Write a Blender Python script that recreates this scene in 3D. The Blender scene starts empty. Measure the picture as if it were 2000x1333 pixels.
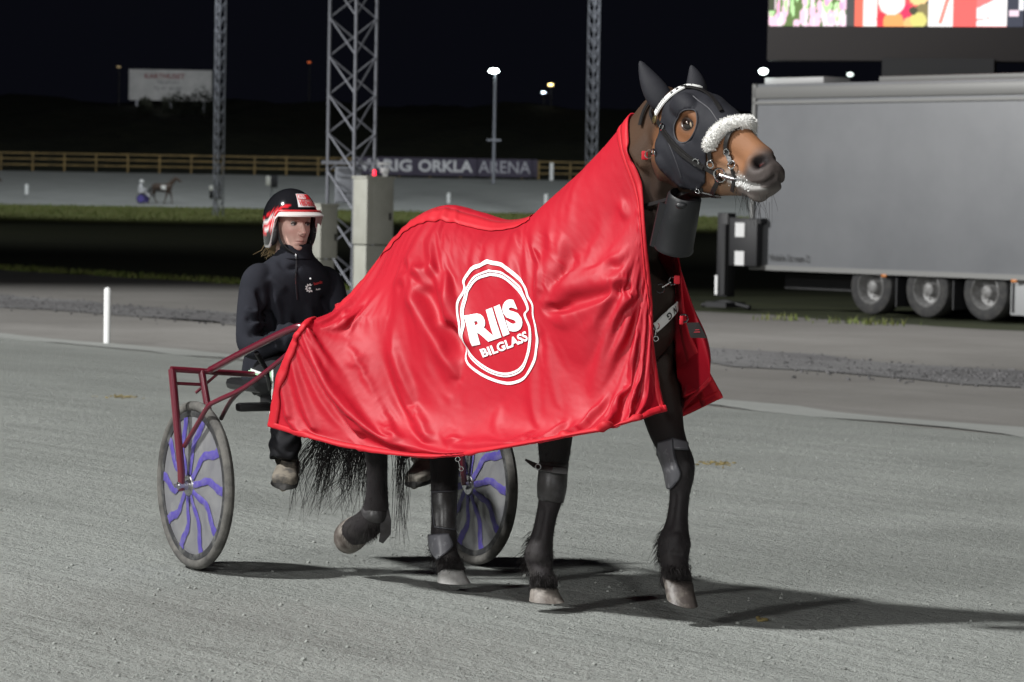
import bpy, bmesh, math, random
import numpy as np
from mathutils import Vector, Matrix
from mathutils.bvhtree import BVHTree

random.seed(7)
rng = np.random.default_rng(7)
SC = bpy.context.scene
COL = SC.collection
V = Vector
pi = math.pi

# ------------------------------------------------------------------ camera
F = 6150.0                                   # focal length in photo pixels (photo is 2000 px wide)
CAM = V((0, 0, 1.51))
cam_data = bpy.data.cameras.new('camera')
cam_data.sensor_width = 36.0
cam_data.lens = F / 2000 * 36.0
cam_data.clip_start = 0.1
cam_data.clip_end = 3000
cam_data.dof.use_dof = True
cam_data.dof.focus_distance = 11.9
cam_data.dof.aperture_fstop = 7.5
cam = bpy.data.objects.new('camera', cam_data)
COL.objects.link(cam)
PITCH = math.atan(276 / F)
ROLL = math.radians(1.0)
CR = Matrix.Rotation(pi / 2 - PITCH, 3, 'X') @ Matrix.Rotation(ROLL, 3, 'Z')
cam.location = CAM
cam.rotation_euler = CR.to_euler()
SC.camera = cam

# ------------------------------------------------------------------ world: night sky
W = bpy.data.worlds.new('World')
SC.world = W
W.use_nodes = True
bg = W.node_tree.nodes['Background']
bg.inputs['Color'].default_value = (0.55, 0.6, 1.0, 1)
bg.inputs['Strength'].default_value = 0.0045

# ------------------------------------------------------------------ inferred key and far-track floodlights, plus added unseen fill lamps
def flood(name, loc, aim, power, cone, radius, color=(1, 1, 0.985), blend=0.5):
    d = bpy.data.lights.new(name, 'SPOT')
    d.energy = power
    d.spot_size = math.radians(cone)
    d.spot_blend = blend
    d.shadow_soft_size = radius
    d.color = color
    o = bpy.data.objects.new(name, d)
    COL.objects.link(o)
    o.location = loc
    o.rotation_euler = (V(aim) - V(loc)).to_track_quat('-Z', 'Y').to_euler()
    return o

flood('floodlight', (-38.5, -4.0, 46), (1.5, 14, 0.5), 243000, 56, 2.2)
flood('floodlight', (-30, -28, 17), (1, 20, 0.8), 48000, 60, 1.8)  # unseen fill lamp, added to brighten the flank and the driver's face
flood('floodlight', (6, -42, 20), (3, 25, 0.8), 26000, 60, 1.8)  # second unseen fill lamp behind the camera, added to lift the shadows
flood('floodlight', (-85, 135, 30), (-6, 158, -0.4), 52000, 84, 1.5, blend=0.9)  # unseen lamp added only to lift the dark infield
flood('floodlight', (-50, 44, 22), (-5, 52, 0.0), 150000, 36, 1.2, blend=0.9)  # unseen lamp added to brighten the path and cabinets, kept off the horse
for fx in (-62, -24, 8, 44):
    flood('floodlight', (fx, 205, 30), (fx, 238, 0.6), 26000, 110, 0.8, (0.93, 0.98, 1.0), 0.5)

SC.view_settings.view_transform = 'Standard'
SC.view_settings.look = 'None'
SC.view_settings.exposure = 0.0
SC.view_settings.gamma = 1.0

# ------------------------------------------------------------------ pixel helpers (photo pixels to world)
def ray(px, py):
    return CR @ V(((px - 1000) / F, -(py - 666.5) / F, -1.0))

def P(px, py, Y):
    d = ray(px, py)
    return CAM + d * (Y / d.y)

CRI = np.array(CR.transposed())
def project(pts):
    q = (np.asarray(pts) - np.array(CAM)) @ CRI.T
    return np.stack([1000 + F * q[:, 0] / -q[:, 2], 666.5 - F * q[:, 1] / -q[:, 2]], 1)

TN = V((0.8, 0.6))                            # across the near track, towards the infield
TU = V((-0.6, 0.8))                           # along the near track, away from the camera
P0 = V((-1.27, 12.6))
BANK = 0.03
def dist_across(x, y):
    return (x - P0.x) * TN.x + (y - P0.y) * TN.y
def gz(x, y):
    d = dist_across(x, y)
    z = -BANK * min(max(d, -25), 14.0)
    if y > 200:
        z0 = -BANK * 14
        if y < 226: z = z0 + (0.55 - z0) * (y - 200) / 26
        elif y < 263: z = 0.55 + (3.2 - 0.55) * (y - 226) / 37
        elif y < 268: z = 3.2
        elif y < 345: z = 3.2 + 8.3 * (y - 268) / 77
        else: z = 11.5
    return z
def G(px, py):
    d = ray(px, py)
    lo, hi = 3.0, 200.0
    for _ in range(50):
        m = (lo + hi) / 2
        p = CAM + d * (m / d.y)
        if p.z > gz(p.x, p.y): lo = m
        else: hi = m
    return CAM + d * (lo / d.y)

# horse frame
HO = V((-0.455, 12.43, 0))
HFW = V((0.7071, -0.7071, 0))
HRT = V((-0.7071, -0.7071, 0))
def HF(s, t, z):
    return HO + HFW * s + HRT * t + V((0, 0, z))
def PT(px, py, t):
    d = ray(px, py)
    k = (t - (CAM - HO).dot(HRT)) / d.dot(HRT)
    return CAM + d * k

# ------------------------------------------------------------------ object helpers
def link(o, parent=None):
    COL.objects.link(o)
    if parent: o.parent = parent
    return o

def tag(o, label, cat, group=None):
    o['label'] = label
    o['category'] = cat
    if group: o['group'] = group
    return o

def empty(name, loc=(0, 0, 0), rz=0.0):
    o = bpy.data.objects.new(name, None)
    o.location = loc
    o.rotation_euler = (0, 0, rz)
    o.empty_display_size = 0.2
    COL.objects.link(o)
    return o

def thing(name, label, cat, loc=(0, 0, 0), rz=0.0, group=None):
    return tag(empty(name, loc, rz), label, cat, group)

def mesh_obj(name, verts, faces, mat, parent=None, smooth=True, mats=None, mat_idx=None, world=False):
    me = bpy.data.meshes.new(name)
    me.from_pydata([tuple(v) for v in verts], [], [tuple(int(i) for i in f) for f in faces])
    for m in (mats or [mat]): me.materials.append(m)
    if smooth: me.polygons.foreach_set('use_smooth', [True] * len(me.polygons))
    if mat_idx is not None: me.polygons.foreach_set('material_index', list(mat_idx))
    me.update()
    o = bpy.data.objects.new(name, me)
    link(o, parent)
    if parent is not None and world:
        bpy.context.view_layer.update()
        o.matrix_parent_inverse = parent.matrix_world.inverted()
    return o

class MB:
    """collects shapes into one mesh"""
    def __init__(s): s.v = []; s.f = []; s.mi = []; s.cur = 0
    def add(s, v, f):
        n = len(s.v); s.v += [tuple(p) for p in v]; s.f += [tuple(n + i for i in q) for q in f]; s.mi += [s.cur] * len(f)
        return s
    def box(s, c, size, R=None, bevel=0.0):
        hx, hy, hz = [a / 2 for a in size]
        c = V(c); R = R or Matrix.Identity(3)
        if bevel > 0:
            b = min(bevel, hx * .9, hy * .9, hz * .9)
            bm = bmesh.new(); bmesh.ops.create_cube(bm, size=1)
            for v in bm.verts: v.co = V((v.co.x * size[0], v.co.y * size[1], v.co.z * size[2]))
            bmesh.ops.bevel(bm, geom=bm.edges[:], offset=b, segments=2, affect='EDGES', profile=.5)
            bm.verts.index_update()
            s.add([c + R @ v.co for v in bm.verts], [[v.index for v in f.verts] for f in bm.faces]); bm.free()
            return s
        p = [(x, y, z) for z in (-hz, hz) for y in (-hy, hy) for x in (-hx, hx)]
        return s.add([c + R @ V(q) for q in p], [(0, 2, 3, 1), (4, 5, 7, 6), (0, 1, 5, 4), (1, 3, 7, 5), (3, 2, 6, 7), (2, 0, 4, 6)])
    def tube(s, pts, r, n=10, cap=True, flat=1.0):
        pts = [V(p) for p in pts]
        rr = r if isinstance(r, (list, tuple, np.ndarray)) else [r] * len(pts)
        v = []; f = []; prev = None
        for i, p in enumerate(pts):
            t = (pts[min(i + 1, len(pts) - 1)] - pts[max(i - 1, 0)]).normalized()
            if prev is None:
                a = t.cross(V((0, 0, 1)))
                if a.length < 1e-3: a = t.cross(V((0, 1, 0)))
                a.normalize()
            else:
                a = (prev - t * prev.dot(t)).normalized()
            prev = a; b = t.cross(a)
            for k in range(n):
                an = 2 * pi * k / n
                v.append(p + a * math.cos(an) * rr[i] + b * math.sin(an) * rr[i] * flat)
        for i in range(len(pts) - 1):
            for k in range(n):
                k2 = (k + 1) % n
                f.append((i * n + k, i * n + k2, (i + 1) * n + k2, (i + 1) * n + k))
        if cap:
            f.append(tuple(range(n - 1, -1, -1))); f.append(tuple((len(pts) - 1) * n + k for k in range(n)))
        return s.add(v, f)
    def lathe(s, c, axis, prof, n=32, up=None):
        """prof: (distance along axis, radius)"""
        c = V(c); ax = V(axis).normalized()
        a = ax.cross(V((0, 0, 1)))
        if a.length < 1e-3: a = ax.cross(V((0, 1, 0)))
        a.normalize(); b = ax.cross(a)
        v = []; f = []; m = len(prof)
        for h, r in prof:
            for k in range(n):
                an = 2 * pi * k / n
                v.append(c + ax * h + (a * math.cos(an) + b * math.sin(an)) * max(r, 1e-5))
        for i in range(m - 1):
            for k in range(n):
                k2 = (k + 1) % n
                f.append((i * n + k, i * n + k2, (i + 1) * n + k2, (i + 1) * n + k))
        return s.add(v, f)
    def ring(s, c, axis, R, r, n=24, m=8):
        c = V(c); ax = V(axis).normalized()
        prof = [(r * math.sin(2 * pi * j / m), R + r * math.cos(2 * pi * j / m)) for j in range(m + 1)]
        return s.lathe(c, ax, prof, n)
    def sphere(s, c, r, n=16, m=10, R=None, sc=(1, 1, 1)):
        c = V(c); R = R or Matrix.Identity(3); v = []; f = []
        for i in range(m + 1):
            th = pi * i / m
            for k in range(n):
                ph = 2 * pi * k / n
                v.append(c + R @ V((r * sc[0] * math.sin(th) * math.cos(ph), r * sc[1] * math.sin(th) * math.sin(ph), r * sc[2] * math.cos(th))))
        for i in range(m):
            for k in range(n):
                k2 = (k + 1) % n
                f.append((i * n + k, (i + 1) * n + k, (i + 1) * n + k2, i * n + k2))
        return s.add(v, f)
    def ribbon(s, pts, nrm, w, th):
        """flat strap: pts with outward normals"""
        pts = [V(p) for p in pts]; v = []; f = []
        for i, p in enumerate(pts):
            t = (pts[min(i + 1, len(pts) - 1)] - pts[max(i - 1, 0)]).normalized()
            n = V(nrm[i]).normalized(); n = (n - t * n.dot(t)).normalized(); a = t.cross(n)
            ww = w[i] if isinstance(w, (list, tuple)) else w
            v += [p + a * ww / 2, p + a * ww * .42 + n * th, p - a * ww * .42 + n * th, p - a * ww / 2]
        for i in range(len(pts) - 1):
            q = i * 4
            f += [(q + j, q + j + 4, q + (j + 1) % 4 + 4, q + (j + 1) % 4) for j in range(4)]
        e = (len(pts) - 1) * 4
        f += [(0, 1, 2, 3), (e + 3, e + 2, e + 1, e)]
        return s.add(v, f)
    def strand(s, pts, r0, r1):
        pts = [V(p) for p in pts]; n = len(pts); v = []; f = []
        for i, p in enumerate(pts):
            t = (pts[min(i + 1, n - 1)] - pts[max(i - 1, 0)]).normalized()
            a = t.cross(V((0.3, 0.9, 0.1))).normalized(); b = t.cross(a)
            r = r0 + (r1 - r0) * i / (n - 1)
            for k in range(3):
                v.append(p + a * r * math.cos(k * 2.0944) + b * r * math.sin(k * 2.0944))
        for i in range(n - 1):
            for k in range(3):
                f.append((i * 3 + k, i * 3 + (k + 1) % 3, i * 3 + 3 + (k + 1) % 3, i * 3 + 3 + k))
        return s.add(v, f)
    def build(s, name, mat, parent=None, smooth=True, mats=None, fix=True, sharp=40):
        me = bpy.data.meshes.new(name)
        me.from_pydata(s.v, [], s.f)
        for m in (mats or [mat]): me.materials.append(m)
        me.polygons.foreach_set('material_index', s.mi)
        if fix:
            bm = bmesh.new(); bm.from_mesh(me); bmesh.ops.recalc_face_normals(bm, faces=bm.faces[:]); bm.to_mesh(me); bm.free()
        if smooth:
            me.polygons.foreach_set('use_smooth', [True] * len(me.polygons))
            if sharp: me.set_sharp_from_angle(angle=math.radians(sharp))
        me.update()
        o = bpy.data.objects.new(name, me)
        return link(o, parent)

def catmull(pts, n):
    """resample rows of numbers with a Catmull-Rom spline, n samples per span"""
    p = np.asarray(pts, float); out = []
    q = np.vstack([2 * p[0] - p[1], p, 2 * p[-1] - p[-2]])
    for i in range(1, len(q) - 2):
        for k in range(n):
            t = k / n
            a, b, c, d = q[i - 1], q[i], q[i + 1], q[i + 2]
            out.append(.5 * (2 * b + (c - a) * t + (2 * a - 5 * b + 4 * c - d) * t * t + (3 * b - a - 3 * c + d) * t ** 3))
    out.append(p[-1])
    return np.array(out)

def loft(mb, rings, n=28, power=2.0):
    """rings: (centre, axis a, axis b, ra, rb+, rb-) closed at both ends"""
    v = []; f = []
    for c, a, b, ra, rbp, rbm in rings:
        c, a, b = V(c), V(a), V(b)
        for k in range(n):
            an = 2 * pi * k / n; cs, sn = math.cos(an), math.sin(an)
            e = 2 / power
            x = math.copysign(abs(cs) ** e, cs); y = math.copysign(abs(sn) ** e, sn)
            v.append(c + a * x * ra + b * y * (rbp if y > 0 else rbm))
    m = len(rings)
    for i in range(m - 1):
        for k in range(n):
            k2 = (k + 1) % n
            f.append((i * n + k, i * n + k2, (i + 1) * n + k2, (i + 1) * n + k))
    f.append(tuple(range(n - 1, -1, -1))); f.append(tuple((m - 1) * n + k for k in range(n)))
    mb.add(v, f)

def limb(mb, stations, side, n=20, dens=5):
    """stations: (x, y, z, r_side, r_depth); side = wanted direction of the first section axis"""
    st = catmull(stations, dens)
    rings = []; side = V(side)
    for i in range(len(st)):
        t = V(st[min(i + 1, len(st) - 1)][:3] - st[max(i - 1, 0)][:3]).normalized()
        a = (side - t * side.dot(t)).normalized(); b = t.cross(a)
        rings.append((V(st[i][:3]), a, b, max(st[i][3], .002), max(st[i][4], .002), max(st[i][4], .002)))
    loft(mb, rings, n)

def remesh(name, mb, voxel, smooth_it=4, fac=.5):
    o = mb.build(name, None, None, mats=[bpy.data.materials[0]])
    m = o.modifiers.new('r', 'REMESH'); m.mode = 'VOXEL'; m.voxel_size = voxel
    if smooth_it:
        m = o.modifiers.new('s', 'SMOOTH'); m.iterations = smooth_it; m.factor = fac
    dg = bpy.context.evaluated_depsgraph_get()
    me = bpy.data.meshes.new_from_object(o.evaluated_get(dg))
    old = o.data
    bpy.data.objects.remove(o); bpy.data.meshes.remove(old)
    n = len(me.vertices)
    co = np.empty(n * 3); me.vertices.foreach_get('co', co)
    faces = [tuple(p.vertices) for p in me.polygons]
    bpy.data.meshes.remove(me)
    return co.reshape(-1, 3), faces

def vnormals(co, faces):
    me = bpy.data.meshes.new('tmp'); me.from_pydata(co.tolist(), [], faces); me.update()
    nr = np.empty(len(co) * 3); me.vertices.foreach_get('normal', nr); bpy.data.meshes.remove(me)
    return nr.reshape(-1, 3)

def set_colors(o, cols):
    at = o.data.color_attributes.new('Col', 'FLOAT_COLOR', 'POINT')
    c = np.ones((len(cols), 4)); c[:, :3] = cols
    at.data.foreach_set('color', c.ravel())

def text_mesh(body, size, extrude=0.0, bold=0.0, align='CENTER', spacing=1.0):
    """flat text as (verts, faces) in the XY plane"""
    cu = bpy.data.curves.new('txt', 'FONT'); cu.body = body; cu.size = size; cu.extrude = extrude; cu.offset = bold
    cu.align_x = align; cu.align_y = 'CENTER'; cu.space_character = spacing; cu.resolution_u = 4
    o = bpy.data.objects.new('txt', cu); COL.objects.link(o)
    dg = bpy.context.evaluated_depsgraph_get()
    me = bpy.data.meshes.new_from_object(o.evaluated_get(dg))
    v = [x.co.copy() for x in me.vertices]; f = [tuple(p.vertices) for p in me.polygons]
    bpy.data.objects.remove(o); bpy.data.curves.remove(cu); bpy.data.meshes.remove(me)
    return v, f

def smoothstep(a, b, x):
    t = np.clip((x - a) / (b - a), 0, 1)
    return t * t * (3 - 2 * t)

# ------------------------------------------------------------------ materials
def mat(name, color, rough=.6, metal=0.0, noise=None, bump=None, spec=.5, coat=0, sheen=0, emit=None, alpha=1.0, trans=0.0, attr=False, ani=0):
    """noise = (scale, colour2, lo, hi); bump = (scale, strength, distance)"""
    m = bpy.data.materials.new(name); m.use_nodes = True
    nt = m.node_tree; N = nt.nodes; L = nt.links; b = N['Principled BSDF']
    b.inputs['Base Color'].default_value = (*color, 1)
    b.inputs['Roughness'].default_value = rough
    b.inputs['Metallic'].default_value = metal
    b.inputs['Specular IOR Level'].default_value = spec
    b.inputs['Coat Weight'].default_value = coat
    b.inputs['Sheen Weight'].default_value = sheen
    b.inputs['Transmission Weight'].default_value = trans
    b.inputs['Alpha'].default_value = alpha
    if emit:
        b.inputs['Emission Color'].default_value = (*emit[0], 1); b.inputs['Emission Strength'].default_value = emit[1]
    tc = N.new('ShaderNodeTexCoord')
    src = None
    if attr:
        a = N.new('ShaderNodeVertexColor'); a.layer_name = 'Col'; src = a.outputs['Color']
    if noise:
        t = N.new('ShaderNodeTexNoise'); t.inputs['Scale'].default_value = noise[0]; t.inputs['Detail'].default_value = 6
        t.inputs['Roughness'].default_value = .65
        L.new(tc.outputs['Object'], t.inputs['Vector'])
        r = N.new('ShaderNodeMapRange'); r.inputs['From Min'].default_value = noise[2]; r.inputs['From Max'].default_value = noise[3]
        L.new(t.outputs['Fac'], r.inputs['Value'])
        mx = N.new('ShaderNodeMix'); mx.data_type = 'RGBA'
        L.new(r.outputs['Result'], mx.inputs['Factor'])
        if src: L.new(src, mx.inputs['A'])
        else: mx.inputs['A'].default_value = (*color, 1)
        mx.inputs['B'].default_value = (*noise[1], 1)
        src = mx.outputs['Result']
    if src: L.new(src, b.inputs['Base Color'])
    if bump:
        t = N.new('ShaderNodeTexNoise'); t.inputs['Scale'].default_value = bump[0]; t.inputs['Detail'].default_value = 5
        L.new(tc.outputs['Object'], t.inputs['Vector'])
        bp = N.new('ShaderNodeBump'); bp.inputs['Strength'].default_value = bump[1]; bp.inputs['Distance'].default_value = bump[2]
        L.new(t.outputs['Fac'], bp.inputs['Height']); L.new(bp.outputs['Normal'], b.inputs['Normal'])
    return m

M = {}
M['black_metal'] = mat('black_metal', (.012, .012, .013), .45, .2)
M['steel'] = mat('steel', (.6, .6, .62), .3, 1.0, noise=(60, (.3, .29, .28), .45, .7))
M['chrome'] = mat('chrome', (.75, .75, .76), .15, 1.0)
M['leather'] = mat('leather', (.012, .011, .011), .38, bump=(180, .25, .002))
M['white_strap'] = mat('white_strap', (.78, .78, .76), .5, noise=(40, (.6, .59, .57), .5, .8))
M['black_ink'] = mat('black_ink', (.01, .01, .01), .5)
M['white_ink'] = mat('white_ink', (.85, .85, .85), .5)
M['galv'] = mat('galvanised_steel', (.33, .34, .38), .5, .35, noise=(25, (.22, .23, .26), .4, .7))
# ================================================================== the setting
def structure(o):
    o['kind'] = 'structure'; return o

def ground_mat(name, base, dark, light, grain=90, bump=.6, dist=.012, streak=0.25, extra=None):
    """grey sand: coarse blotches, harrow streaks along the track, grain and pebbles"""
    m = bpy.data.materials.new(name); m.use_nodes = True
    nt = m.node_tree; N = nt.nodes; L = nt.links; b = N['Principled BSDF']
    b.inputs['Roughness'].default_value = .9; b.inputs['Specular IOR Level'].default_value = .25
    tc = N.new('ShaderNodeTexCoord')
    mp = N.new('ShaderNodeMapping'); mp.inputs['Rotation'].default_value = (0, 0, -math.atan2(TU.y, TU.x))
    L.new(tc.outputs['Object'], mp.inputs['Vector'])
    def noise(scale, detail=4, rough=.6, vec=None, sc=None):
        t = N.new('ShaderNodeTexNoise'); t.inputs['Scale'].default_value = scale; t.inputs['Detail'].default_value = detail
        t.inputs['Roughness'].default_value = rough
        src = mp.outputs['Vector']
        if sc:
            q = N.new('ShaderNodeMapping'); q.inputs['Scale'].default_value = sc; L.new(src, q.inputs['Vector']); src = q.outputs['Vector']
        L.new(src, t.inputs['Vector']); return t.outputs['Fac']
    def rng_(v, a, c, lo=0, hi=1):
        r = N.new('ShaderNodeMapRange'); r.inputs['From Min'].default_value = a; r.inputs['From Max'].default_value = c
        r.inputs['To Min'].default_value = lo; r.inputs['To Max'].default_value = hi
        L.new(v, r.inputs['Value']); return r.outputs['Result']
    def mix(f, a, c):
        x = N.new('ShaderNodeMix'); x.data_type = 'RGBA'
        L.new(f, x.inputs['Factor'])
        for s, q in (('A', a), ('B', c)):
            if isinstance(q, tuple): x.inputs[s].default_value = (*q, 1)
            else: L.new(q, x.inputs[s])
        return x.outputs['Result']
    c = mix(rng_(noise(.45, 5), .35, .7), base, light)
    c = mix(rng_(noise(1.0, 5, .6, sc=(.12, 3.0, 1)), .5, .72, 0, streak), c, dark)
    c = mix(rng_(noise(5, 6, .7), .55, .8, 0, .45), c, dark)
    c = mix(rng_(noise(grain, 3, .7), .52, .74, 0, .75), c, dark)
    c = mix(rng_(noise(grain * 1.7, 2, .6), .6, .78, 0, .6), c, light)
    L.new(c, b.inputs['Base Color'])
    h1 = noise(grain * .8, 4, .7); h2 = noise(grain * .22, 3, .6); h3 = noise(1.5, 3, .6, sc=(.15, 2.2, 1))
    def mul(v, k):
        x = N.new('ShaderNodeMath'); x.operation = 'MULTIPLY'; L.new(v, x.inputs[0]); x.inputs[1].default_value = k; return x.outputs[0]
    def add(a, c2):
        x = N.new('ShaderNodeMath'); x.operation = 'ADD'; L.new(a, x.inputs[0]); L.new(c2, x.inputs[1]); return x.outputs[0]
    h = add(add(mul(h1, .55), mul(h2, .8)), mul(h3, 1.2))
    bp = N.new('ShaderNodeBump'); bp.inputs['Strength'].default_value = bump; bp.inputs['Distance'].default_value = dist
    L.new(h, bp.inputs['Height']); L.new(bp.outputs['Normal'], b.inputs['Normal'])
    return m

def strip(name, d0, d1, u0, u1, matl, lift=0.0, nd=2, nu=2, wobble=0.0):
    """a band of ground between two distances across the track, between two distances along it"""
    v = []; f = []
    ru = np.linspace(u0, u1, nu); rd = np.linspace(d0, d1, nd) if isinstance(nd, int) else nd
    for u in ru:
        for j, d in enumerate(rd):
            dd = d
            if wobble and (j == 0 or j == len(rd) - 1): dd += wobble * (math.sin(u * 1.7) + math.sin(u * .63 + 1) + random.uniform(-.8, .8)) / 2
            q = P0 + TN * dd + TU * u
            v.append((q.x, q.y, -BANK * min(max(d, -25), 14.0) + lift))
    n = len(rd)
    for i in range(len(ru) - 1):
        for j in range(n - 1):
            f.append((i * n + j, i * n + j + 1, (i + 1) * n + j + 1, (i + 1) * n + j))
    return structure(mesh_obj(name, v, f, matl, smooth=False))

M['sand'] = ground_mat('track_sand', (.262, .275, .258), (.11, .115, .108), (.345, .36, .34), grain=88, bump=1.0, dist=.034, streak=.22)
M['sand_far'] = ground_mat('track_sand_far', (.25, .26, .25), (.19, .195, .19), (.30, .31, .30), grain=30)
M['path'] = ground_mat('path_sand', (.205, .197, .185), (.13, .125, .118), (.265, .257, .243), grain=50)
M['gravel'] = ground_mat('gravel', (.15, .147, .15), (.04, .04, .042), (.26, .26, .26), grain=28, bump=1.0, dist=.04)
M['line'] = ground_mat('line_chalk', (.285, .297, .283), (.21, .215, .205), (.34, .35, .335), grain=60)
M['soil'] = ground_mat('infield_soil', (.040, .047, .024), (.02, .022, .014), (.06, .068, .032), grain=20)
M['grass_ground'] = ground_mat('grass_ground', (.085, .10, .03), (.04, .05, .015), (.13, .135, .045), grain=3, bump=1, dist=.1)
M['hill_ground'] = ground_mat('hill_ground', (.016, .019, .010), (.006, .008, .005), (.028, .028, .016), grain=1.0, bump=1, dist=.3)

strip('ground', -120, 300, -120, 260, M['soil'], lift=-.03, nd=[-120, -25, 14, 300], nu=3)
strip('near_track', -25, 12.4, -60, 160, M['sand'], nd=3, nu=3)
strip('track_line', 12.4, 13.3, -60, 160, M['line'], lift=.004, nd=2, nu=300, wobble=.22)
strip('track_edge', 12.9, 18.3, -60, 160, M['path'], lift=-.004, nd=[12.4, 14, 18.3], nu=3)
strip('gravel_strip', 18.2, 20.7, -60, 160, M['gravel'], lift=.008, nd=3, nu=240, wobble=.3)
strip('path', 20.2, 29.7, -60, 160, M['path'], lift=0, nd=4, nu=240, wobble=.25)

# coarse stones lying on the gravel strip
mb = MB()
for _ in range(6500):
    u = random.uniform(8, 62) if random.random() < .5 else random.uniform(-4, 16); d = random.gauss(19.4, .75)
    q = P0 + TN * d + TU * u; r = random.uniform(.008, .03)
    mb.sphere((q.x, q.y, gz(q.x, q.y) + r * .3), r, 5, 3, sc=(1, random.uniform(.7, 1.2), .7))
o = mb.build('gravel_stones', mat('gravel_stone', (.17, .165, .17), .9, noise=(3, (.06, .06, .06), .4, .6)), smooth=False, fix=False)
o['kind'] = 'stuff'

# small clods and pebbles on the sand round the horse
ico = bmesh.new(); bmesh.ops.create_icosphere(ico, subdivisions=1, radius=1)
iv = np.array([v.co[:] for v in ico.verts]); ifc = np.array([[v.index for v in f.verts] for f in ico.faces]); ico.free()
n = 2600
yy = 9.4 + 16 * rng.random(n) ** 1.7
xx = (rng.random(n) - .5) * 2.3 * yy * 1000 / F
rr = np.clip(rng.lognormal(-5.5, .45, n), .002, .012)
vs = iv[None] * (1 + .35 * (rng.random((n, len(iv), 1)) - .5)) * rr[:, None, None] * np.array([1, 1, .7])
cz = np.array([gz(a, b_) for a, b_ in zip(xx, yy)]) + rr * .25
vs = vs + np.stack([xx, yy, cz], 1)[:, None]
fs = ifc[None] + (np.arange(n) * len(iv))[:, None, None]
o = mesh_obj('sand_clods', vs.reshape(-1, 3).tolist(), fs.reshape(-1, 3).tolist(), mat('clod', (.25, .262, .245), .95, noise=(4, (.17, .175, .165), .45, .65)), smooth=False)
o['kind'] = 'stuff'

# far side: grass bank, far track, hill
def far_sheet(name, y0, y1, matl, ny=12, nx=40, x0=-160, x1=160, bumpy=0.0):
    v = []; f = []
    for y in np.linspace(y0, y1, ny):
        for x in np.linspace(x0, x1, nx):
            z = gz(1e9 if False else x, y)
            z = gz(200, y) + (bumpy * (math.sin(x * .21 + y * .13) + math.sin(x * .37 - y * .2 + 2) + math.sin(x * .9 + y * .7) * .5) * min(1, max(0, (y - 268) / 12)))
            v.append((x, y, z))
    for i in range(ny - 1):
        for j in range(nx - 1):
            f.append((i * nx + j, i * nx + j + 1, (i + 1) * nx + j + 1, (i + 1) * nx + j))
    return structure(mesh_obj(name, v, f, matl))
far_sheet('infield_grass', 199, 226.2, M['grass_ground'], ny=14)
far_sheet('far_track', 226, 263.2, M['sand_far'], ny=8)
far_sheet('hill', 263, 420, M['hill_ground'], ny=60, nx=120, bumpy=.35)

def blades(name, spots, mats_, h0, h1, w):
    v = []; f = []; mi = []
    for (x, y, z) in spots:
        a = random.uniform(0, pi); h = random.uniform(h0, h1); lx = random.gauss(0, .25) * h; ly = random.gauss(0, .25) * h
        dx, dy = math.cos(a) * w / 2, math.sin(a) * w / 2; n = len(v)
        v += [(x - dx, y - dy, z), (x + dx, y + dy, z), (x + dx * .7 + lx * .4, y + dy * .7 + ly * .4, z + h * .6), (x - dx * .7 + lx * .4, y - dy * .7 + ly * .4, z + h * .6), (x + lx, y + ly, z + h)]
        f += [(n, n + 1, n + 2, n + 3), (n + 3, n + 2, n + 4)]; k = random.choice((0, 0, 1)); mi += [k, k]
    o = mesh_obj(name, v, f, None, mats=mats_, mat_idx=mi, smooth=False); o['kind'] = 'stuff'
    return o
M['grass'] = mat('grass', (.10, .15, .022), .7, noise=(.6, (.15, .17, .04), .4, .65))
M['grass_dry'] = mat('grass_dry', (.16, .17, .05), .75)
sp = []
for _ in range(15000):
    u = random.uniform(-20, 110); d = 29.5 + abs(random.gauss(0, .55)) + .15 * math.sin(u * 1.3)
    q = P0 + TN * d + TU * u
    if q.x < 1.5: sp.append((q.x, q.y, -.42))
for _ in range(160):                                             # tufts on the path in front of the trailer wheels
    c = random.choice(((4.55, 52.6), (5.55, 51.6), (6.0, 51.2)))
    sp.append((c[0] + random.gauss(0, .25), c[1] + random.gauss(0, .22), -.42))
blades('grass_verge', sp, [M['grass'], M['grass_dry']], .05, .15, .025)
sp = []
for _ in range(9000):
    x = random.uniform(-42, 42); y = random.uniform(203, 226); sp.append((x, y, gz(200, y)))
blades('grass_bank', sp, [M['grass'], M['grass_dry']], .05, .16, .10)

# ------------------------------------------------------------------ white post by the inner line
def marker_post(px, py0, py1, Y, wpx, label, group=None, base=None):
    b = P(px, py1, Y); h = (py1 - py0) * Y / F; r = wpx / 2 * Y / F
    if base is not None: h += b.z - base; b.z = base
    mb = MB(); mb.lathe((0, 0, -.02), (0, 0, 1), [(0, 0), (0, r), (h * .97, r), (h, r * .75), (h + .012, 0)], 16)
    o = mb.build('marker_post', M['post_white']); o.location = b
    return tag(o, label, 'post', group)
M['post_white'] = mat('post_white', (.86, .87, .86), .5, noise=(9, (.7, .71, .7), .5, .8))
g = G(209, 671)
marker_post(209, 560, 671, g.y, 13, 'white plastic marker post standing alone on the near track edge', base=gz(g.x, g.y))
PG = 'small white posts along the far track'
for (px, a, b_, lb) in ((52, 360, 379, 'small white far track post behind the post at left edge of the photo'),
                        (876, 377, 397, 'small white far track post above the rump of the blanket'),
                        (1066, 379, 399, 'small white far track post above the withers of the blanket')):
    marker_post(px, a, b_, 232, 7, lb, PG)

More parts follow.
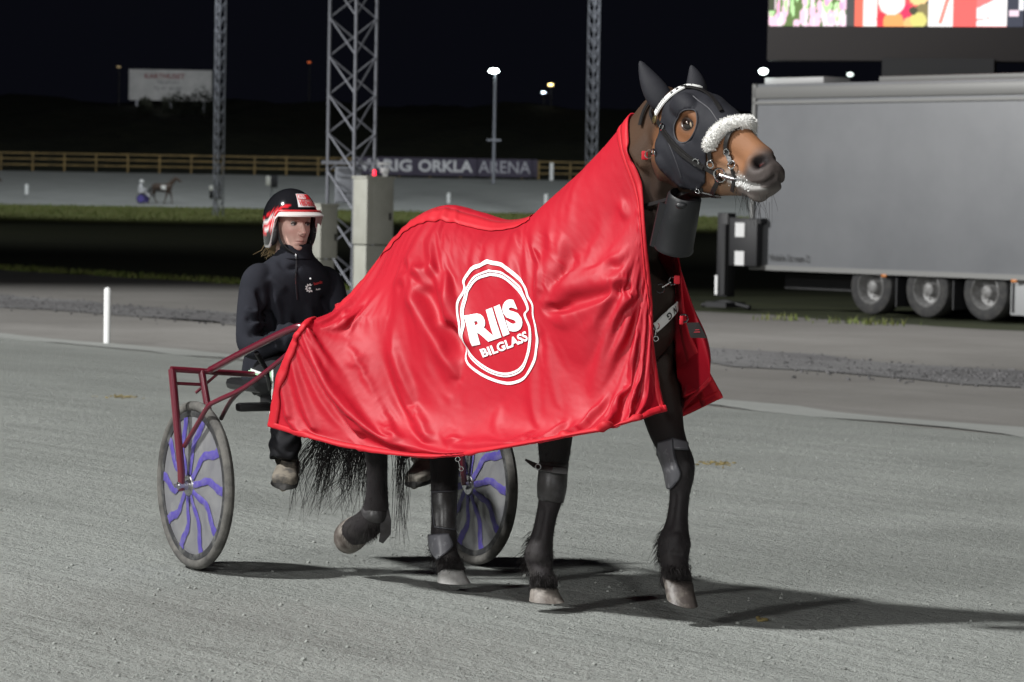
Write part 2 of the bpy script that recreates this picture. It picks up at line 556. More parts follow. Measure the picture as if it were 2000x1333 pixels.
# ------------------------------------------------------------------ lattice masts
def lattice_mast(px, Y, wpx, zbase, ztop, panel, label, base_px=None, rot=0.0, legw=.035, mt=None):
    c = P(px, 380, Y); s = Y / F
    w = wpx * s; a = w
    t = thing('lattice_mast', label, 'mast', (c.x, c.y, zbase), rot, 'lattice floodlight masts')
    leg = [V((-a / 2, a * .29, 0)), V((a / 2, a * .29, 0)), V((0, -a * .577, 0))]
    mt = mt or M['galv']; H = ztop - zbase
    for q in leg:
        mb = MB(); mb.tube([q, q + V((0, 0, H))], legw, 8); mb.box(q + V((0, 0, .02)), (.2, .2, .04))
        mb.build('leg', mt, t)
    for i in range(3):
        p, q = leg[i], leg[(i + 1) % 3]
        mb = MB(); z = 0.1; k = 0
        while z + panel < H:
            if i != 2: mb.tube([p + V((0, 0, z + panel)), q + V((0, 0, z))], legw * .55, 6)
            if i != 1: mb.tube([q + V((0, 0, z + panel)), p + V((0, 0, z))], legw * .55, 6)
            z += panel; k += 1
        mb.build('bracing', mt, t)
    return t
T1 = lattice_mast(687, 64, 92, -.42, 9.5, .78, 'wide grey lattice mast rising behind the pale utility cabinets', rot=.12)
lattice_mast(426, 214, 19, gz(200, 214), 24, .9, 'slim lattice mast on the infield behind and left of the driver', legw=.05)
lattice_mast(1154, 214, 21, gz(200, 214), 24, .9, 'slim lattice mast rising behind the horse\'s neck', legw=.05)
# equipment panel and bracket hung inside the near mast
t = T1
mb = MB(); mb.box((-.05, -.05, 2.62), (1.15, .06, .07)); mb.build('crossbar', M['galv'], t)
mb = MB(); mb.box((-.06, .12, 2.18), (.55, .08, .72), bevel=.02); mb.box((-.06, .07, 2.36), (.5, .05, .05)); mb.box((-.06, .07, 2.05), (.5, .05, .05))
mb.build('equipment_panel', mat('panel_grey', (.36, .38, .42), .6, noise=(6, (.22, .23, .26), .4, .7)), t)

# ------------------------------------------------------------------ pale utility cabinets
M['cab'] = mat('cabinet_paint', (.42, .42, .37), .55, noise=(3, (.36, .36, .31), .4, .7))
def cabinet(px, Y, w, d, z0, z1, zs, label, rz):
    c = P(px, 480, Y)
    t = thing('utility_cabinet', label, 'cabinet', (c.x, c.y, -.42), rz, 'utility cabinets by the mast')
    mb = MB(); mb.box((0, 0, (zs + z1) / 2 - z0), (w, d, z1 - zs), bevel=.015); mb.box((0, 0, z1 - z0 + .012), (w + .05, d + .05, .05), bevel=.01); mb.build('body', M['cab'], t)
    mb = MB(); mb.box((-.02, 0, (zs - z0) / 2 - .01), (w - .06, d - .05, zs - z0 - .02), bevel=.01); mb.build('base', M['cab'], t)
    mb = MB(); mb.box((w * .1, -d / 2 - .004, (zs + z1) / 2 - z0), (w * .7, .012, (z1 - zs) * .9), bevel=.004); mb.build('door', M['cab'], t)
    mb = MB(); mb.box((w * .34, -d / 2 - .02, (zs + z1) / 2 - z0 - .1), (.035, .03, .14), bevel=.006); mb.build('handle', M['black_metal'], t)
    return t
CB = cabinet(728, 61, .62, .5, -.42, 1.88, .60, 'tall two-tier pale grey utility cabinet with a red beacon on top', .62)
cabinet(634, 62.5, .40, .32, -.42, 1.33, .28, 'shorter pale grey utility cabinet right behind the driver\'s helmet', .62)
mb = MB(); mb.cur = 0; mb.lathe((0, 0, 0), (0, 0, 1), [(0, 0), (0, .035), (.03, .035), (.03, .028), (.09, .03), (.11, .015), (.115, 0)], 16)
o = mb.build('beacon_lamp', mat('beacon_red', (.8, .02, .03), .3, emit=((1, .02, .05), 3.0)))
q = P(731, 352, 60.9); o.location = (q.x, q.y, 1.93)
tag(o, 'small glowing red beacon on top of the tall cabinet', 'beacon')
mb = MB(); mb.box((0, 0, .03), (.1, .1, .06)); mb.box((0, 0, .11), (.17, .14, .12), bevel=.03); mb.box((-.02, -.02, .24), (.25, .16, .05), bevel=.01)
o = mb.build('camera_unit', mat('unit_grey', (.5, .5, .5), .5, noise=(20, (.2, .2, .2), .5, .7))); q = P(752, 352, 60.9); o.location = (q.x, q.y, 1.92)
tag(o, 'small grey camera unit on the tall cabinet beside the red beacon', 'camera')

# ------------------------------------------------------------------ far fence with banner
M['fence'] = mat('fence_wood', (.22, .15, .055), .8, noise=(1.2, (.12, .085, .035), .4, .65))
FY = 264.5
def fence(px0, px1, label):
    a = P(px0, 335, FY); b = P(px1, 335, FY)
    t = thing('rail_fence', label, 'fence', (a.x, FY, 3.2), 0, 'yellow wooden fences round the far track')
    L_ = b.x - a.x; n = int(L_ / 2.66) + 1
    for i in range(n):
        mb = MB(); mb.box((i * 2.66, 0, .8), (.16, .16, 1.62)); mb.build('post', M['fence'], t, smooth=False)
    for z in (.55, 1.05, 1.52):
        mb = MB(); mb.box((L_ / 2, -.1, z), (L_, .05, .13)); mb.build('rail', M['fence'], t, smooth=False)
fence(-60, 690, 'yellow wooden rail fence running left from the lattice mast')
fence(1052, 1480, 'yellow wooden rail fence to the right of the dark banner')
a = P(690, 328, FY); b = P(1050, 328, FY)
t = thing('fence_banner', 'dark purple fence banner lettered VARIG ORKLA ARENA in white', 'banner', (a.x, FY, 3.2))
w = b.x - a.x
mb = MB(); mb.box((w / 2, 0, .95), (w, .08, 1.5)); mb.build('panel', mat('banner_purple', (.055, .045, .075), .7), t, smooth=False)
for i in range(6):
    mb = MB(); mb.box((w * (i + .5) / 6, .12, .75), (.12, .12, 1.5)); mb.build('post', M['fence'], t, smooth=False)
M['banner_text'] = mat('banner_text', (.62, .62, .64), .6); M['banner_text2'] = mat('banner_text_thin', (.42, .42, .46), .6)
def lettering(body, h, width, loc, matl, parent, bold=0.0, rot=None, name='lettering'):
    v, f = text_mesh(body, 1.0, .0, bold)
    v = np.array([q[:] for q in v]); lo = v.min(0); hi = v.max(0)
    v = (v - (lo + hi) / 2) * np.array([width / (hi[0] - lo[0]), h / (hi[1] - lo[1]), 1])
    o = mesh_obj(name, v.tolist(), f, matl, parent, smooth=False)
    o.location = loc; o.rotation_euler = rot or (pi / 2, 0, 0)
    return o
pxm = FY / F
lettering('VARIG', 1.0, 104 * pxm, ((752 - 690) * pxm, -.05, 1.02), M['banner_text'], t, .03)
lettering('ORKLA', 1.0, 106 * pxm, ((870 - 690) * pxm, -.05, 1.02), M['banner_text'], t, .03)
lettering('ARENA', 1.0, 101 * pxm, ((985 - 690) * pxm, -.05, 1.02), M['banner_text2'], t, 0)
marker_post(1077, 318, 353, 262.5, 8, 'thick white post at the right end of the purple banner', base=3.2)

# street lamp on the far side
def lamp_post(px, Y, zb, zt, label, headcol, strength, hr, group=None, sign=False, pole=.11):
    c = P(px, 380, Y)
    t = thing('street_lamp', label, 'street lamp', (c.x, c.y, zb), 0, group)
    H = zt - zb
    mb = MB(); mb.tube([(0, 0, 0), (0, 0, H * .6), (0, 0, H)], [pole, pole * .8, pole * .6], 10); mb.build('pole', M['galv'] if sign else M['black_metal'], t)
    mb = MB(); mb.sphere((-hr * .3, -hr * .3, H), hr, 14, 8, sc=(1.25, .8, .55))
    mb.build('lamp_head', mat('lamp_glow', headcol, .4, emit=(headcol, strength)), t)
    if sign:
        mb = MB(); mb.box((0, -.12, H * .385), (1.15, .06, .16), bevel=.02); mb.build('cross_bar', M['galv'], t)
    return t
lamp_post(963, 257, 2.8, 11.95, 'tall grey street lamp with bright white head in front of the purple banner', (.85, 1, .97), 22, .33, sign=True, pole=.14)
for (px, py, col, st, r, lb) in ((1073, 166, (1, .75, .3), 6, .24, 'distant lamp glowing warm yellow on the dark hill right of the white-headed street lamp'),
                                 (1059, 181, (.75, .88, 1), 6, .2, 'distant lamp glowing bluish white just below the yellow lamp'),
                                 (601, 122, (1, .2, .06), .7, .15, 'distant dim orange lamp on the dark hill left of the wide lattice mast'),
                                 (230, 131, (1, .75, .4), .16, .2, 'distant dim yellowish lamp left of the billboard on the hill')):
    Y = 345; q = P(px, py, Y)
    lamp_post(px, Y, 11.0, q.z, lb, col, st, r, 'distant lamps on the hill')

# billboard on the hill
bc = P(333, 167, 338)
t = thing('billboard', 'pale billboard with faded red and grey lettering on the dark hill', 'billboard', (bc.x, 338, 9.5))
mb = MB(); mb.box((0, 0, bc.z - 9.5), (8.9, .3, 3.3), bevel=.03); mb.build('board', mat('board_white', (.6, .6, .6), .7, noise=(.8, (.45, .46, .46), .4, .7)), t)
for dx in (-3.6, 0, 3.6):
    mb = MB(); mb.box((dx, .3, (bc.z - 9.5 - 1) / 2), (.25, .25, bc.z - 9.5 + 1)); mb.build('post', M['galv'], t)
flood('billboard_light', (bc.x - 1, 322, 13), (bc.x, 338, bc.z), 1150, 45, .3)
M['bred'] = mat('faded_red', (.22, .03, .04), .7); M['bgrey'] = mat('faded_grey', (.25, .25, .27), .7)
z = bc.z - 9.5
lettering('KARTHUSET', .55, 4.3, (-.6, -.16, z + .95), M['bred'], t, .02)
lettering('TELEFON', .35, 2.4, (-.3, -.16, z + .3), M['bgrey'], t, .02)
lettering('72 47 30 00', .4, 3.0, (-.3, -.16, z - .35), M['bgrey'], t, .02)

# bushes on the hill
M['bush'] = mat('bush_leaf', (.012, .016, .008), .8, noise=(.5, (.02, .022, .012), .4, .7))
def bush(x, y, h, w, label):
    t = thing('bush', label, 'bush', (x, y, gz(200, y) - .2), 0, 'bushes on the dark hill')
    mb = MB()
    for _ in range(5):
        a = random.uniform(0, 2 * pi); mb.tube([(0, 0, 0), (math.cos(a) * w * .15, math.sin(a) * w * .15, h * .4), (math.cos(a) * w * .35, math.sin(a) * w * .35, h * .8)], [.06, .04, .015], 6)
    mb.build('stem', M['bush'], t)
    v = []; f = []
    for _ in range(900):
        a = random.uniform(0, 2 * pi); r = w / 2 * random.random() ** .5; zz = h * random.uniform(.1, 1) * (1 - .35 * (2 * r / w) ** 2) * (1 + .12 * math.sin(a * 3))
        c = V((math.cos(a) * r, math.sin(a) * r, zz)); s_ = random.uniform(.08, .2)
        u = V((random.gauss(0, 1), random.gauss(0, 1), random.gauss(0, 1))).normalized(); q = u.cross(V((random.gauss(0, 1), random.gauss(0, 1), random.gauss(0, 1)))).normalized()
        n = len(v); v += [c - u * s_, c + q * s_ * .5, c + u * s_, c - q * s_ * .5]; f.append((n, n + 1, n + 2, n + 3))
    mesh_obj('foliage', v, f, M['bush'], t, smooth=False)
for (px, Y, top, w, lb) in ((284, 330, 190, 1.6, 'dark bush below the left part of the billboard'), (345, 330, 180, 3.4, 'dark bush below the middle of the billboard'),
                            (400, 329, 174, 4.2, 'dark bush covering the lower right corner of the billboard')):
    q = P(px, top, Y); bush(q.x, Y, q.z - gz(200, Y) + .2, w, lb)

# infield signs
def sign_box(px, py, Y, zb, label, white_left, big):
    q = P(px, py, Y)
    t = thing('track_sign', label, 'sign', (q.x, Y, zb))
    s = Y / F; h = q.z - zb
    mb = MB(); mb.tube([(0, 0, 0), (0, 0, h)], .06, 8); mb.build('post', M['galv'], t)
    mb = MB(); mb.box((5 * s, -.1, h), (13 * s, .2, (38 if big else 24) * s), bevel=.03); mb.build('box', mat('sign_black', (.025, .025, .03) if not big else (.06, .06, .065), .6), t)
    mb = MB(); mb.box((-7 * s, -.1, h + (3 if big else 1) * s), (9 * s, .16, (9 if big else 18) * s), bevel=.03); mb.build('panel', mat('sign_white', (.6, .6, .56), .6), t)
    if big:
        mb = MB(); mb.box((-7 * s, -.08, h - 10 * s), (9 * s, .16, 16 * s), bevel=.03); mb.build('box', M['black_metal'], t)
sign_box(531, 355, 222, gz(200, 222), 'small white and black sign on a post above the driver\'s helmet', True, False)
sign_box(421, 371, 222, gz(200, 222), 'dark grey sign box with a small white panel at the slim mast', True, True)

# scattered bits of straw and droppings on the sand
def scatter(px, py, n, sx, sy, name):
    mb = MB(); c = G(px, py)
    for _ in range(n):
        x = c.x + random.gauss(0, sx); y = c.y + random.gauss(0, sy); r = random.uniform(.004, .011)
        mb.sphere((x, y, gz(x, y) + r * .4), r, 6, 4, Matrix.Rotation(random.uniform(0, 3), 3, 'Z'), (1.6, .7, .6))
    o = mb.build(name, M['straw'], smooth=False, fix=False); o['kind'] = 'stuff'
M['straw'] = mat('straw', (.24, .19, .07), .9, noise=(30, (.12, .09, .035), .4, .6))
scatter(230, 776, 60, .07, .12, 'straw_scatter'); scatter(1405, 907, 70, .06, .12, 'straw_scatter'); scatter(1490, 1212, 16, .012, .03, 'straw_scatter')
# ================================================================== trailer with LED screen
TD = V((.65, -.76, 0)).normalized(); TB = V((.76, .65, 0)).normalized()     # along, and to the back
L0 = P(1471, 300, 57.9)
TR = thing('semi_trailer', 'long grey box trailer on three axles parked behind the horse', 'trailer', (L0.x, L0.y, -.42), math.atan2(TD.y, TD.x))
# local frame: x along the side, y to the back, z up
zb, zt = .73, 4.12
M['tr_paint'] = mat('trailer_paint', (.175, .18, .19), .5, noise=(.55, (.14, .145, .155), .35, .7), bump=(1.2, .05, .02))
M['tr_trim'] = mat('trailer_trim', (.19, .19, .185), .5, .2)
M['tr_dark'] = mat('trailer_dark', (.012, .012, .014), .6)
M['tyre'] = mat('tyre_rubber', (.022, .022, .023), .8, noise=(8, (.05, .048, .045), .45, .7))
M['rim'] = mat('wheel_rim', (.22, .22, .22), .55, .1, noise=(14, (.10, .095, .09), .4, .7))
mb = MB(); mb.box((6.8, 1.25, (zb + zt) / 2), (13.6, 2.5, zt - zb), bevel=.03); mb.build('body', M['tr_paint'], TR)
mb = MB(); mb.box((6.8, .02, zt - .16), (13.62, .12, .22), bevel=.02); mb.box((6.8, -.015, zt - .34), (13.6, .05, .05)); mb.box((.03, -.01, (zb + zt) / 2), (.08, .06, zt - zb)); mb.box((6.8, -.01, zb + .04), (13.6, .05, .09)); mb.build('edge_trim', M['tr_trim'], TR)
mb = MB(); mb.box((.85, .5, zt + .06), (1.5, .7, .12), bevel=.02); mb.build('roof_plate', mat('roof_pale', (.42, .42, .42), .5), TR)
mb = MB(); mb.box((8.2, .6, zt + .05), (10.6, .8, .1), bevel=.02); mb.build('roof_rail', M['tr_trim'], TR)
mb = MB(); mb.box((6.8, 1.2, .52), (13.2, 1.0, .28)); mb.box((4.3, 1.25, .3), (4.4, .5, .3)); mb.build('chassis', M['tr_dark'], TR)
mb = MB(); mb.box((9.4, .2, .42), (6.5, .25, .6), bevel=.02); mb.build('side_box', mat('side_box_white', (.3, .305, .31), .5), TR)
for k in (2.95, 4.27, 5.6):
    for yb in (.22, 2.28):
        s_ = 1 if yb < 1 else -1
        mb = MB(); ax = V((0, -s_, 0)); c = V((k, yb, .5))
        mb.lathe(c, ax, [(-.19, .30), (-.19, .46), (-.15, .495), (.1, .5), (.15, .48), (.18, .40), (.16, .31), (.1, .29)], 36)
        w = mb.build('wheel', M['tyre'], TR)
        mb = MB(); mb.lathe(c, ax, [(.165, .31), (.172, .295), (.13, .27), (.02, .24), (.0, .15), (.03, .12), (.12, .11), (.14, .08), (.14, 0)], 32)
        for q in range(10):
            an = q * 2 * pi / 10; mb.sphere(c + V((math.cos(an) * .17, -.02 * s_, math.sin(an) * .17)), .018, 6, 4)
        mb.build('rim', M['rim'], w)
    mb = MB(); mb.lathe((k, 1.25, .5), (0, 1, 0), [(-.9, 0), (-.9, .08), (.9, .08), (.9, 0)], 12); mb.build('axle', M['tr_dark'], TR)
    mb = MB()
    mb.box((k + .62, .25, .42), (.03, .4, .5)); mb.build('mudguard', M['tr_dark'], TR)
for k in (3.35, 6.32):
    mb = MB(); mb.box((k, -.03, zb - .02), (.12, .04, .05), bevel=.01); mb.build('side_marker', mat('marker_orange', (.5, .16, .02), .4), TR)
o = lettering('Mobile Screen 2', .12, 1.0, (1.0, -.04, zb + .23), M['black_ink'], TR)
for (k, z_, st, r_) in ((.12, zt + .24, 8, .085), (2.3, zt + .14, 1.4, .06)):
    mb = MB(); mb.sphere((k, .1, z_), r_, 14, 8, sc=(1.2, .8, .7)); mb.build('roof_lamp', mat('roof_lamp', (.85, 1, .95), .4, emit=((.85, 1, .95), st)), TR)
# rear outrigger leg and lift frame
mb = MB(); mb.box((-.55, -.1, .98), (.28, .22, 1.55), bevel=.02); mb.box((-.48, -.12, .9), (.1, .26, 1.3)); mb.box((-.55, -.1, .06), (.55, .5, .1)); mb.tube([(-.55, -.1, .12), (-1.15, -.1, .03)], .04); mb.tube([(-.55, -.1, .12), (.1, -.1, .03)], .04)
o = mb.build('outrigger', M['tr_dark'], TR)
mb = MB(); mb.box((-.02, -.14, 1.22), (.72, .12, .86), bevel=.01); mb.box((-.1, -.08, 1.62), (1.0, .2, .1)); o = mb.build('lift_frame', M['tr_dark'], TR)
for z_ in (1.45, .93):
    mb = MB(); mb.box((-.08, -.215, z_), (.24, .02, .26)); mb.build('reflector', mat('reflector_white', (.7, .7, .7), .4), o)
mb = MB(); mb.box((-.66, -.23, .42), (.06, .02, .36)); mb.build('reflector', M['white_ink'], o)

# LED screen
s0 = P(1497, 118, 57.3); sd = V((.97, -.24, 0)).normalized()
SCN = thing('led_screen', 'lit LED screen in a black frame standing above the grey trailer', 'screen', (s0.x, s0.y, s0.z), math.atan2(sd.y, sd.x))
Wd, Hd = 6.2, 4.2
mb = MB(); mb.box((Wd / 2, .25, Hd / 2), (Wd, .4, Hd), bevel=.02); mb.build('frame', mat('screen_frame', (.028, .024, .024), .6), SCN)
mb = MB(); mb.box((Wd / 2, .25, -.25), (2.0, .5, .6)); mb.build('mount', M['tr_dark'], SCN)
nx, ny = 240, 150
x0, x1, z0, z1 = .02, 4.6, .62, 3.9
gx = np.linspace(x0, x1, nx); gz_ = np.linspace(z0, z1, ny)
XX, ZZ = np.meshgrid(gx, gz_)
U = (XX - x0) / (x1 - x0) * 490; T = (ZZ - z0) * 107          # photo-like pixel units from the screen's lower left
img = np.full((ny, nx, 3), .02)
def fillc(mask, c, soft=None): img[mask] = c
r2 = np.random.default_rng(3)
# flowers behind
reg = U < 150
img[reg] = (.12, .2, .05)
for _ in range(420):
    cx = r2.uniform(0, 150); cy = r2.uniform(0, 330); a = r2.uniform(3, 7); b_ = r2.uniform(7, 20)
    c = [(1.0, .62, .8), (1, .8, .9), (.95, .45, .7), (.55, .9, .4), (.15, .3, .08)][r2.integers(0, 5)]
    if cy < 22: c = [(1, .65, .82), (1, .85, .93)][r2.integers(0, 2)]
    m_ = ((U - cx) / a) ** 2 + ((T - cy) / b_) ** 2 < 1
    img[m_ & reg] = c
img[(U < 12) & (T > 30)] = (.05, .06, .03)
# person in red and white with a bouquet
img[(U > 150) & (U < 168)] = (.06, .06, .06)
img[(U >= 168) & (U < 200)] = (1, .16, .1)
img[(U >= 184) & (U < 214)] = (1, .93, .88)
img[(U >= 210) & (U < 300)] = (1, .08, .1)
for (cx, cy, a, c) in ((225, 14, 16, (.95, .03, .06)), (262, 26, 18, (.9, .03, .12)), (242, 8, 20, (1, .4, .12)), (275, 5, 14, (1, .55, .2)), (238, 48, 26, (1, .9, .85)), (290, 60, 20, (1, .7, .3)), (300, 22, 22, (.25, .2, .08)), (290, 12, 16, (.75, .7, .2)), (280, 30, 8, (.06, .06, .03))):
    img[((U - cx) / a) ** 2 + ((T - cy) / a) ** 2 < 1] = c
img[(U >= 308) & (U < 355)] = (1, .96, .93)
w_ = 330 + T * .3; img[(U > w_ - 4) & (U < w_ + 3) & (T > 6)] = (1, .25, .2)
img[(U >= 355) & (U < 470)] = (1, .2, .2)
img[(U >= 395) & (U < 470) & (T > 14 + (U - 395) * .1) & (T < 32 + (U - 395) * .5)] = (1, .97, .96)
img[(U >= 400) & (U < 470) & (T > 2) & (T < 11 + (U - 400) * .22)] = (1, .95, .93)
img[(U >= 355) & (U < 400) & (T < 60)] = (1, .13, .12)
img[(U >= 458)] = (.03, .035, .06)
img[(U >= 462) & (U < 480) & (T > 20) & (T < 32)] = (.9, .7, .8); img[(U > 480) & (T > 32)] = (.95, .95, 1)
img[(T > 90) & (U > 168) & (U < 455) & (np.sin(U * .06) + np.sin(T * .05 + 1) > .6)] = (1, .9, .85)
vv = np.stack([XX.ravel(), np.full(XX.size, .04), ZZ.ravel()], 1)
ff = [(i * nx + j, i * nx + j + 1, (i + 1) * nx + j + 1, (i + 1) * nx + j) for i in range(ny - 1) for j in range(nx - 1)]
sm = bpy.data.materials.new('led_picture'); sm.use_nodes = True
b = sm.node_tree.nodes['Principled BSDF']; vc = sm.node_tree.nodes.new('ShaderNodeVertexColor'); vc.layer_name = 'Col'
b.inputs['Base Color'].default_value = (.02, .02, .02, 1)
sm.node_tree.links.new(vc.outputs['Color'], b.inputs['Emission Color']); b.inputs['Emission Strength'].default_value = 1.25
o = mesh_obj('picture', vv.tolist(), ff, sm, SCN, smooth=False); set_colors(o, img.reshape(-1, 3))
# ================================================================== the horse
HORSE = thing('horse', 'dark bay trotting horse under a red blanket walking to the right with raised head', 'horse', HF(.5, 0, 0))
hm = MB()
UP = V((0, 0, 1))
tr = catmull([(-.14, 1.02, .03, .07, .07), (-.10, 1.05, .07, .13, .16), (-.02, 1.09, .115, .19, .22), (.08, 1.12, .15, .24, .27), (.20, 1.14, .18, .275, .30), (.40, 1.15, .215, .285, .32), (.62, 1.12, .24, .28, .34),
              (.88, 1.12, .235, .32, .33), (1.08, 1.13, .205, .31, .31), (1.22, 1.13, .185, .26, .27), (1.33, 1.12, .15, .21, .21), (1.40, 1.12, .07, .11, .10)], 4)
loft(hm, [(HF(s, 0, z), HRT, UP, w, a, b) for s, z, w, a, b in tr], 36)
# neck
nk = [(.92, 1.20, .20, .27), (1.08, 1.34, .165, .26), (1.22, 1.50, .125, .22), (1.335, 1.66, .10, .175), (1.43, 1.79, .088, .145), (1.49, 1.87, .075, .11)]
nk = catmull(nk, 4); rings = []
for i in range(len(nk)):
    a = nk[max(i - 1, 0)]; b = nk[min(i + 1, len(nk) - 1)]
    t = (HF(b[0], 0, b[1]) - HF(a[0], 0, a[1])).normalized(); n = t.cross(HRT).normalized()
    rings.append((HF(nk[i][0], 0, nk[i][1]), HRT, n, nk[i][2], nk[i][3], nk[i][3]))
loft(hm, rings, 30)
# head frame
HA = P(1322, 208, 11.32); HM = P(1497, 328, 10.94)
HX = (HM - HA).normalized(); HLEN = (HM - HA).length
HS = V((HX.y, -HX.x, 0)).normalized()                      # the horse's right side
HU = HS.cross(HX).normalized()
if HU.z < 0: HU = -HU
HU0 = HU
rl = math.radians(0)
def HD(x, s, u): return HA + HX * x + HS * s + HU * u
hd = [(-.05, .02, -.05, .03), (-.03, .06, -.12, .06), (.02, .085, -.18, .080), (.08, .098, -.235, .096), (.14, .104, -.258, .105), (.20, .104, -.258, .106), (.26, .098, -.243, .095),
      (.32, .090, -.212, .080), (.38, .080, -.180, .064), (.44, .072, -.152, .056), (.49, .066, -.132, .055), (.53, .057, -.118, .058), (.56, .040, -.104, .056), (.583, .014, -.085, .046), (.594, -.02, -.065, .03)]
hd = catmull(hd, 4)
loft(hm, [(HD(x, 0, (a + b) / 2), HS, HU, w, (a - b) / 2, (a - b) / 2) for x, a, b, w in hd], 32, 2.25)
# cheek, brow, throat
def blob(c, r, sc, R=None):
    hm.sphere(c, r, 20, 14, R, sc)
RH = Matrix((HX, HS, HU)).transposed()
for sd in (1, -1):
    blob(HD(.12, .060 * sd, -.14), .10, (1.0, .52, 1.0), RH)
    blob(HD(.115, .068 * sd, .045), .055, (1.2, .72, .8), RH)
    blob(HD(.515, .043 * sd, -.012), .05, (1.15, .55, .95), RH)
blob(HD(.525, 0, -.102), .034, (1.3, 1.15, .8), RH)
neckpts = [HF(1.30, .0, 1.55), HD(.05, 0, -.12)]
hm.tube([HF(1.36, 0, 1.66), HF(1.45, 0, 1.76), HD(.06, 0, -.10)], [.12, .105, .09], 18)

def px_limb(st, side=None, dr=1.0):
    """stations (px, py, Y, width in px, depth ratio)"""
    out = []
    for px, py, Y, w, k in st:
        p = P(px, py, Y); r = w / 2 * Y / F * 1.08
        out.append((p.x, p.y, p.z, r, r * k))
    limb(hm, out, side or V((1, 0, 0)))
# right fore (weight on it)
px_limb([(1085, 700, 11.62, 95, 1.1), (1085, 800, 11.66, 72, 1.05), (1083, 870, 11.68, 58, 1.05), (1081, 915, 11.69, 50, 1.05), (1079, 945, 11.69, 53, 1.05), (1075, 975, 11.69, 45, 1.1), (1068, 1005, 11.69, 38, 1.25),
         (1061, 1040, 11.69, 37, 1.3), (1056, 1066, 11.69, 43, 1.25), (1053, 1084, 11.69, 50, 1.2), (1054, 1100, 11.69, 46, 1.15), (1058, 1120, 11.67, 42, 1.1), (1061, 1138, 11.66, 50, 1.1), (1063, 1150, 11.65, 54, 1.1)])
# left fore (stepping forward, about to land)
px_limb([(1250, 640, 11.75, 90, 1.1), (1280, 740, 11.70, 82, 1.05), (1292, 800, 11.65, 74, 1.05), (1302, 845, 11.60, 62, 1.05), (1316, 880, 11.56, 55, 1.05), (1327, 908, 11.54, 56, 1.08), (1329, 935, 11.54, 50, 1.1), (1327, 965, 11.54, 38, 1.2),
         (1323, 1010, 11.54, 36, 1.3), (1320, 1036, 11.53, 44, 1.25), (1317, 1060, 11.52, 58, 1.15), (1317, 1080, 11.50, 54, 1.1), (1318, 1104, 11.48, 50, 1.1), (1320, 1124, 11.46, 56, 1.1), (1322, 1140, 11.44, 60, 1.1)])
# right hind (raised, hoof flicked back)
px_limb([(765, 640, 12.40, 100, .9), (750, 740, 12.28, 84, .9), (735, 820, 12.25, 62, 1.1), (733, 865, 12.28, 50, 1.2), (736, 910, 12.32, 42, 1.2), (736, 955, 12.34, 40, 1.2), (734, 990, 12.36, 44, 1.15), (728, 1012, 12.38, 50, 1.1), (712, 1027, 12.42, 52, 1.0), (698, 1036, 12.46, 54, 1.0), (690, 1042, 12.48, 52, 1.0)])
# left hind (on the ground)
px_limb([(840, 640, 12.50, 120, .9), (850, 740, 12.42, 95, .9), (862, 820, 12.34, 70, 1.2), (868, 870, 12.32, 60, 1.25), (869, 920, 12.30, 54, 1.2), (868, 970, 12.28, 48, 1.2), (867, 1015, 12.26, 45, 1.2), (867, 1050, 12.24, 50, 1.15), (870, 1078, 12.22, 48, 1.1), (875, 1096, 12.20, 50, 1.1), (880, 1112, 12.19, 55, 1.1), (882, 1120, 12.18, 56, 1.1)])

hco, hfa = remesh('horse_body', hm, .0075, 5, .5)
# ---------------- face detail, pushed into the skin
hrel = hco - np.array(HA)
hx = hrel @ np.array(HX); hs = hrel @ np.array(HS); hu = hrel @ np.array(HU)
tree0 = BVHTree.FromPolygons([V(c) for c in hco], hfa)
def hit(px, py, tree=tree0):
    d = ray(px, py); r = tree.ray_cast(CAM, d)
    return r[0], r[1]
nr = vnormals(hco, hfa)
isH = (hx > -.08) & (hx < .66) & (np.abs(hs) < .16) & (hu > -.26) & (hu < .16)
def dent(c, r, depth, ell=None):
    d = (hco - np.array(c))
    if ell is not None:
        q = np.stack([d @ np.array(HX) / ell[0], d @ np.array(HS) / ell[1], d @ np.array(HU) / ell[2]], 1)
    else: q = d / r
    k = np.exp(-(q ** 2).sum(1) * 1.0) * isH
    hco[:] -= nr * (k * depth)[:, None]
EYE, EYN = hit(1341, 243)
EX = (EYE - HA).dot(HX); ES = (EYE - HA).dot(HS); EU = (EYE - HA).dot(HU)
NOS, NON = hit(1481, 315)
NX, NSd, NU = (NOS - HA).dot(HX), (NOS - HA).dot(HS), (NOS - HA).dot(HU)
MOUTH = [(1424, 346), (1438, 352), (1456, 359), (1476, 362), (1496, 357), (1511, 346)]
mouth = [hit(*q)[0] for q in MOUTH]; mouth = [q for q in mouth if q is not None]
for sd in (1, -1):
    ec = HD(EX, ES * sd, EU); dent(ec, 0, .016, (.026, .05, .020)); dent(HD(EX + .01, ES * sd, EU - .05), 0, .007, (.05, .05, .02)); dent(HD(EX + .0, ES * sd, EU + .035), 0, -.007, (.035, .05, .014))
    nc = HD(NX, NSd * sd, NU); dent(nc, 0, -.020, (.052, .045, .05)); dent(nc, 0, .085, (.025, .045, .026))
    dent(HD(.40, .075 * sd, -.01), 0, .010, (.09, .04, .02)); dent(HD(.36, .08 * sd, -.045), 0, -.006, (.08, .05, .012))
mp = catmull([tuple(q) for q in mouth], 12)
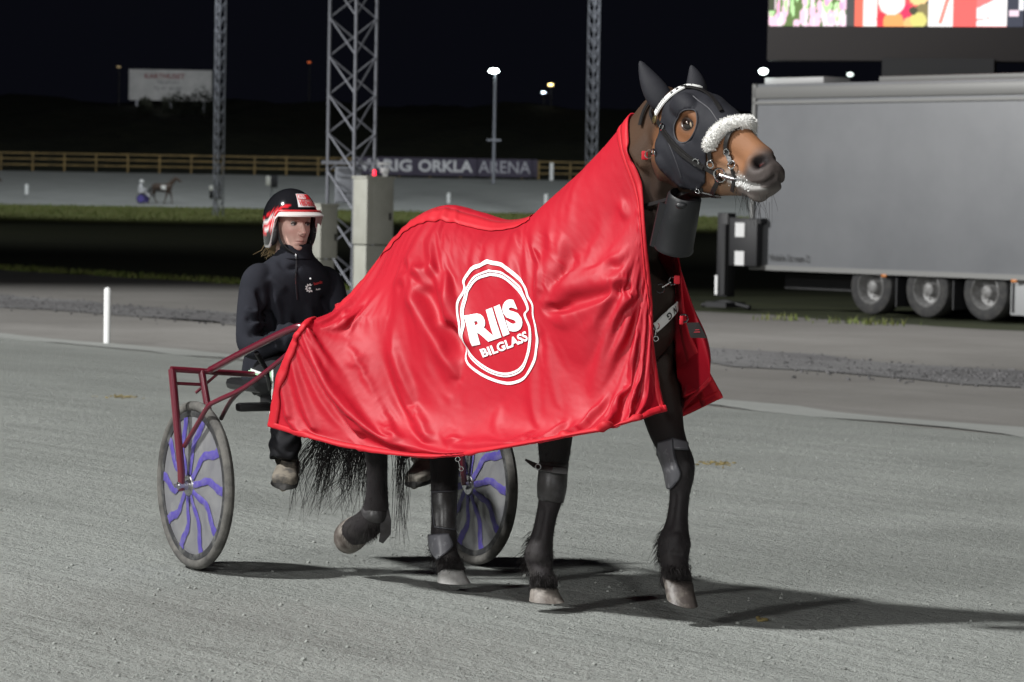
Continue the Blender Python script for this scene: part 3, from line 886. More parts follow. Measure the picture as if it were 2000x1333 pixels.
for sd in (1, -1):
    q = mp.copy()
    if sd < 0:
        q = np.array([HD((V(a) - HA).dot(HX), -(V(a) - HA).dot(HS), (V(a) - HA).dot(HU))[:] for a in mp])
    dmin = np.min(np.linalg.norm(hco[:, None][isH] - q[None], axis=2), axis=1) if isH.any() else 0
    k = np.zeros(len(hco)); k[isH] = np.exp(-(dmin / .0065) ** 2); hco -= nr * (k * .011)[:, None]
    k[isH] = np.exp(-((dmin - .016) / .010) ** 2); hco += nr * (k * .003)[:, None]
# tendons, muscle edges and hollows
hpp = project(hco); toc_ = np.array(CAM) - hco; toc_ /= np.linalg.norm(toc_, axis=1)[:, None]; facing = (nr * toc_).sum(1) > -.1
def groove(pts, h, w, Ymin=10, Ymax=14):
    q = catmull(pts, 6); best = np.full(len(hco), 1e9); al = np.zeros(len(hco))
    m = (hpp[:, 0] > q[:, 0].min() - 4 * w) & (hpp[:, 0] < q[:, 0].max() + 4 * w) & (hpp[:, 1] > q[:, 1].min() - 4 * w) & (hpp[:, 1] < q[:, 1].max() + 4 * w) & facing
    ix = np.where(m)[0]; B = np.full(len(ix), 1e9); A = np.zeros(len(ix)); Q = hpp[ix]
    for i in range(len(q) - 1):
        a, b = q[i], q[i + 1]; d = b - a; t = np.clip(((Q - a) @ d) / (d @ d + 1e-9), 0, 1); v = np.hypot(*(Q - (a + t[:, None] * d)).T); k = v < B; B[k] = v[k]; A[k] = (i + t[k]) / (len(q) - 1)
    hco[ix] += nr[ix] * (h * np.exp(-(B / w) ** 2) * smoothstep(0, .2, A) * (1 - smoothstep(.8, 1, A)))[:, None]
for g_ in (([(1062, 985), (1055, 1030), (1046, 1068)], -.008, 5), ([(1072, 990), (1066, 1030), (1064, 1066)], .004, 4), ([(1319, 955), (1315, 1000), (1308, 1042)], -.008, 5), ([(1330, 960), (1327, 1010), (1328, 1040)], .004, 5),
           ([(1310, 1075), (1320, 1084), (1335, 1080)], -.007, 6), ([(1322, 1040), (1322, 1056), (1318, 1068)], .006, 7), ([(1052, 1100), (1062, 1105), (1075, 1100)], -.005, 5), ([(1312, 905), (1316, 930), (1320, 950)], .005, 6),
           ([(1340, 895), (1343, 915), (1338, 940)], .005, 6), ([(858, 985), (857, 1020), (858, 1045)], -.006, 5), ([(1290, 700), (1300, 760), (1312, 830)], -.012, 10), ([(1300, 620), (1308, 680), (1300, 740)], .014, 12), ([(1330, 640), (1318, 700), (1322, 760)], -.012, 9),
           ([(1285, 440), (1300, 500), (1300, 560)], -.010, 9), ([(1316, 470), (1312, 530), (1310, 590)], .010, 10), ([(1262, 320), (1270, 370), (1268, 430)], -.008, 8), ([(1284, 300), (1290, 340), (1284, 390)], .007, 9)):
    groove(*g_)
# veins and muscle unevenness
pn = hco * 9
hco += nr * (.0022 * (np.sin(pn[:, 0] * 1.3 + np.sin(pn[:, 2])) + np.sin(pn[:, 2] * 1.7 + pn[:, 1])))[:, None]

# ---------------- coat colour: bay head, near-black body and legs, grey muzzle
nV = len(hco)
body = np.array([.030, .020, .016]); col = np.tile(body, (nV, 1))
def blend(k, c):
    global col
    k = np.clip(k, 0, 1)[:, None]; col = col * (1 - k) + np.array(c) * k
z = hco[:, 2]
wob = .5 + .5 * np.sin(hco[:, 0] * 23 + 2 * np.sin(hco[:, 2] * 17)) * np.sin(hco[:, 1] * 19 + hco[:, 2] * 13)
blend(1 - smoothstep(.55, .9, z), (.021, .0185, .0195))
neckm = smoothstep(1.45, 1.75, z)
blend(neckm * .75 * (.45 + .55 * wob), (.075, .040, .022))
bay = np.array([.16, .070, .032])
blend(isH * smoothstep(-.03, .06, hx) * smoothstep(-.22, -.12, hu), bay)
blend(isH * smoothstep(.28, .40, hx) * .8, (.24, .115, .058))
blend(isH * smoothstep(.30, .44, hx) * smoothstep(-.03, -.07, hu), (.20, .13, .085))
blend(isH * smoothstep(.475, .545, hx + .25 * np.clip(-hu - .02, 0, 1) + .02 * wob), (.075, .062, .058))
blend(isH * smoothstep(.43, .50, hx) * smoothstep(-.035, -.06, hu) * .8, (.17, .15, .14))
blend(isH * smoothstep(.585, .615, hx), (.035, .032, .034))
for sd in (1, -1):
    d = np.sqrt(((hx - NX) / .027) ** 2 + ((hs - NSd * sd) / .07) ** 2 + ((hu - NU) / .027) ** 2)
    blend(isH * (1 - smoothstep(.85, 1.3, d)), (.010, .007, .007)); blend(isH * (1 - smoothstep(.2, .5, np.sqrt(((hx - NX - .004) / .026) ** 2 + ((hs - NSd * sd) / .06) ** 2 + ((hu - NU - .003) / .021) ** 2))), (.05, .008, .008))
    d = np.sqrt(((hx - EX) / .040) ** 2 + ((hs - ES * sd) / .06) ** 2 + ((hu - EU) / .030) ** 2)
    blend(isH * (1 - smoothstep(.5, 1.2, d)) * .85, (.05, .028, .018))
dm = np.full(nV, 9.); idx = np.where(isH & (hs > 0))[0]
dm[idx] = np.min(np.linalg.norm(hco[idx][:, None] - mp[None], axis=2), axis=1)
fo = (.5 + .5 * np.sin(hx * 47 + 3 * np.sin(hu * 60))) * .5 + .4
blend(np.exp(-(dm / .007) ** 2), (.02, .016, .016))
blend(np.exp(-((dm - .014) / .010) ** 2) * (hu < -.05) * fo * .75, (.5, .5, .49))
# dusty lower legs
dust = (.5 + .5 * np.sin(hco[:, 0] * 61 + 3 * np.sin(hco[:, 2] * 37))) * smoothstep(.32, .1, z)
blend(dust * .35, (.06, .056, .052))

M['coat'] = mat('horse_coat', (.1, .05, .03), .58, attr=True, noise=(220, (.012, .01, .01), .6, .9), bump=(260, .4, .004), spec=.18)
hb = mesh_obj('body', hco.tolist(), hfa, M['coat']); set_colors(hb, col)
def under(o, root):
    bpy.context.view_layer.update()
    o.parent = root; o.matrix_parent_inverse = root.matrix_world.inverted(); return o
under(hb, HORSE)
HT = BVHTree.FromPolygons([V(c) for c in hco], hfa)
hnr = vnormals(hco, hfa)

# ---------------- eyes
M['eye'] = mat('horse_eye', (.012, .006, .004), .06, spec=.8, coat=1)
M['sclera'] = mat('eye_white', (.62, .50, .36), .2, coat=.6)
for sd in (1, -1):
    c = HD(EX, (ES - .012) * sd, EU)
    mb = MB(); mb.sphere(c, .0245, 24, 16, RH, (1.05, .95, .92))
    o = under(mb.build('eye', M['eye']), HORSE)
    g = (HX * .86 + HU * .42 + HS * sd * .12).normalized()                # sliver of white at the front corner
    vv = []; ff = []
    mb = MB(); R = g.to_track_quat('Z', 'Y').to_matrix()
    mb.lathe(c, g, [(.0268 * math.cos(a), .0268 * math.sin(a)) for a in np.linspace(.02, .52, 7)], 20)
    o2 = mb.build('eye_white', M['sclera'], o)
    mb = MB()                                                        # lids
    pts = [HD(EX + .029 * math.cos(a), (ES + .001 - .006 * abs(math.cos(a))) * sd, EU + .0195 * math.sin(a) + .003 * math.cos(a)) for a in np.linspace(0, 2 * pi, 25)]
    mb.tube(pts, .0042, 8, cap=False)
    under(mb.build('eyelid', mat('eyelid', (.022, .014, .011), .35)), HORSE)

# ---------------- hooves
M['hoof'] = mat('hoof_horn', (.085, .07, .06), .6, noise=(12, (.26, .235, .21), .4, .65), bump=(60, .4, .006))
M['hoof_pale'] = mat('hoof_pale', (.24, .235, .225), .65, noise=(16, (.36, .355, .345), .4, .65), bump=(60, .4, .006))
M['hoof_dark'] = mat('hoof_dark', (.06, .05, .045), .5, noise=(14, (.2, .18, .155), .5, .75), bump=(60, .4, .006))
def hoof(st, matl):
    mb = MB(); out = []
    for px, py, Y, w, k in st:
        p = P(px, py, Y); r = w / 2 * Y / F; out.append((p.x, p.y, p.z, r, r * k))
    limb(mb, out, V((1, 0, 0)), 28, 3)
    return under(mb.build('hoof', matl), HORSE)
def standing_hoof(bot, wb, top, wt, matl, tilt=0.0):
    B = P(*bot); T = P(*top); mb = MB(); rings = []
    for k, extra in ((0.0, .93), (.04, 1.0), (.12, 1.0), (.35, .985), (.6, .97), (.82, .97), (.95, .99), (1.0, .93)):
        c = B.lerp(T, k); w = (wb + (wt - wb) * k) * extra / 2 * bot[2] / F; tl = tilt * (1 - k)
        fwd = (HFW * math.cos(tl) - UP * math.sin(tl) + HFW * 0).normalized(); fwd = (fwd + UP * .30 * k * -1).normalized()
        rings.append((c, HRT, fwd, w, w * 1.22, w * .95))
    loft(mb, rings, 30, 2.1)
    return under(mb.build('hoof', matl, sharp=50), HORSE)
standing_hoof((1066, 1176, 11.64), 66, (1061, 1143, 11.665), 52, M['hoof'])
standing_hoof((1331, 1178, 11.38), 58, (1321, 1130, 11.44), 60, M['hoof_dark'], .25)
standing_hoof((885, 1139, 12.17), 62, (878, 1106, 12.195), 50, M['hoof_pale'])
hoof([(704, 1032, 12.44, 50, 1.1), (698, 1037, 12.47, 57, 1.1), (689, 1044, 12.53, 61, 1.1), (681, 1050, 12.58, 60, 1.1), (677, 1053, 12.60, 55, 1.1)], M['hoof'])

# ---------------- ears in their black covers
M['hood'] = mat('hood_cloth', (.011, .0115, .0155), .7, noise=(9, (.018, .018, .023), .4, .7), bump=(420, .35, .0015), spec=.25)
def ear(base_px, tip_px, Yb, Yt, wpx, lean):
    b = P(*base_px, Yb); t = P(*tip_px, Yt); ax = (t - b); L_ = ax.length
    s = Yb / F; mb = MB(); st = []
    for k, w in ((0, .80), (.12, .98), (.3, 1.0), (.5, .86), (.7, .62), (.86, .38), (.96, .2), (1, .06)):
        p = b + ax * k + V((lean * math.sin(k * pi) * s, 0, 0)); st.append((p.x, p.y, p.z, wpx / 2 * w * s, wpx / 2 * w * s * .62))
    limb(mb, st, V((1, 0, .45)), 20, 4)
    # hollow front fold
    return mb
e1 = ear((1300, 208), (1250, 120), 11.36, 11.42, 50, -3); e2 = ear((1362, 186), (1350, 128), 11.50, 11.52, 40, 2)
hoodv, hoodf = None, None
for e in (e1, e2):
    under(e.build('ear', M['hood']), HORSE)
# ================================================================== hood, bridle, boots, tail
def hitB(px, py, off=0.0):
    d = ray(px, py); r = HT.ray_cast(CAM, d)
    if r[0] is None:
        best = None; q = CAM + d * (11.2 / d.y)
        r = HT.find_nearest(q)
        for Y in np.linspace(10.8, 12.8, 60):
            q = CAM + d * (Y / d.y); k = HT.find_nearest(q)
            if best is None or (k[0] - q).length < best[0]: best = ((k[0] - q).length, k)
        r = best[1]
    n = r[1].normalized()
    return r[0] + n * off, n
def HLpx(px, py, s):
    d = ray(px, py); k = (s - (CAM - HA).dot(HS)) / d.dot(HS); q = CAM + d * k - HA
    return q.dot(HX), q.dot(HU)

# hood: the skin inside an outline, lifted off and given thickness, open round the eyes
poly = [HLpx(*q, .09) for q in [(1292, 226), (1290, 262), (1290, 302), (1300, 332), (1312, 352), (1322, 364), (1350, 372), (1369, 356), (1374, 330), (1380, 296), (1402, 262)]]
poly = [(poly[0][0] - .03, .06), (-.03, .2), (poly[-1][0] + .015, .2)][:0] + [(-.045, .2)] + poly + [(poly[-1][0] + .03, .2)]
PL = np.array(poly)
def in_poly(x, y):
    c = np.zeros(len(x), bool); n = len(PL); j = n - 1
    for i in range(n):
        xi, yi = PL[i]; xj, yj = PL[j]
        c ^= ((yi > y) != (yj > y)) & (x < (xj - xi) * (y - yi) / (yj - yi + 1e-12) + xi); j = i
    return c
hrel = hco - np.array(HA); hx = hrel @ np.array(HX); hs = hrel @ np.array(HS); hu = hrel @ np.array(HU)
er = (.050, .058)                                              # eye opening
ecx, ecu = EX + .004, EU - .008
inside = in_poly(hx, hu) & (np.abs(hs) < .2) & (hx < .5) & (((hx - ecx) / er[0]) ** 2 + ((hu - ecu) / er[1]) ** 2 > 1)
fsel = [f for f in hfa if all(inside[i] for i in f)]
used = sorted({i for f in fsel for i in f}); mp_ = {i: k for k, i in enumerate(used)}
hv = hco[used].copy(); hn = hnr[used]
cnt = {}
for f in fsel:
    for a, b in zip(f, f[1:] + f[:1]): cnt[(min(a, b), max(a, b))] = cnt.get((min(a, b), max(a, b)), 0) + 1
bnd = {i for e, c in cnt.items() if c == 1 for i in e}
for i in bnd:
    k = mp_[i]; x, u = hx[i], hu[i]
    e = math.hypot((x - ecx) / er[0], (u - ecu) / er[1])
    if e < 1.45 and abs(hs[i]) > .03:
        nx_, nu_ = ecx + (x - ecx) / e, ecu + (u - ecu) / e
    else:
        best = None
        for j in range(len(PL)):
            a = PL[j]; b = PL[(j + 1) % len(PL)]; d = b - a; t = np.clip(((x - a[0]) * d[0] + (u - a[1]) * d[1]) / (d @ d + 1e-12), 0, 1)
            q = a + d * t; dd = math.hypot(q[0] - x, q[1] - u)
            if best is None or dd < best[0]: best = (dd, q)
        nx_, nu_ = best[1] if best[0] < .015 else (x, u)
    hv[k] += np.array(HX) * (nx_ - x) + np.array(HU) * (nu_ - u)
hv = hv + hn * .0045
wr = np.sin(hx[used] * 60 + hu[used] * 95 + 2.5 * np.sin(hx[used] * 31)) * np.sin(hu[used] * 40 + hs[used] * 60)
hv += hn * (wr * .0014)[:, None]
ho = mesh_obj('hood', hv.tolist(), [tuple(mp_[i] for i in f) for f in fsel], M['hood'])
md = ho.modifiers.new('s', 'SOLIDIFY'); md.thickness = .003; md.offset = 1
under(ho, HORSE)
# seams on the hood
mb = MB()
ang = np.linspace(0, 2 * pi, 40)
for sd in (1,):
    pts = []
    for a in ang:
        q = HD(ecx + er[0] * 1.03 * math.cos(a), .3 * sd, ecu + er[1] * 1.03 * math.sin(a))
        r = HT.ray_cast(q, -HS * sd)
        if r[0] is not None: pts.append(r[0] + r[1] * .008)
    mb.tube(pts + pts[:1], .0028, 6, cap=False)
for line in ([(1296, 250), (1318, 300), (1334, 345)], [(1352, 192), (1385, 215), (1404, 240)]):
    mb.tube([hitB(q[0], q[1], .0085)[0] for q in catmull(line, 5)], .0025, 6)
under(mb.build('seam', mat('hood_seam', (.015, .015, .018), .6)), ho) if False else under(mb.build('hood_seam', mat('hood_seam', (.03, .03, .036), .6)), HORSE)

BR = thing('bridle', 'black leather bridle with white browband on the horse\'s head', 'bridle', HD(.2, 0, 0))
def strap(name, pts, wpx, off=.009, th=.004, matl=None, root=BR, dens=6, free=False):
    """a strap laid on the head along photo points"""
    q = catmull(pts, dens)
    P_, N_ = [], []
    for r in q:
        a, n = hitB(r[0], r[1], off); P_.append(a); N_.append(n)
    for _ in range(3):
        P_ = [P_[0]] + [P_[i] * .5 + (P_[i - 1] + P_[i + 1]) * .25 for i in range(1, len(P_) - 1)] + [P_[-1]]
        N_ = [N_[0]] + [(N_[i] * .5 + (N_[i - 1] + N_[i + 1]) * .25).normalized() for i in range(1, len(N_) - 1)] + [N_[-1]]
    mb = MB(); mb.ribbon(P_, N_, wpx * 11.2 / F, th)
    return under(mb.build(name, matl or M['leather'], sharp=30), root), P_, N_
bb, bp_, bn_ = strap('browband', [(1287, 224), (1296, 209), (1309, 194), (1327, 181), (1346, 174), (1366, 177)], 14, .012, .005, M['white_strap'])
def put_text(body, h, width, pts, k, parent, matl, flip=1, name='lettering', off=.0065, bold=.03):
    """flat lettering on a strap at fraction k of its length"""
    i = min(int(k * (len(pts[0]) - 1)), len(pts[0]) - 2)
    t = (pts[0][i + 1] - pts[0][i]).normalized() * flip; n = pts[1][i]; n = (n - t * n.dot(t)).normalized(); u = n.cross(t)
    v, f = text_mesh(body, 1.0, 0, bold); v = np.array([q[:] for q in v]); lo = v.min(0); hi = v.max(0)
    v = (v - (lo + hi) / 2) * np.array([width / (hi[0] - lo[0]), h / (hi[1] - lo[1]), 1])
    c = pts[0][i] + n * off
    return under(mesh_obj(name, [c + t * q[0] + u * q[1] for q in v], f, matl, smooth=False), parent)
for body, k in (('B', .52), ('B', .63), ('V', .75), ('T', .86)): put_text(body, .013, .011, (bp_, bn_), k, bb, M['black_ink'])
put_text('IIIIIII', .013, .05, (bp_, bn_), .25, bb, mat('grey_ink', (.12, .12, .12), .5), bold=0)
strap('cheek_strap', [(1289, 238), (1300, 256), (1318, 280), (1345, 305), (1372, 323), (1402, 340)], 10)
strap('cheek_strap', [(1300, 258), (1322, 288), (1350, 311), (1378, 328)], 7, .015)
strap('nose_strap', [(1448, 250), (1432, 256), (1423, 270), (1420, 288), (1425, 308), (1431, 322)], 10)
strap('fleece_strap', [(1386, 296), (1389, 306), (1391, 318)], 10)
strap('crown_strap', [(1272, 202), (1264, 214), (1258, 230), (1254, 246)], 9, .010)
strap('crown_strap', [(1281, 204), (1274, 222), (1282, 240)], 7, .010)
strap('overcheck', [(1332, 176), (1362, 180), (1388, 195), (1409, 222)], 8, .013)
strap('curb_strap', [(1408, 348), (1400, 362), (1392, 376)], 10, .008)
strap('curb_strap', [(1432, 330), (1436, 350), (1432, 372)], 8, .006)
strap('jaw_strap', [(1352, 371), (1380, 378), (1408, 382)], 12, .006)
def buckle(px, py, r, off=.016, matl=None, ax=None, thick=.0028):
    c, n = hitB(px, py, off); mb = MB(); mb.ring(c, ax or n, r, thick, 20, 6)
    return under(mb.build('buckle', matl or M['chrome']), BR)
for (px, py, r) in ((1299, 249, .012), (1364, 316, .012), (1392, 320, .013), (1425, 296, .012), (1283, 298, .010), (1366, 369, .009)): buckle(px, py, r)
c, n = hitB(1411, 341, .014); mb = MB(); mb.ring(c, (n + HX * .1).normalized(), .024, .0036, 28, 8); BIT = under(mb.build('bit_ring', M['chrome']), BR)
c2, n2 = hitB(1433, 324, .014); mb = MB(); mb.ring(c2, n2, .014, .003, 22, 8); under(mb.build('bit_ring', M['chrome']), BR)
m2, _ = hitB(1446, 352, .0); mb = MB(); mb.tube([c + n * .0, c * .4 + m2 * .6 + n * .006, m2 - n * .01], .0065, 10); under(mb.build('bit', M['steel']), BR)
c3, n3 = hitB(1286, 235, .014); mb = MB(); mb.lathe(c3, n3, [(0, .0155), (.003, .0155), (.006, .011), (.007, 0)], 24); under(mb.build('rosette', mat('rosette_brass', (.25, .2, .09), .4, .8, noise=(80, (.1, .08, .04), .4, .6))), BR)
# rein from the bit back to the driver, off the skin
rp = [c + n * .006, P(1392, 357, 11.10), P(1362, 368, 11.16), P(1330, 380, 11.22), P(1295, 393, 11.30), P(1262, 402, 11.38), P(1235, 410, 11.46)]
rp = [V(q) for q in catmull([tuple(q) for q in rp], 5)]
mb = MB(); mb.ribbon(rp, [HS + UP * .35] * len(rp), 9 * 11.2 / F, .004); under(mb.build('rein', M['leather']), BR)
mb = MB(); k = 9; mb.box(P(1366, 366, 11.13), (.028, .02, .03), bevel=.005); under(mb.build('rein_keeper', M['leather']), BR)

# white fleece noseband
FL = thing('fleece_noseband', 'fluffy white fleece roll across the horse\'s nose', 'noseband', HD(.37, 0, .1))
fl = [hitB(*q, .014) for q in ((1391, 298), (1389, 285), (1397, 268), (1412, 254), (1430, 246))]
loc = [((a - HA).dot(HX), (a - HA).dot(HS), (a - HA).dot(HU)) for a, n in fl]
topx = loc[-1][0] + .015
path = loc + [(topx + .003, 0.0, .098)] + [(x, -s_ * .78, u) for x, s_, u in loc[::-1]]
path = catmull(path, 8)
pts = [HD(*q) for q in path]
kk = np.linspace(0, 1, len(pts)); rad = .0238 * np.clip(np.minimum(kk, 1 - kk) * 14, .35, 1) ** .5
mb = MB(); mb.tube(pts, list(rad), 20)
core = mb
M['fleece'] = mat('white_fleece', (.80, .79, .76), .95, noise=(90, (.66, .65, .62), .45, .75), bump=(160, .9, .006), sheen=.4)
under(core.build('roll', M['fleece'], sharp=None), FL)
mb = MB()
for _ in range(5200):
    k = random.random() * (len(pts) - 1); i = int(k); t = (pts[min(i + 1, len(pts) - 1)] - pts[max(i - 1, 0)]).normalized()
    c = pts[i].lerp(pts[min(i + 1, len(pts) - 1)], k - i); r = rad[i]
    d = V((random.gauss(0, 1), random.gauss(0, 1), random.gauss(0, 1))); d = (d - t * d.dot(t)).normalized()
    e = V((random.gauss(0, 1), random.gauss(0, 1), random.gauss(0, 1))) * .005
    s_ = c + d * (r - .002); mb.strand([s_, s_ + d * .005 + e * .5, s_ + d * random.uniform(.004, .007) + e * .5], .0011, .0004)
under(mb.build('pile', M['fleece'], fix=False), FL)

# throat cone hanging under the jaw
CN = thing('throat_guard', 'black plastic cone hanging under the horse\'s throat', 'horse guard', P(1322, 440, 11.2))
a = P(1338, 380, 11.17); b = P(1315, 486, 11.26); ax = (b - a).normalized(); L_ = (b - a).length
M['blk_plastic'] = mat('black_plastic', (.008, .0085, .010), .45, noise=(60, (.04, .04, .04), .62, .8), bump=(25, .12, .004))
mb = MB(); mb.lathe(a, ax, [(0, .054), (.01, .061), (L_ * .5, .066), (L_ - .012, .070), (L_ - .004, .073), (L_, .071), (L_ - .006, .066), (L_ * .3, .057)], 40)
for i, p in enumerate(mb.v): pass
under(mb.build('cone', M['blk_plastic'], sharp=60), CN)
a2 = P(1304, 400, 11.17); b2 = P(1289, 486, 11.24)
mb = MB(); mb.ribbon([a2, a2.lerp(b2, .5), b2], [V((-.45, -1, .05))] * 3, [.07, .078, .085], .006); under(mb.build('side_flap', M['blk_plastic']), CN)
mb = MB(); mb.sphere(P(1331, 402, 11.055), .016, 16, 10, sc=(1.3, .6, .8)); under(mb.build('stud', M['blk_plastic']), CN)

# whiskers
mb = MB()
for _ in range(46):
    x = random.uniform(.46, .6); s_ = random.uniform(-.03, .05); q = HD(x, s_, -.13 if x < .58 else -.09)
    d = (HX * random.uniform(-.1, .9) + UP * random.uniform(-1.4, -.5) + HS * random.uniform(-.4, .6)).normalized(); l = random.uniform(.03, .085)
    mb.strand([q - d * .02, q + d * l * .5, q + d * l + UP * -.008], .0007, .0003)
under(mb.build('whiskers', M['black_ink'], fix=False), HORSE)

# ---------------- boots and leg feathers
M['boot'] = mat('boot_leather', (.022, .020, .020), .4, noise=(20, (.05, .048, .05), .45, .7), bump=(90, .2, .003))
M['boot_grey'] = mat('boot_grey', (.13, .13, .145), .42, noise=(35, (.36, .36, .37), .56, .74), bump=(70, .2, .003))
M['boot_edge'] = mat('boot_edge', (.05, .05, .058), .45)
def patch(name, left, right, matl, off=.006, th=.006, nu=14, nv=8, root=HORSE, bulge=0.0):
    """a leather plate moulded on the skin between two photo outlines"""
    Lc = catmull(left, nv); Rc = catmull(right, nv)
    m = min(len(Lc), len(Rc)); v = []; N_ = []
    for i in range(m):
        for j in range(nu):
            k = j / (nu - 1); q = Lc[i] * (1 - k) + Rc[i] * k
            a, n = hitB(q[0], q[1], off); v.append(a); N_.append(n)
    f = [(i * nu + j, i * nu + j + 1, (i + 1) * nu + j + 1, (i + 1) * nu + j) for i in range(m - 1) for j in range(nu - 1)]
    vs_ = np.array([q[:] for q in v]).reshape(m, nu, 3)
    for _ in range(3):
        w = vs_.copy(); w[1:-1, 1:-1] = .5 * vs_[1:-1, 1:-1] + .125 * (vs_[:-2, 1:-1] + vs_[2:, 1:-1] + vs_[1:-1, :-2] + vs_[1:-1, 2:]); vs_ = w
    toc = np.array(CAM) - vs_; toc /= np.linalg.norm(toc, axis=2, keepdims=True)
    if bulge:
        ii, jj = np.meshgrid(np.linspace(0, pi, m), np.linspace(0, pi, nu), indexing='ij'); vs_ = vs_ + toc * (np.sin(ii) * np.sin(jj) * bulge)[..., None]
    o = mesh_obj(name, vs_.reshape(-1, 3).tolist(), f, matl)
    md = o.modifiers.new('s', 'SOLIDIFY'); md.thickness = th; md.offset = 0
    under(o, root)
    edge = list(vs_[:, 0]) + list(vs_[-1, 1:]) + list(vs_[::-1, -1][1:]) + list(vs_[0, ::-1][1:])
    mb = MB(); mb.tube([V(q) for q in edge], th * .62, 6, cap=False); e = under(mb.build('binding', M['boot_edge']), o)
    return o
def sleeve(name, st, matl, root=HORSE):
    mb = MB(); out = []
    for px, py, Y, w, k in st:
        p = P(px, py, Y); r = w / 2 * Y / F; out.append((p.x, p.y, p.z, r, r * k))
    limb(mb, out, V((1, 0, 0)), 24, 4)
    return under(mb.build(name, matl, sharp=50), root)
sleeve('knee_boot', [(1082, 898, 11.69, 40, 1.1), (1082, 902, 11.69, 58, 1.1), (1080, 925, 11.69, 58, 1.1), (1078, 950, 11.69, 59, 1.12), (1076, 972, 11.69, 54, 1.15), (1075, 978, 11.69, 50, 1.15), (1075, 979, 11.69, 30, 1.1)], M['boot'])
mb = MB(); mb.ribbon([P(1108, 921, 11.62), P(1080, 918, 11.61), P(1056, 914, 11.64), P(1044, 909, 11.66), P(1026, 898, 11.66)], [V((0, -1, .2))] * 5, [.026, .026, .022, .02, .008], .004)
under(mb.build('boot_strap', M['boot']), HORSE)
mb = MB(); mb.ring(P(1051, 912, 11.63), V((.2, -1, 0)), .010, .0025, 16, 6); under(mb.build('boot_buckle', M['steel']), HORSE)
patch('knee_boot', [(1289, 866), (1288, 892), (1294, 918), (1302, 942), (1308, 953)], [(1313, 860), (1316, 885), (1322, 908), (1327, 928), (1312, 954)], M['boot_grey'], .008, .008, bulge=.006)
patch('boot_band', [(1312, 858), (1316, 878)], [(1340, 866), (1341, 880)], M['boot_grey'], .007, .006, nv=6)
patch('hock_boot', [(846, 962), (848, 1000), (851, 1030)], [(888, 960), (888, 995), (886, 1035)], M['boot'], .006, .006)
patch('fetlock_boot', [(842, 1046), (840, 1068), (856, 1092)], [(874, 1044), (880, 1070), (858, 1094)], M['boot_grey'], .010, .006, bulge=.008)
mb = MB(); q = [P(748, 998, 12.34), P(753, 1020, 12.33), P(753, 1042, 12.33), P(744, 1060, 12.33)]
mb.ribbon(q, [V((.3, -1, 0))] * 4, [.05, .048, .045, .02], .006); under(mb.build('fetlock_boot', M['boot']), HORSE)
sleeve('pastern_strap', [(734, 994, 12.355, 30, 1.1), (734, 996, 12.355, 50, 1.2), (732, 1004, 12.365, 54, 1.2), (731, 1006, 12.365, 30, 1.1)], M['boot'])
M['hair'] = mat('dark_hair', (.012, .010, .010), .7, spec=.2)
def feather(spots, n, ln, dirs, root=HORSE):
    mb = MB()
    for _ in range(n):
        k = random.random() * (len(spots) - 1); i = int(k); a = np.array(spots[i]); b = np.array(spots[i + 1]); q = a + (b - a) * (k - i)
        p = P(q[0] + random.gauss(0, 5), q[1] + random.gauss(0, 5), q[2] + random.gauss(0, .012))
        d = (V(dirs) + V((random.gauss(0, .3), random.gauss(0, .5), random.gauss(0, .35)))).normalized(); l = random.uniform(.4, 1) * ln
        mb.strand([p, p + d * l * .5, p + d * l + V((random.gauss(0, .006), 0, -.35 * l))], .0012, .0003)
    return under(mb.build('feather_hair', M['hair'], fix=False), root)
feather([(1044, 1045, 11.70), (1038, 1075, 11.70), (1040, 1100, 11.70)], 420, .055, (-.6, .3, -.7))
feather([(1304, 1030, 11.54), (1297, 1060, 11.53), (1300, 1090, 11.51)], 420, .055, (-.5, .3, -.75))
feather([(1040, 1128, 11.62), (1062, 1130, 11.60), (1084, 1130, 11.62)], 320, .028, (0, -.25, -1))
feather([(858, 1094, 12.16), (878, 1096, 12.13), (900, 1096, 12.16)], 300, .024, (0, -.25, -1))
feather([(1296, 1112, 11.40), (1320, 1114, 11.37), (1345, 1112, 11.40)], 340, .028, (0, -.25, -1))
feather([(850, 1060, 12.25), (852, 1090, 12.24)], 140, .045, (-.4, .3, -.8))
feather([(700, 1015, 12.42), (722, 1030, 12.36), (735, 1030, 12.33)], 320, .045, (-.3, -.3, -.7))

# short coat hair on the lower legs, softening their outline
mb = MB(); cand = np.where((hco[:, 2] < .62) & (hco[:, 2] > .06))[0]
for i in rng.choice(cand, 6500):
    p = V(hco[i]); n = V(hnr[i]); d = (n * random.uniform(.25, .8) + UP * -1 + V((random.gauss(0, .25), random.gauss(0, .25), 0))).normalized(); l = random.uniform(.006, .013) * (1.6 if p.z < .22 else 1)
    mb.strand([p - n * .001, p + d * l * .5, p + d * l], .0006, .0002)
under(mb.build('leg_hair', mat('leg_hair', (.03, .027, .027), .7, spec=.2), fix=False), HORSE)
# foam at the bit
mb = MB()
for _ in range(60):
    q = (random.gauss(1440, 8), random.gauss(354, 6)); a, n = hitB(*q, .000); r = random.uniform(.0015, .0042); mb.sphere(a, r, 7, 5)
for _ in range(40):
    k = random.random(); q = (1445 + 22 * k + random.gauss(0, 3), 356 + 14 * k + random.gauss(0, 3)); a, n = hitB(*q, .001); mb.sphere(a, random.uniform(.0015, .0035), 7, 5)
under(mb.build('foam', mat('foam', (.58, .58, .57), .6)), HORSE)
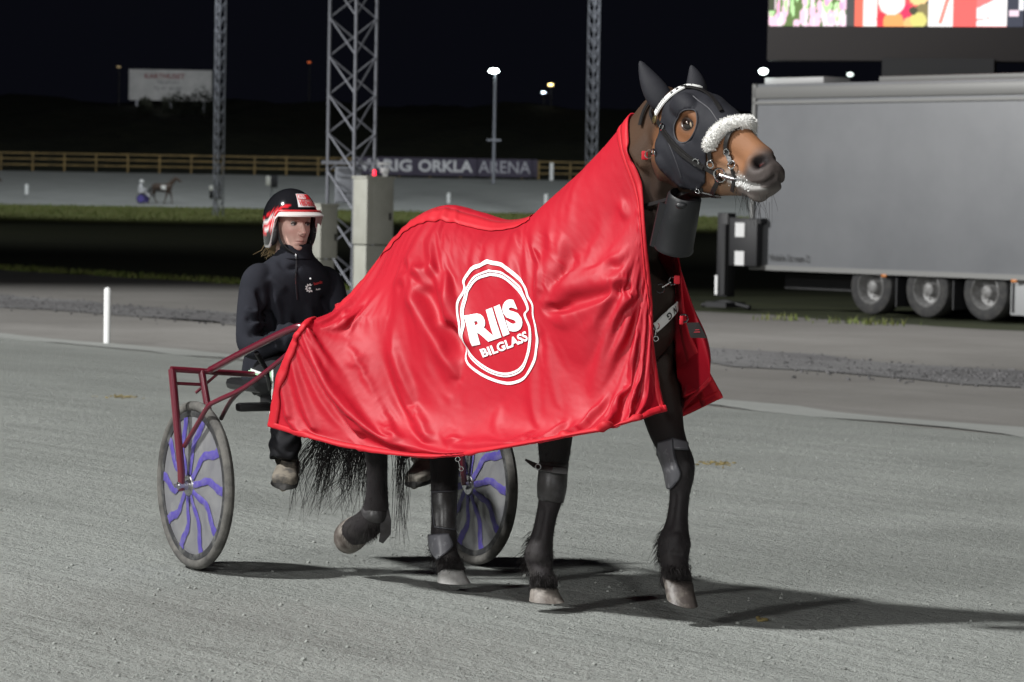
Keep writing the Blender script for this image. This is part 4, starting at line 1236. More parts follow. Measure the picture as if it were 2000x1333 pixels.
# ---------------- tail
mb = MB()
cl = [(random.gauss(684, 32), random.uniform(0, 1), random.gauss(0, 7), random.uniform(-10, 45)) for _ in range(26)]
for _ in range(520):
    cx, ph, wv, sw0 = random.choice(cl)
    x0 = cx + random.gauss(0, 5); y0 = 805; Y = 12.72 + random.gauss(0, .05); l = random.uniform(70, 190) + 40 * ph
    sw = (x0 - 730) * .42 - sw0 * .5; w = wv + random.gauss(0, 3)
    q = catmull([tuple(P(x0 * .3 + 640 * .7, 690, Y)), tuple(P(x0, y0, Y)), tuple(P(x0 + sw * .25 + w, y0 + l * .33, Y - .01)), tuple(P(x0 + sw * .6 - w, y0 + l * .66, Y - .02)), tuple(P(x0 + sw + w * random.uniform(-.5, 2), y0 + l, Y - .02))], 4)
    mb.strand(q, .0022, .0004)
for _ in range(75):
    x0 = random.gauss(786, 7); Y = 12.6 + random.gauss(0, .03); l = random.uniform(100, 245); w = random.gauss(0, 5)
    mb.strand(catmull([tuple(P(x0 - 10, 790, Y)), tuple(P(x0 + w, 850, Y)), tuple(P(x0 - w + random.gauss(0, 3), 830 + l * .5, Y)), tuple(P(x0 + random.gauss(-2, 7), 830 + l, Y))], 4), .0018, .0004)
under(mb.build('tail', M['hair'], fix=False), HORSE)
# ================================================================== the sulky
SF = V((.515, -.857, 0)); SR = V((-.857, -.515, 0))          # forward, and towards the near (right) wheel
NW = P(381, 948, 12.6); FW = NW - SR * 1.3; FW.z = NW.z - .039
SM = (NW + FW) / 2
SK_ = thing('sulky', 'dark red two-wheeled racing sulky with purple-spoked disc wheels behind the horse', 'sulky', (SM.x, SM.y, SM.z - .338), math.atan2(SF.y, SF.x))
def SK(a, b, z): return SM + SF * a + SR * b + V((0, 0, z - SM.z + b * .03 + .02))
M['frame'] = mat('maroon_paint', (.115, .010, .022), .28, coat=.6, noise=(300, (.17, .03, .045), .55, .8), spec=.6)
M['dusty_tyre'] = mat('dusty_tyre', (.115, .11, .10), .9, noise=(9, (.05, .048, .045), .42, .62), bump=(120, .3, .003))
M['disc'] = mat('wheel_disc', (.20, .20, .215), .35, noise=(5, (.26, .26, .26), .45, .7), alpha=.72)
M['purple'] = mat('purple_spokes', (.072, .054, .27), .55, noise=(30, (.14, .125, .28), .45, .7))
def wheel(c, name):
    ax = SR
    mb = MB(); mb.lathe(c, ax, [(0.0205 * math.sin(t), .3175 + .0205 * math.cos(t)) for t in np.linspace(0, 2 * pi, 15)], 72)
    w = under(mb.build(name, M['dusty_tyre']), SK_)
    mb = MB(); mb.lathe(c, ax, [(-.012, .300), (-.014, .285), (-.012, .277), (.012, .277), (.014, .285), (.012, .300)], 72); under(mb.build('rim', mat('rim_black', (.03, .03, .032), .5, noise=(20, (.12, .12, .115), .5, .7))), w)
    mb = MB(); mb.lathe(c, ax, [(.028, .02), (.024, .05), (.008, .281)], 72); mb.lathe(c, ax, [(-.028, .02), (-.024, .05), (-.008, .281)], 72); under(mb.build('disc', M['disc']), w)
    a0 = SF; b0 = UP
    mb = MB()
    for sd in (1, -1):
        for k in range(10):
            th = 2 * pi * k / 10 + .12; pts = []; nn = []
            for r, d, in ((.045, 0), (.10, .05), (.145, .10), (.18, .04), (.215, -.08), (.25, -.16), (.276, -.17)):
                an = th + d * (1 if k % 2 else .75) * sd
                h = .026 - (.018) * (r - .045) / .236
                pts.append(tuple(c + (a0 * math.cos(an) + b0 * math.sin(an)) * r + ax * sd * (h + .0025)))
            q = [V(p) for p in catmull(pts, 4)]
            wv = [.024 + .016 * (i / len(q)) + .003 * math.sin(i * 1.1 + k) for i in range(len(q))]
            mb.ribbon(q, [ax * sd] * len(q), wv, .0012)
    under(mb.build('spokes', M['purple']), w)
    mb = MB(); mb.lathe(c, ax, [(-.05, 0), (-.05, .018), (-.034, .02), (-.034, .040), (-.026, .046), (.026, .046), (.034, .040), (.034, .02), (.05, .018), (.05, 0)], 32)
    under(mb.build('hub', M['steel']), w)
wheel(NW, 'wheel'); wheel(FW, 'wheel')
mb = MB()
top = lambda b: SK(-.06, b, .765 - .03 * (1 - abs(b) / .73))
mb.tube([top(b) for b in np.linspace(.735, -.735, 9)], .0125, 14); under(mb.build('arch_bar', M['frame']), SK_)
for sg, hub in ((1, NW), (-1, FW)):
    mb = MB(); mb.tube([top(sg * .73), hub + SR * sg * .062 + V((0, 0, .06)), hub + SR * sg * .060 - V((0, 0, .02))], [.0165, .0155, .014], 14); f = under(mb.build('fork', M['frame']), SK_)
    mb = MB(); mb.lathe(hub + SR * sg * .045, SR * sg, [(0, .016), (.03, .016), (.032, .008), (.045, .008), (.046, 0)], 16); under(mb.build('axle_nut', M['steel']), f)
    mb = MB(); mb.tube([top(sg * .60), hub - SR * sg * .075 + V((0, 0, .2)), hub - SR * sg * .05], [.0155, .0145, .013], 14); under(mb.build('fork', M['frame']), SK_)
    mb = MB(); mb.tube([top(sg * .73).lerp(hub + SR * sg * .062, .12), top(sg * .60).lerp(hub - SR * sg * .07, .12)], .007, 10); under(mb.build('fork_brace', M['frame']), SK_)
    mb = MB(); mb.tube([top(sg * .52), top(sg * .62) - V((0, 0, .09)) - SF * .01], .006, 10); under(mb.build('fork_brace', M['frame']), SK_)
# shafts: up from the arch bar and forward along both flanks under the blanket
NSH = [SK(-.05, .565, .765), SK(.25, .55, .86), SK(.60, .52, .965), HF(-.02, .42, 1.0), HF(.16, .31, 1.03), HF(.5, .27, 1.06)]
FSH = [SK(-.05, -.565, .765), SK(.25, -.50, .86), SK(.60, -.42, .96), HF(.1, -.36, 1.03), HF(.5, -.27, 1.06)]
for pts in (NSH, FSH):
    mb = MB(); mb.tube(catmull([tuple(q) for q in pts], 5), .0145, 16); under(mb.build('shaft', M['frame']), SK_)
# lower stays round the wheels to the shafts
st = [P(360, 872, 12.575), P(384, 832, 12.49), P(406, 795, 12.42), P(424, 783, 12.40), P(478, 757, 12.33), P(539, 711, 12.24), P(580, 676, 12.17)]
def mirror(p):
    q = V(p) - SM; b = q.dot(SR); return V(p) - SR * 2 * b - V((0, 0, .03 * 2 * b))
for pts in (st, [mirror(q) for q in st]):
    mb = MB(); mb.tube(catmull([tuple(q) for q in pts], 4), .0098, 12); under(mb.build('stay', M['frame']), SK_)
st2 = [P(432, 818, 12.70), P(445, 793, 12.62), P(459, 774, 12.50), P(480, 756, 12.36)]
for pts in (st2, [mirror(q) for q in st2]):
    mb = MB(); mb.tube(catmull([tuple(q) for q in pts], 4), .009, 12); under(mb.build('stay', mat('stay_dark', (.05, .008, .014), .4)), SK_)
# seat, its bracket and the foot rests
mb = MB(); sc = P(548, 752, 13.12)
Rk = Matrix((SF, SR, UP)).transposed()
mb.box(sc + V((0, 0, -.0)), (.34, .36, .05), Rk, bevel=.024); under(mb.build('seat', mat('seat_vinyl', (.012, .012, .013), .4)), SK_)
mb = MB(); mb.box(sc + SF * .16 + V((0, 0, -.055)), (.12, .30, .06), Rk, bevel=.015); mb.tube([sc - V((0, 0, .03)), SK(-.06, 0, .735)], .016, 10); mb.tube([sc + SR * .12 - V((0, 0, .03)), SK(-.06, .2, .74)], .013, 10); mb.tube([sc - SR * .12 - V((0, 0, .03)), SK(-.06, -.2, .74)], .013, 10); under(mb.build('seat_bracket', M['black_metal']), SK_)
mb = MB(); mb.tube([P(501, 690, 12.42), P(520, 722, 12.55), P(528, 760, 12.7)], .010, 10); under(mb.build('strut', M['black_metal']), SK_)
mb = MB(); mb.box(P(507, 795, 12.62), (.05, .20, .035), Rk, bevel=.012); under(mb.build('foot_bar', M['black_metal']), SK_)

# ================================================================== the driver
DR = thing('person', 'driver in dark fleece top and black helmet with red stripes seated on the sulky', 'person', (sc.x, sc.y, sc.z))
M['fleece_top'] = mat('navy_fleece', (.0125, .0135, .019), .9, noise=(5, (.019, .020, .027), .4, .7), bump=(240, .35, .003), spec=.2)
M['trouser'] = mat('black_trousers', (.010, .010, .012), .75, noise=(6, (.017, .017, .02), .4, .7), bump=(30, .25, .006), spec=.25)
def ring_loft(mb, st, a, b, dens=5, n=28):
    q = catmull(st, dens); loft(mb, [(P(x, y, Y), a, b, ra, rb, rb) for x, y, Y, ra, rb in q], n, 2.2)
sw = MB()
ring_loft(sw, [(546, 748, 13.13, .165, .13), (549, 715, 13.13, .165, .135), (553, 670, 13.12, .155, .125), (559, 620, 13.11, .165, .125), (564, 572, 13.10, .18, .122), (568, 540, 13.10, .175, .112), (571, 518, 13.10, .135, .095), (574, 500, 13.10, .085, .08), (576, 484, 13.09, .066, .07)], SR, SF)
def arm(mb, st):
    out = []
    for px, py, Y, r in st:
        p = P(px, py, Y); out.append((p.x, p.y, p.z, r, r))
    limb(mb, out, V((1, 0, 0)), 20, 5)
arm(sw, [(520, 535, 13.04, .05), (503, 548, 13.0, .066), (494, 590, 12.95, .064), (488, 640, 12.90, .058), (490, 672, 12.86, .056), (512, 678, 12.78, .052), (545, 664, 12.68, .046), (590, 652, 12.60, .040), (612, 650, 12.58, .037)])
arm(sw, [(622, 540, 13.16, .05), (640, 554, 13.2, .064), (654, 600, 13.16, .060), (660, 648, 13.08, .056), (655, 672, 13.0, .052), (640, 672, 12.85, .046), (632, 664, 12.70, .038)])
sco, sfa = remesh('sweater', sw, .008, 6, .5)
snr = vnormals(sco, sfa); pp = project(sco)
def wrinkle(pts, h, w):
    h *= 1.9
    q = catmull(pts, 5); best = np.full(len(pp), 1e9); al = np.zeros(len(pp))
    for i in range(len(q) - 1):
        a, b = q[i], q[i + 1]; d = b - a; t = np.clip(((pp - a) @ d) / (d @ d + 1e-9), 0, 1); v = np.hypot(*(pp - (a + t[:, None] * d)).T); k = v < best; best[k] = v[k]; al[k] = (i + t[k]) / (len(q) - 1)
    front = (snr @ np.array((CAM - DR.location).normalized())) > -.2
    global sco
    sco = sco + snr * (front * h * np.exp(-(best / w) ** 2) * smoothstep(0, .25, al) * (1 - smoothstep(.75, 1, al)))[:, None]
for w_ in (([(487, 640), (505, 632), (530, 636)], .010, 6), ([(480, 655), (505, 650), (540, 655)], -.009, 5), ([(486, 672), (520, 668), (560, 655)], .010, 6), ([(500, 560), (515, 600), (508, 650)], -.014, 6), ([(530, 560), (545, 620), (540, 690)], .010, 9),
           ([(560, 600), (565, 650), (555, 700)], .008, 9), ([(520, 600), (535, 640), (530, 690)], -.010, 8), ([(600, 590), (610, 640), (600, 690)], .008, 9), ([(630, 570), (640, 610), (640, 650)], -.014, 6), ([(540, 505), (560, 525), (590, 520)], -.006, 6),
           ([(478, 600), (492, 612), (508, 606)], .008, 5), ([(476, 620), (494, 628), (510, 622)], -.008, 5), ([(520, 540), (540, 555), (560, 575)], .007, 8)):
    wrinkle(*w_)
so = under(mesh_obj('fleece_top', sco.tolist(), sfa, M['fleece_top']), DR)
ST = BVHTree.FromPolygons([V(c) for c in sco], sfa)
def hitS(px, py, off=.002, tree=None):
    d = ray(px, py); r = (tree or ST).ray_cast(CAM, d)
    if r[0] is None: r = (tree or ST).find_nearest(CAM + d * (12.95 / d.y))
    n = r[1] if r[1].dot(d) < 0 else -r[1]
    return r[0] + n * off, n
def on_cloth(name, px_pts, wpx, matl, th=.003, off=.002, tree=None, root=None):
    q = catmull(px_pts, 4); a = [hitS(p[0], p[1], off, tree) for p in q]
    mb = MB(); mb.ribbon([k[0] for k in a], [k[1] for k in a], wpx * 12.9 / F, th); return under(mb.build(name, matl), root or DR)
sw2 = MB(); ring_loft(sw2, [(574, 506, 13.09, .083, .080), (576, 492, 13.09, .070, .072), (578, 479, 13.08, .066, .068), (578, 476, 13.08, .061, .063)], SR, SF)
under(sw2.build('collar', M['fleece_top'], sharp=None), so)
on_cloth('zip', [(579, 500), (578, 530), (578, 560), (580, 586)], 3.2, mat('zip_dark', (.02, .02, .024), .4), .003)
on_cloth('zip_pull', [(577, 497), (577, 508)], 3, M['steel'], .004, .006)
on_cloth('zip_teeth', [(576, 532), (576, 556)], 1.6, M['steel'], .002, .005)
# gear emblem and lettering on the chest
def chest_mesh(name, v2, f2, matl, off=.0035):
    o = [hitS(q[0], q[1], off)[0] for q in v2]; return under(mesh_obj(name, o, f2, matl, smooth=False), so)
v2 = []; f2 = []; n = 40
for k in range(n):
    an = 2 * pi * k / n; r1 = 9.0 if (k // 2) % 2 else 7.0
    v2 += [(604 + math.cos(an) * r1, 563 + math.sin(an) * r1), (604 + math.cos(an) * 4.6, 563 + math.sin(an) * 4.6)]
for k in range(n): f2.append((2 * k, 2 * ((k + 1) % n), 2 * ((k + 1) % n) + 1, 2 * k + 1))
f2 = [f for k, f in enumerate(f2) if not (k > 33 or k < 5)]
chest_mesh('emblem', v2, f2, M['white_ink'])
v2 = [(604 + math.cos(2 * pi * k / 14) * 2.6, 563.5 + math.sin(2 * pi * k / 14) * 2.6) for k in range(14)]; chest_mesh('emblem', v2, [tuple(range(14))], M['white_ink'])
def chest_text(body, cx, cy, w, h, rot, matl):
    v, f = text_mesh(body, 1.0, 0, .02); q = np.array([p[:2] for p in v]); lo = q.min(0); hi = q.max(0); q = (q - (lo + hi) / 2) / (hi - lo) * np.array([w, h]); c_, s_ = math.cos(rot), math.sin(rot)
    chest_mesh('lettering', [(cx + x * c_ - y * s_ * -1 * -1, cy - (x * s_ + y * c_)) for x, y in q], f, matl)
chest_text('Scandic', 620, 553, 17, 5.5, .25, mat('red_ink', (.6, .04, .04), .6)); chest_text('Auto', 620, 565, 9, 4, .2, M['white_ink'])
mb = MB(); under(mb.sphere(hitS(606, 545, .002)[0], .004, 8, 6).build('button', M['white_ink']), so)

# trousers and shoes
tm = MB()
arm(tm, [(535, 742, 13.14, .085), (530, 738, 13.0, .088), (534, 730, 12.85, .082), (548, 728, 12.74, .070), (560, 742, 12.68, .064), (562, 790, 12.68, .062), (560, 840, 12.68, .066), (556, 875, 12.67, .064), (554, 898, 12.66, .060)])
arm(tm, [(575, 742, 13.2, .085), (610, 735, 13.10, .085), (660, 715, 13.0, .078), (705, 712, 12.95, .066), (735, 740, 12.92, .060), (770, 800, 12.92, .058), (800, 855, 12.92, .060), (815, 885, 12.92, .056)])
tm.sphere(P(552, 742, 13.16), .15, 20, 14, Rk, (1, 1.1, .6))
tco, tfa = remesh('trousers', tm, .008, 5, .5)
tn = vnormals(tco, tfa); tco = tco + tn * (.004 * np.sin(tco[:, 2] * 95 + 3 * np.sin(tco[:, 0] * 40)) * (tco[:, 2] < .62))[:, None]
TT = BVHTree.FromPolygons([V(c) for c in tco], tfa)
to = under(mesh_obj('trousers', tco.tolist(), tfa, M['trouser']), DR)
M['piping'] = mat('green_piping', (.42, .72, .45), .5); M['pipe_white'] = mat('white_piping', (.75, .78, .74), .5)
on_cloth('piping', [(474, 716), (486, 721), (505, 728), (520, 733)], 5, M['pipe_white'], .004, .001, TT); on_cloth('piping', [(474, 720), (488, 727), (508, 733)], 3, M['piping'], .005, .001, TT)
on_cloth('piping', [(533, 722), (534, 750), (532, 790), (529, 830), (526, 850), (521, 872), (523, 885)], 4.5, M['pipe_white'], .004, .001, TT)
on_cloth('piping', [(530, 722), (531, 750), (529, 790), (525, 835), (519, 862), (521, 884)], 2.5, M['piping'], .005, .0015, TT)
M['shoe'] = mat('shoe_leather', (.20, .175, .14), .8, noise=(22, (.06, .055, .05), .45, .65), bump=(70, .4, .005))
M['shoe_pale'] = mat('dusty_shoe', (.34, .315, .27), .85, noise=(22, (.15, .14, .125), .45, .7), bump=(70, .4, .005))
M['sole'] = mat('shoe_sole', (.035, .034, .033), .8, noise=(20, (.12, .115, .11), .5, .75))
def shoe(heel, ankle, ball, toe, w, up, matl):
    mb = MB(); hp = P(*heel); bp = P(*ball); tp = P(*toe); ap = P(*ankle)
    fd = (tp - hp).normalized(); up = V(up); up = (up - fd * up.dot(fd)).normalized(); sd = fd.cross(up)
    L_ = (tp - hp).length; rings = []
    for k, ww, hh in ((-.02, .5, .8), (.03, .8, 1.0), (.15, .92, 1.15), (.3, .9, 1.2), (.45, .92, .95), (.6, 1.0, .72), (.75, 1.02, .58), (.88, .9, .5), (.96, .65, .42), (1.0, .3, .3)):
        rings.append((hp + fd * L_ * k + up * .03 * hh, sd, up, w * ww, .048 * hh, .035))
    loft(mb, rings, 24, 2.4)
    mb.tube([hp + fd * L_ * .15 + up * .05, ap], [.046, .044], 18)
    o = under(mb.build('shoe', matl, sharp=None), DR)
    mb = MB(); rings = [(hp + fd * L_ * k - up * .006, sd, up, w * ww * 1.06, .013, .013) for k, ww in ((-.03, .4), (0, .8), (.15, .92), (.4, .86), (.6, .98), (.78, 1.0), (.9, .85), (.98, .6), (1.02, .25))]
    loft(mb, rings, 24, 3); under(mb.build('sole', M['sole']), o)
    mb = MB()
    for k in (.3, .4, .5, .6): 
        c = hp + fd * L_ * k + up * (.085 - .05 * (k - .3) / .3); mb.tube([c - sd * .03, c + up * .006, c + sd * .03 + fd * .008], .0028, 6)
    under(mb.build('laces', M['sole']), o)
shoe((563, 928, 12.78), (557, 893, 12.68), (558, 935, 12.6), (553, 948, 12.52), .052, (.1, .15, 1), M['shoe'])
shoe((842, 925, 12.98), (818, 885, 12.92), (825, 938, 12.8), (808, 944, 12.70), .052, (.0, .25, 1), M['shoe_pale'])
# hands on the reins, behind the blanket
M['skin'] = mat('skin', (.50, .30, .235), .5, attr=True, bump=(300, .1, .001))
M['skin_plain'] = mat('skin_hand', (.50, .29, .22), .5)
for hx_, hy_, Y, sg in ((622, 648, 12.56, 1), (630, 660, 12.66, -1)):
    c = P(hx_, hy_, Y); hmb = MB(); hmb.sphere(c, .04, 16, 10, Rk, (1.0, .55, .95))
    for k in range(4):
        b = c + SF * .036 + UP * (.028 - .018 * k); l = (.03, .034, .032, .026)[k]
        hmb.tube([b - SF * .02, b + SF * l * .6, b + SF * l * .8 - SR * sg * .02, b + SF * l * .2 - SR * sg * .034], [.009, .009, .0085, .008], 10)
    hmb.tube([c + UP * .03 - SF * .01, c + UP * .045 + SF * .02 - SR * sg * .012, c + UP * .04 + SF * .045 - SR * sg * .02], [.011, .010, .0085], 10)
    under(hmb.build('hand', M['skin_plain'], sharp=None), DR)

# ---------------- head
YAW = math.radians(33)
HF_ = V((math.sin(YAW), -math.cos(YAW), 0)); HR_ = V((HF_.y, -HF_.x, 0)); HR_ = HR_ if HR_.x < 0 else -HR_      # face direction, her right
HC = P(570, 437, 13.08)                                    # middle of the head at eye height
def HH(f, r, u): return HC + HF_ * f + HR_ * r + UP * u
dm_ = MB()
hp_ = catmull([(-.118, .030, .026, -.2, .052), (-.112, .060, .036, -.1, .040), (-.095, .076, .047, 0, .040), (-.07, .082, .056, 0, .05), (-.04, .086, .063, 0, .075), (-.01, .088, .068, 0, .088), (.02, .090, .071, 0, .094), (.055, .088, .072, 0, .095), (.085, .074, .064, 0, .085), (.108, .045, .042, 0, .055), (.118, .015, .015, 0, .02)], 4)
v = []; f = []; nA = 48
for u, fr, hw, _, bk in hp_:
    for k in range(nA):
        an = 2 * pi * k / nA; c_, s_ = math.cos(an), math.sin(an)
        v.append(HH((fr if c_ > 0 else bk) * math.copysign(abs(c_) ** .9, c_), hw * s_, u))
m_ = len(hp_)
for i in range(m_ - 1):
    for k in range(nA): f.append((i * nA + k, i * nA + (k + 1) % nA, (i + 1) * nA + (k + 1) % nA, (i + 1) * nA + k))
f.append(tuple(range(nA - 1, -1, -1))); f.append(tuple((m_ - 1) * nA + k for k in range(nA))); dm_.add(v, f)
dm_.tube([HH(.086, 0, -.002), HH(.097, 0, -.02), HH(.106, 0, -.036), HH(.094, 0, -.047)], [.008, .0095, .0125, .009], 14)       # nose
for sd in (1, -1):
    dm_.sphere(HH(.092, .0095 * sd, -.041), .0085, 12, 8); dm_.sphere(HH(-.01, .072 * sd, -.015), .02, 14, 10, Matrix((HF_, HR_, UP)).transposed(), (.7, .35, 1.3))
dm_.tube([HH(-.015, 0, -.06), HH(-.03, 0, -.12), HH(-.035, 0, -.19)], [.052, .052, .056], 22)
pco, pfa = remesh('head', dm_, .0028, 3, .5)
pn_ = vnormals(pco, pfa); rel = pco - np.array(HC); lf = rel @ np.array(HF_); lr = rel @ np.array(HR_); lu = rel @ np.array(UP)
frt = smoothstep(.02, .05, lf)
def bump_(r, u, wr, wu, h):
    global pco
    pco = pco + pn_ * (frt * h * np.exp(-((lr - r) / wr) ** 2 - ((lu - u) / wu) ** 2))[:, None]
for sd in (1, -1):
    bump_(.031 * sd, .001, .015, .010, -.011); bump_(.030 * sd, .020, .018, .006, .004); bump_(.042 * sd, -.028, .016, .016, .0045); bump_(.022 * sd, -.062, .008, .012, -.002)
bump_(0, -.069, .017, .0042, .0045); bump_(0, -.079, .015, .0048, .0055); bump_(0, -.074, .020, .0018, -.0045); bump_(0, -.090, .014, .005, -.004); bump_(0, -.104, .016, .010, .004)
pc = np.tile(np.array([.62, .40, .335]), (len(pco), 1))
def pb(r, u, wr, wu, c, s_=1, both=True):
    global pc
    for sd in ((1, -1) if both else (1,)):
        k = (s_ * frt * np.exp(-((lr - r * sd) / wr) ** 2 - ((lu - u) / wu) ** 2))[:, None]; pc = pc * (1 - k) + np.array(c) * k
pb(.045, -.03, .022, .02, (.60, .31, .265), .6); pb(0, -.036, .014, .012, (.60, .32, .275), .6, False)
pb(0, -.0745, .021, .0065, (.40, .17, .15), .85, False); pb(0, -.0742, .02, .0016, (.16, .06, .055), .8, False)
pb(.029, .0185, .016, .0035, (.17, .10, .06), .85); pb(.031, .001, .016, .009, (.44, .26, .215), .55); pb(.008, -.044, .004, .003, (.15, .06, .05), .8)
hd_o = mesh_obj('body', pco.tolist(), pfa, M['skin']); set_colors(hd_o, pc); under(hd_o, DR)
M['ewhite'] = mat('eyeball', (.42, .39, .37), .3); M['iris'] = mat('iris', (.05, .055, .06), .15); M['lash'] = mat('lashes', (.06, .035, .025), .7)
for sd in (1, -1):
    c = HH(.0692, .031 * sd, .000); mb = MB(); mb.sphere(c, .0122, 16, 12); e = under(mb.build('eye', M['ewhite']), DR)
    g = (HF_ + HR_ * -.12).normalized(); mb = MB(); mb.lathe(c, g, [(.0126 * math.cos(a), .0126 * math.sin(a)) for a in np.linspace(.02, .58, 5)], 16); under(mb.build('iris', M['iris']), e)
    up_ = [HH(.081 - .006 * abs(x) ** 2, (.031 + .0145 * x) * sd, .0045 - .0035 * x * x) for x in np.linspace(-1, 1, 9)]
    mb = MB(); mb.tube(up_, .0028, 6); under(mb.build('lashes', M['lash']), e)

# ---------------- helmet
HE = MB(); hv = []; hf = []; nA, nB = 72, 22
def hel(an, k, off=0.0):
    """an: 0 front .. pi back, k: 0 crown .. 1 rim"""
    a = abs(((an + pi) % (2 * pi)) - pi)
    z_edge = .046 - .150 * float(smoothstep(.95, 1.55, a)) + .02 * float(smoothstep(2.2, 3.1, a))
    zt_, zc = .146 + off, .015
    t0 = 0; 
    if z_edge > zc: t1 = math.acos((z_edge - zc) / (zt_ - zc))
    else: t1 = pi / 2 + (zc - z_edge) / .14
    th = k * t1
    rr = math.sin(min(th, pi / 2)) * (1 if th < pi / 2 else 1 - .10 * ((th - pi / 2) / .9) ** 2)
    z = zc + (zt_ - zc) * math.cos(th) if th < pi / 2 else zc - (th - pi / 2) * .14
    off = off + .008
    return HH(-.012 + (.121 + off) * rr * math.cos(an), (.104 + off) * rr * math.sin(an), z)
for j in range(nB + 1):
    for k in range(nA): hv.append(hel(2 * pi * k / nA, max(j / nB, .004)))
for j in range(nB):
    for k in range(nA): hf.append((j * nA + k, (j + 1) * nA + k, (j + 1) * nA + (k + 1) % nA, j * nA + (k + 1) % nA))
hv.append(hel(0, .0)); hf += [(len(hv) - 1, k, (k + 1) % nA) for k in range(nA)]
ha_ = np.array([v_[:] for v_ in hv]) - np.array(HC); hu_ = ha_ @ np.array(UP); hf_ = ha_ @ np.array(HF_); hr_ = ha_ @ np.array(HR_)
hc_ = np.tile(np.array([.010, .010, .012]), (len(hv), 1)); az = np.abs(np.arctan2(hr_, hf_))
line = .058 - .06 * smoothstep(.5, 2.2, az); red = np.array([.60, .02, .03]); wht = np.array([.72, .70, .69])
def paint(lo, hi, c, amin=.0): 
    k = (hu_ - line > lo) & (hu_ - line < hi) & (az > amin); hc_[k] = c
paint(-.2, .0, red, .75); paint(.012, .024, red, .6); paint(-.012, .004, wht, .9); paint(-.04, -.03, wht, 1.0); paint(-.20, -.052, np.array([.012, .012, .013]), .9)
edge_ = np.arange(len(hv)) // nA >= nB; hc_[edge_ & (az > 1.0)] = wht
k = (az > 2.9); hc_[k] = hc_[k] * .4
M['helmet'] = mat('helmet_gloss', (.01, .01, .01), .12, attr=True, coat=1.0)
HL_ = mesh_obj('helmet', [tuple(q) for q in hv], hf, M['helmet'])
bm = bmesh.new(); bm.from_mesh(HL_.data); bmesh.ops.recalc_face_normals(bm, faces=bm.faces[:]); bm.to_mesh(HL_.data); bm.free(); set_colors(HL_, hc_)
md = HL_.modifiers.new('s', 'SOLIDIFY'); md.thickness = .012; md.offset = -1
md = HL_.modifiers.new('u', 'SUBSURF'); md.levels = 1; md.render_levels = 1
under(HL_, DR)
mb = MB()                                                    # brim
bv = []; bf = []; nb = 25
for k in range(nb):
    an = -1.15 + 2.3 * k / (nb - 1); p0 = hel(an, 1.0); d = HF_ * math.cos(an) + HR_ * math.sin(an); ext = .044 * math.cos(an * 1.25) ** .7 if abs(an) < 1.24 else 0
    for h in (.006, -.004): bv += [p0 - d * .004 + UP * h, p0 + d * ext * .5 + UP * (h - .004 + .0), p0 + d * ext + UP * (h * .6 - .014)]
for k in range(nb - 1):
    a, b = k * 6, k * 6 + 6
    bf += [(a, a + 1, b + 1, b), (a + 1, a + 2, b + 2, b + 1), (a + 3, b + 3, b + 4, a + 4), (a + 4, b + 4, b + 5, a + 5), (a + 2, a + 5, b + 5, b + 2)]
mb.add(bv, bf); brim = under(mb.build('brim', mat('brim_white', (.62, .58, .56), .3, coat=.5)), HL_)
mb = MB(); mb.tube([hel(an, 1.0) + (HF_ * math.cos(an) + HR_ * math.sin(an)) * .010 + UP * .007 for an in np.linspace(-1.1, 1.1, 21)], .0045, 8); under(mb.build('stripe', mat('stripe_red', (.6, .03, .035), .3)), HL_)
def hel_patch(a0, a1, k0, k1, matl, off, name, n=10):
    v_ = [hel(a0 + (a1 - a0) * i / n, k0 + (k1 - k0) * j / n, off) for j in range(n + 1) for i in range(n + 1)]
    f_ = [(j * (n + 1) + i, j * (n + 1) + i + 1, (j + 1) * (n + 1) + i + 1, (j + 1) * (n + 1) + i) for j in range(n) for i in range(n)]
    return under(mesh_obj(name, v_, f_, matl), HL_)
sgn = 1 if HR_.x < 0 else -1
M['lab_white'] = mat('label_white', (.75, .74, .74), .35); M['lab_red'] = mat('label_red', (.62, .02, .03), .35)
hel_patch(.27, -.62, .46, .86, M['lab_white'], .0015, 'label'); hel_patch(.24, -.60, .48, .66, M['lab_red'], .0025, 'label')
def hel_text(body, a0, a1, k0, k1, matl, off):
    v_, f_ = text_mesh(body, 1.0, 0, .03); q = np.array([p[:2] for p in v_]); lo = q.min(0); hi = q.max(0); q = (q - lo) / (hi - lo)
    under(mesh_obj('lettering', [hel(a0 + (a1 - a0) * x, k1 + (k0 - k1) * y, off) for x, y in q], f_, matl, smooth=False), HL_)
hel_text('KOLO', .20, -.22, .50, .645, M['lab_white'], .0036); hel_text('VEIDEKKE', .22, -.58, .68, .83, M['lab_red'], .0036)
for sd in (1, -1):                                           # ear pads
    mb = MB(); c = HH(-.012, .088 * sd, -.035); Rh = Matrix((HF_, HR_, UP)).transposed()
    pts = [c + HF_ * .036 * math.cos(t) + UP * .046 * math.sin(t) for t in np.linspace(0, 2 * pi, 25)]; mb.tube(pts, .013, 10, cap=False); under(mb.build('ear_pad', mat('pad_black', (.012, .012, .013), .7)), HL_)
mb = MB()
cs = [HH(.022, .082, .02), HH(.030, .080, -.04), HH(.040, .066, -.085), HH(.055, .030, -.118), HH(.062, 0, -.128), HH(.055, -.030, -.118), HH(.040, -.062, -.085), HH(.030, -.078, -.04), HH(.022, -.082, .02)]
q = [V(p) for p in catmull([tuple(p) for p in cs], 5)]
mb.ribbon(q, [(p - HH(.02, 0, -.04)).normalized() for p in q], .017, .004); under(mb.build('chin_strap', mat('strap_black', (.014, .014, .015), .5)), HL_)
mb = MB(); mb.box(HH(.040, -.066, -.085), (.018, .012, .035), Rh, bevel=.004); under(mb.build('strap_buckle', M['black_metal']), HL_)
mb = MB()
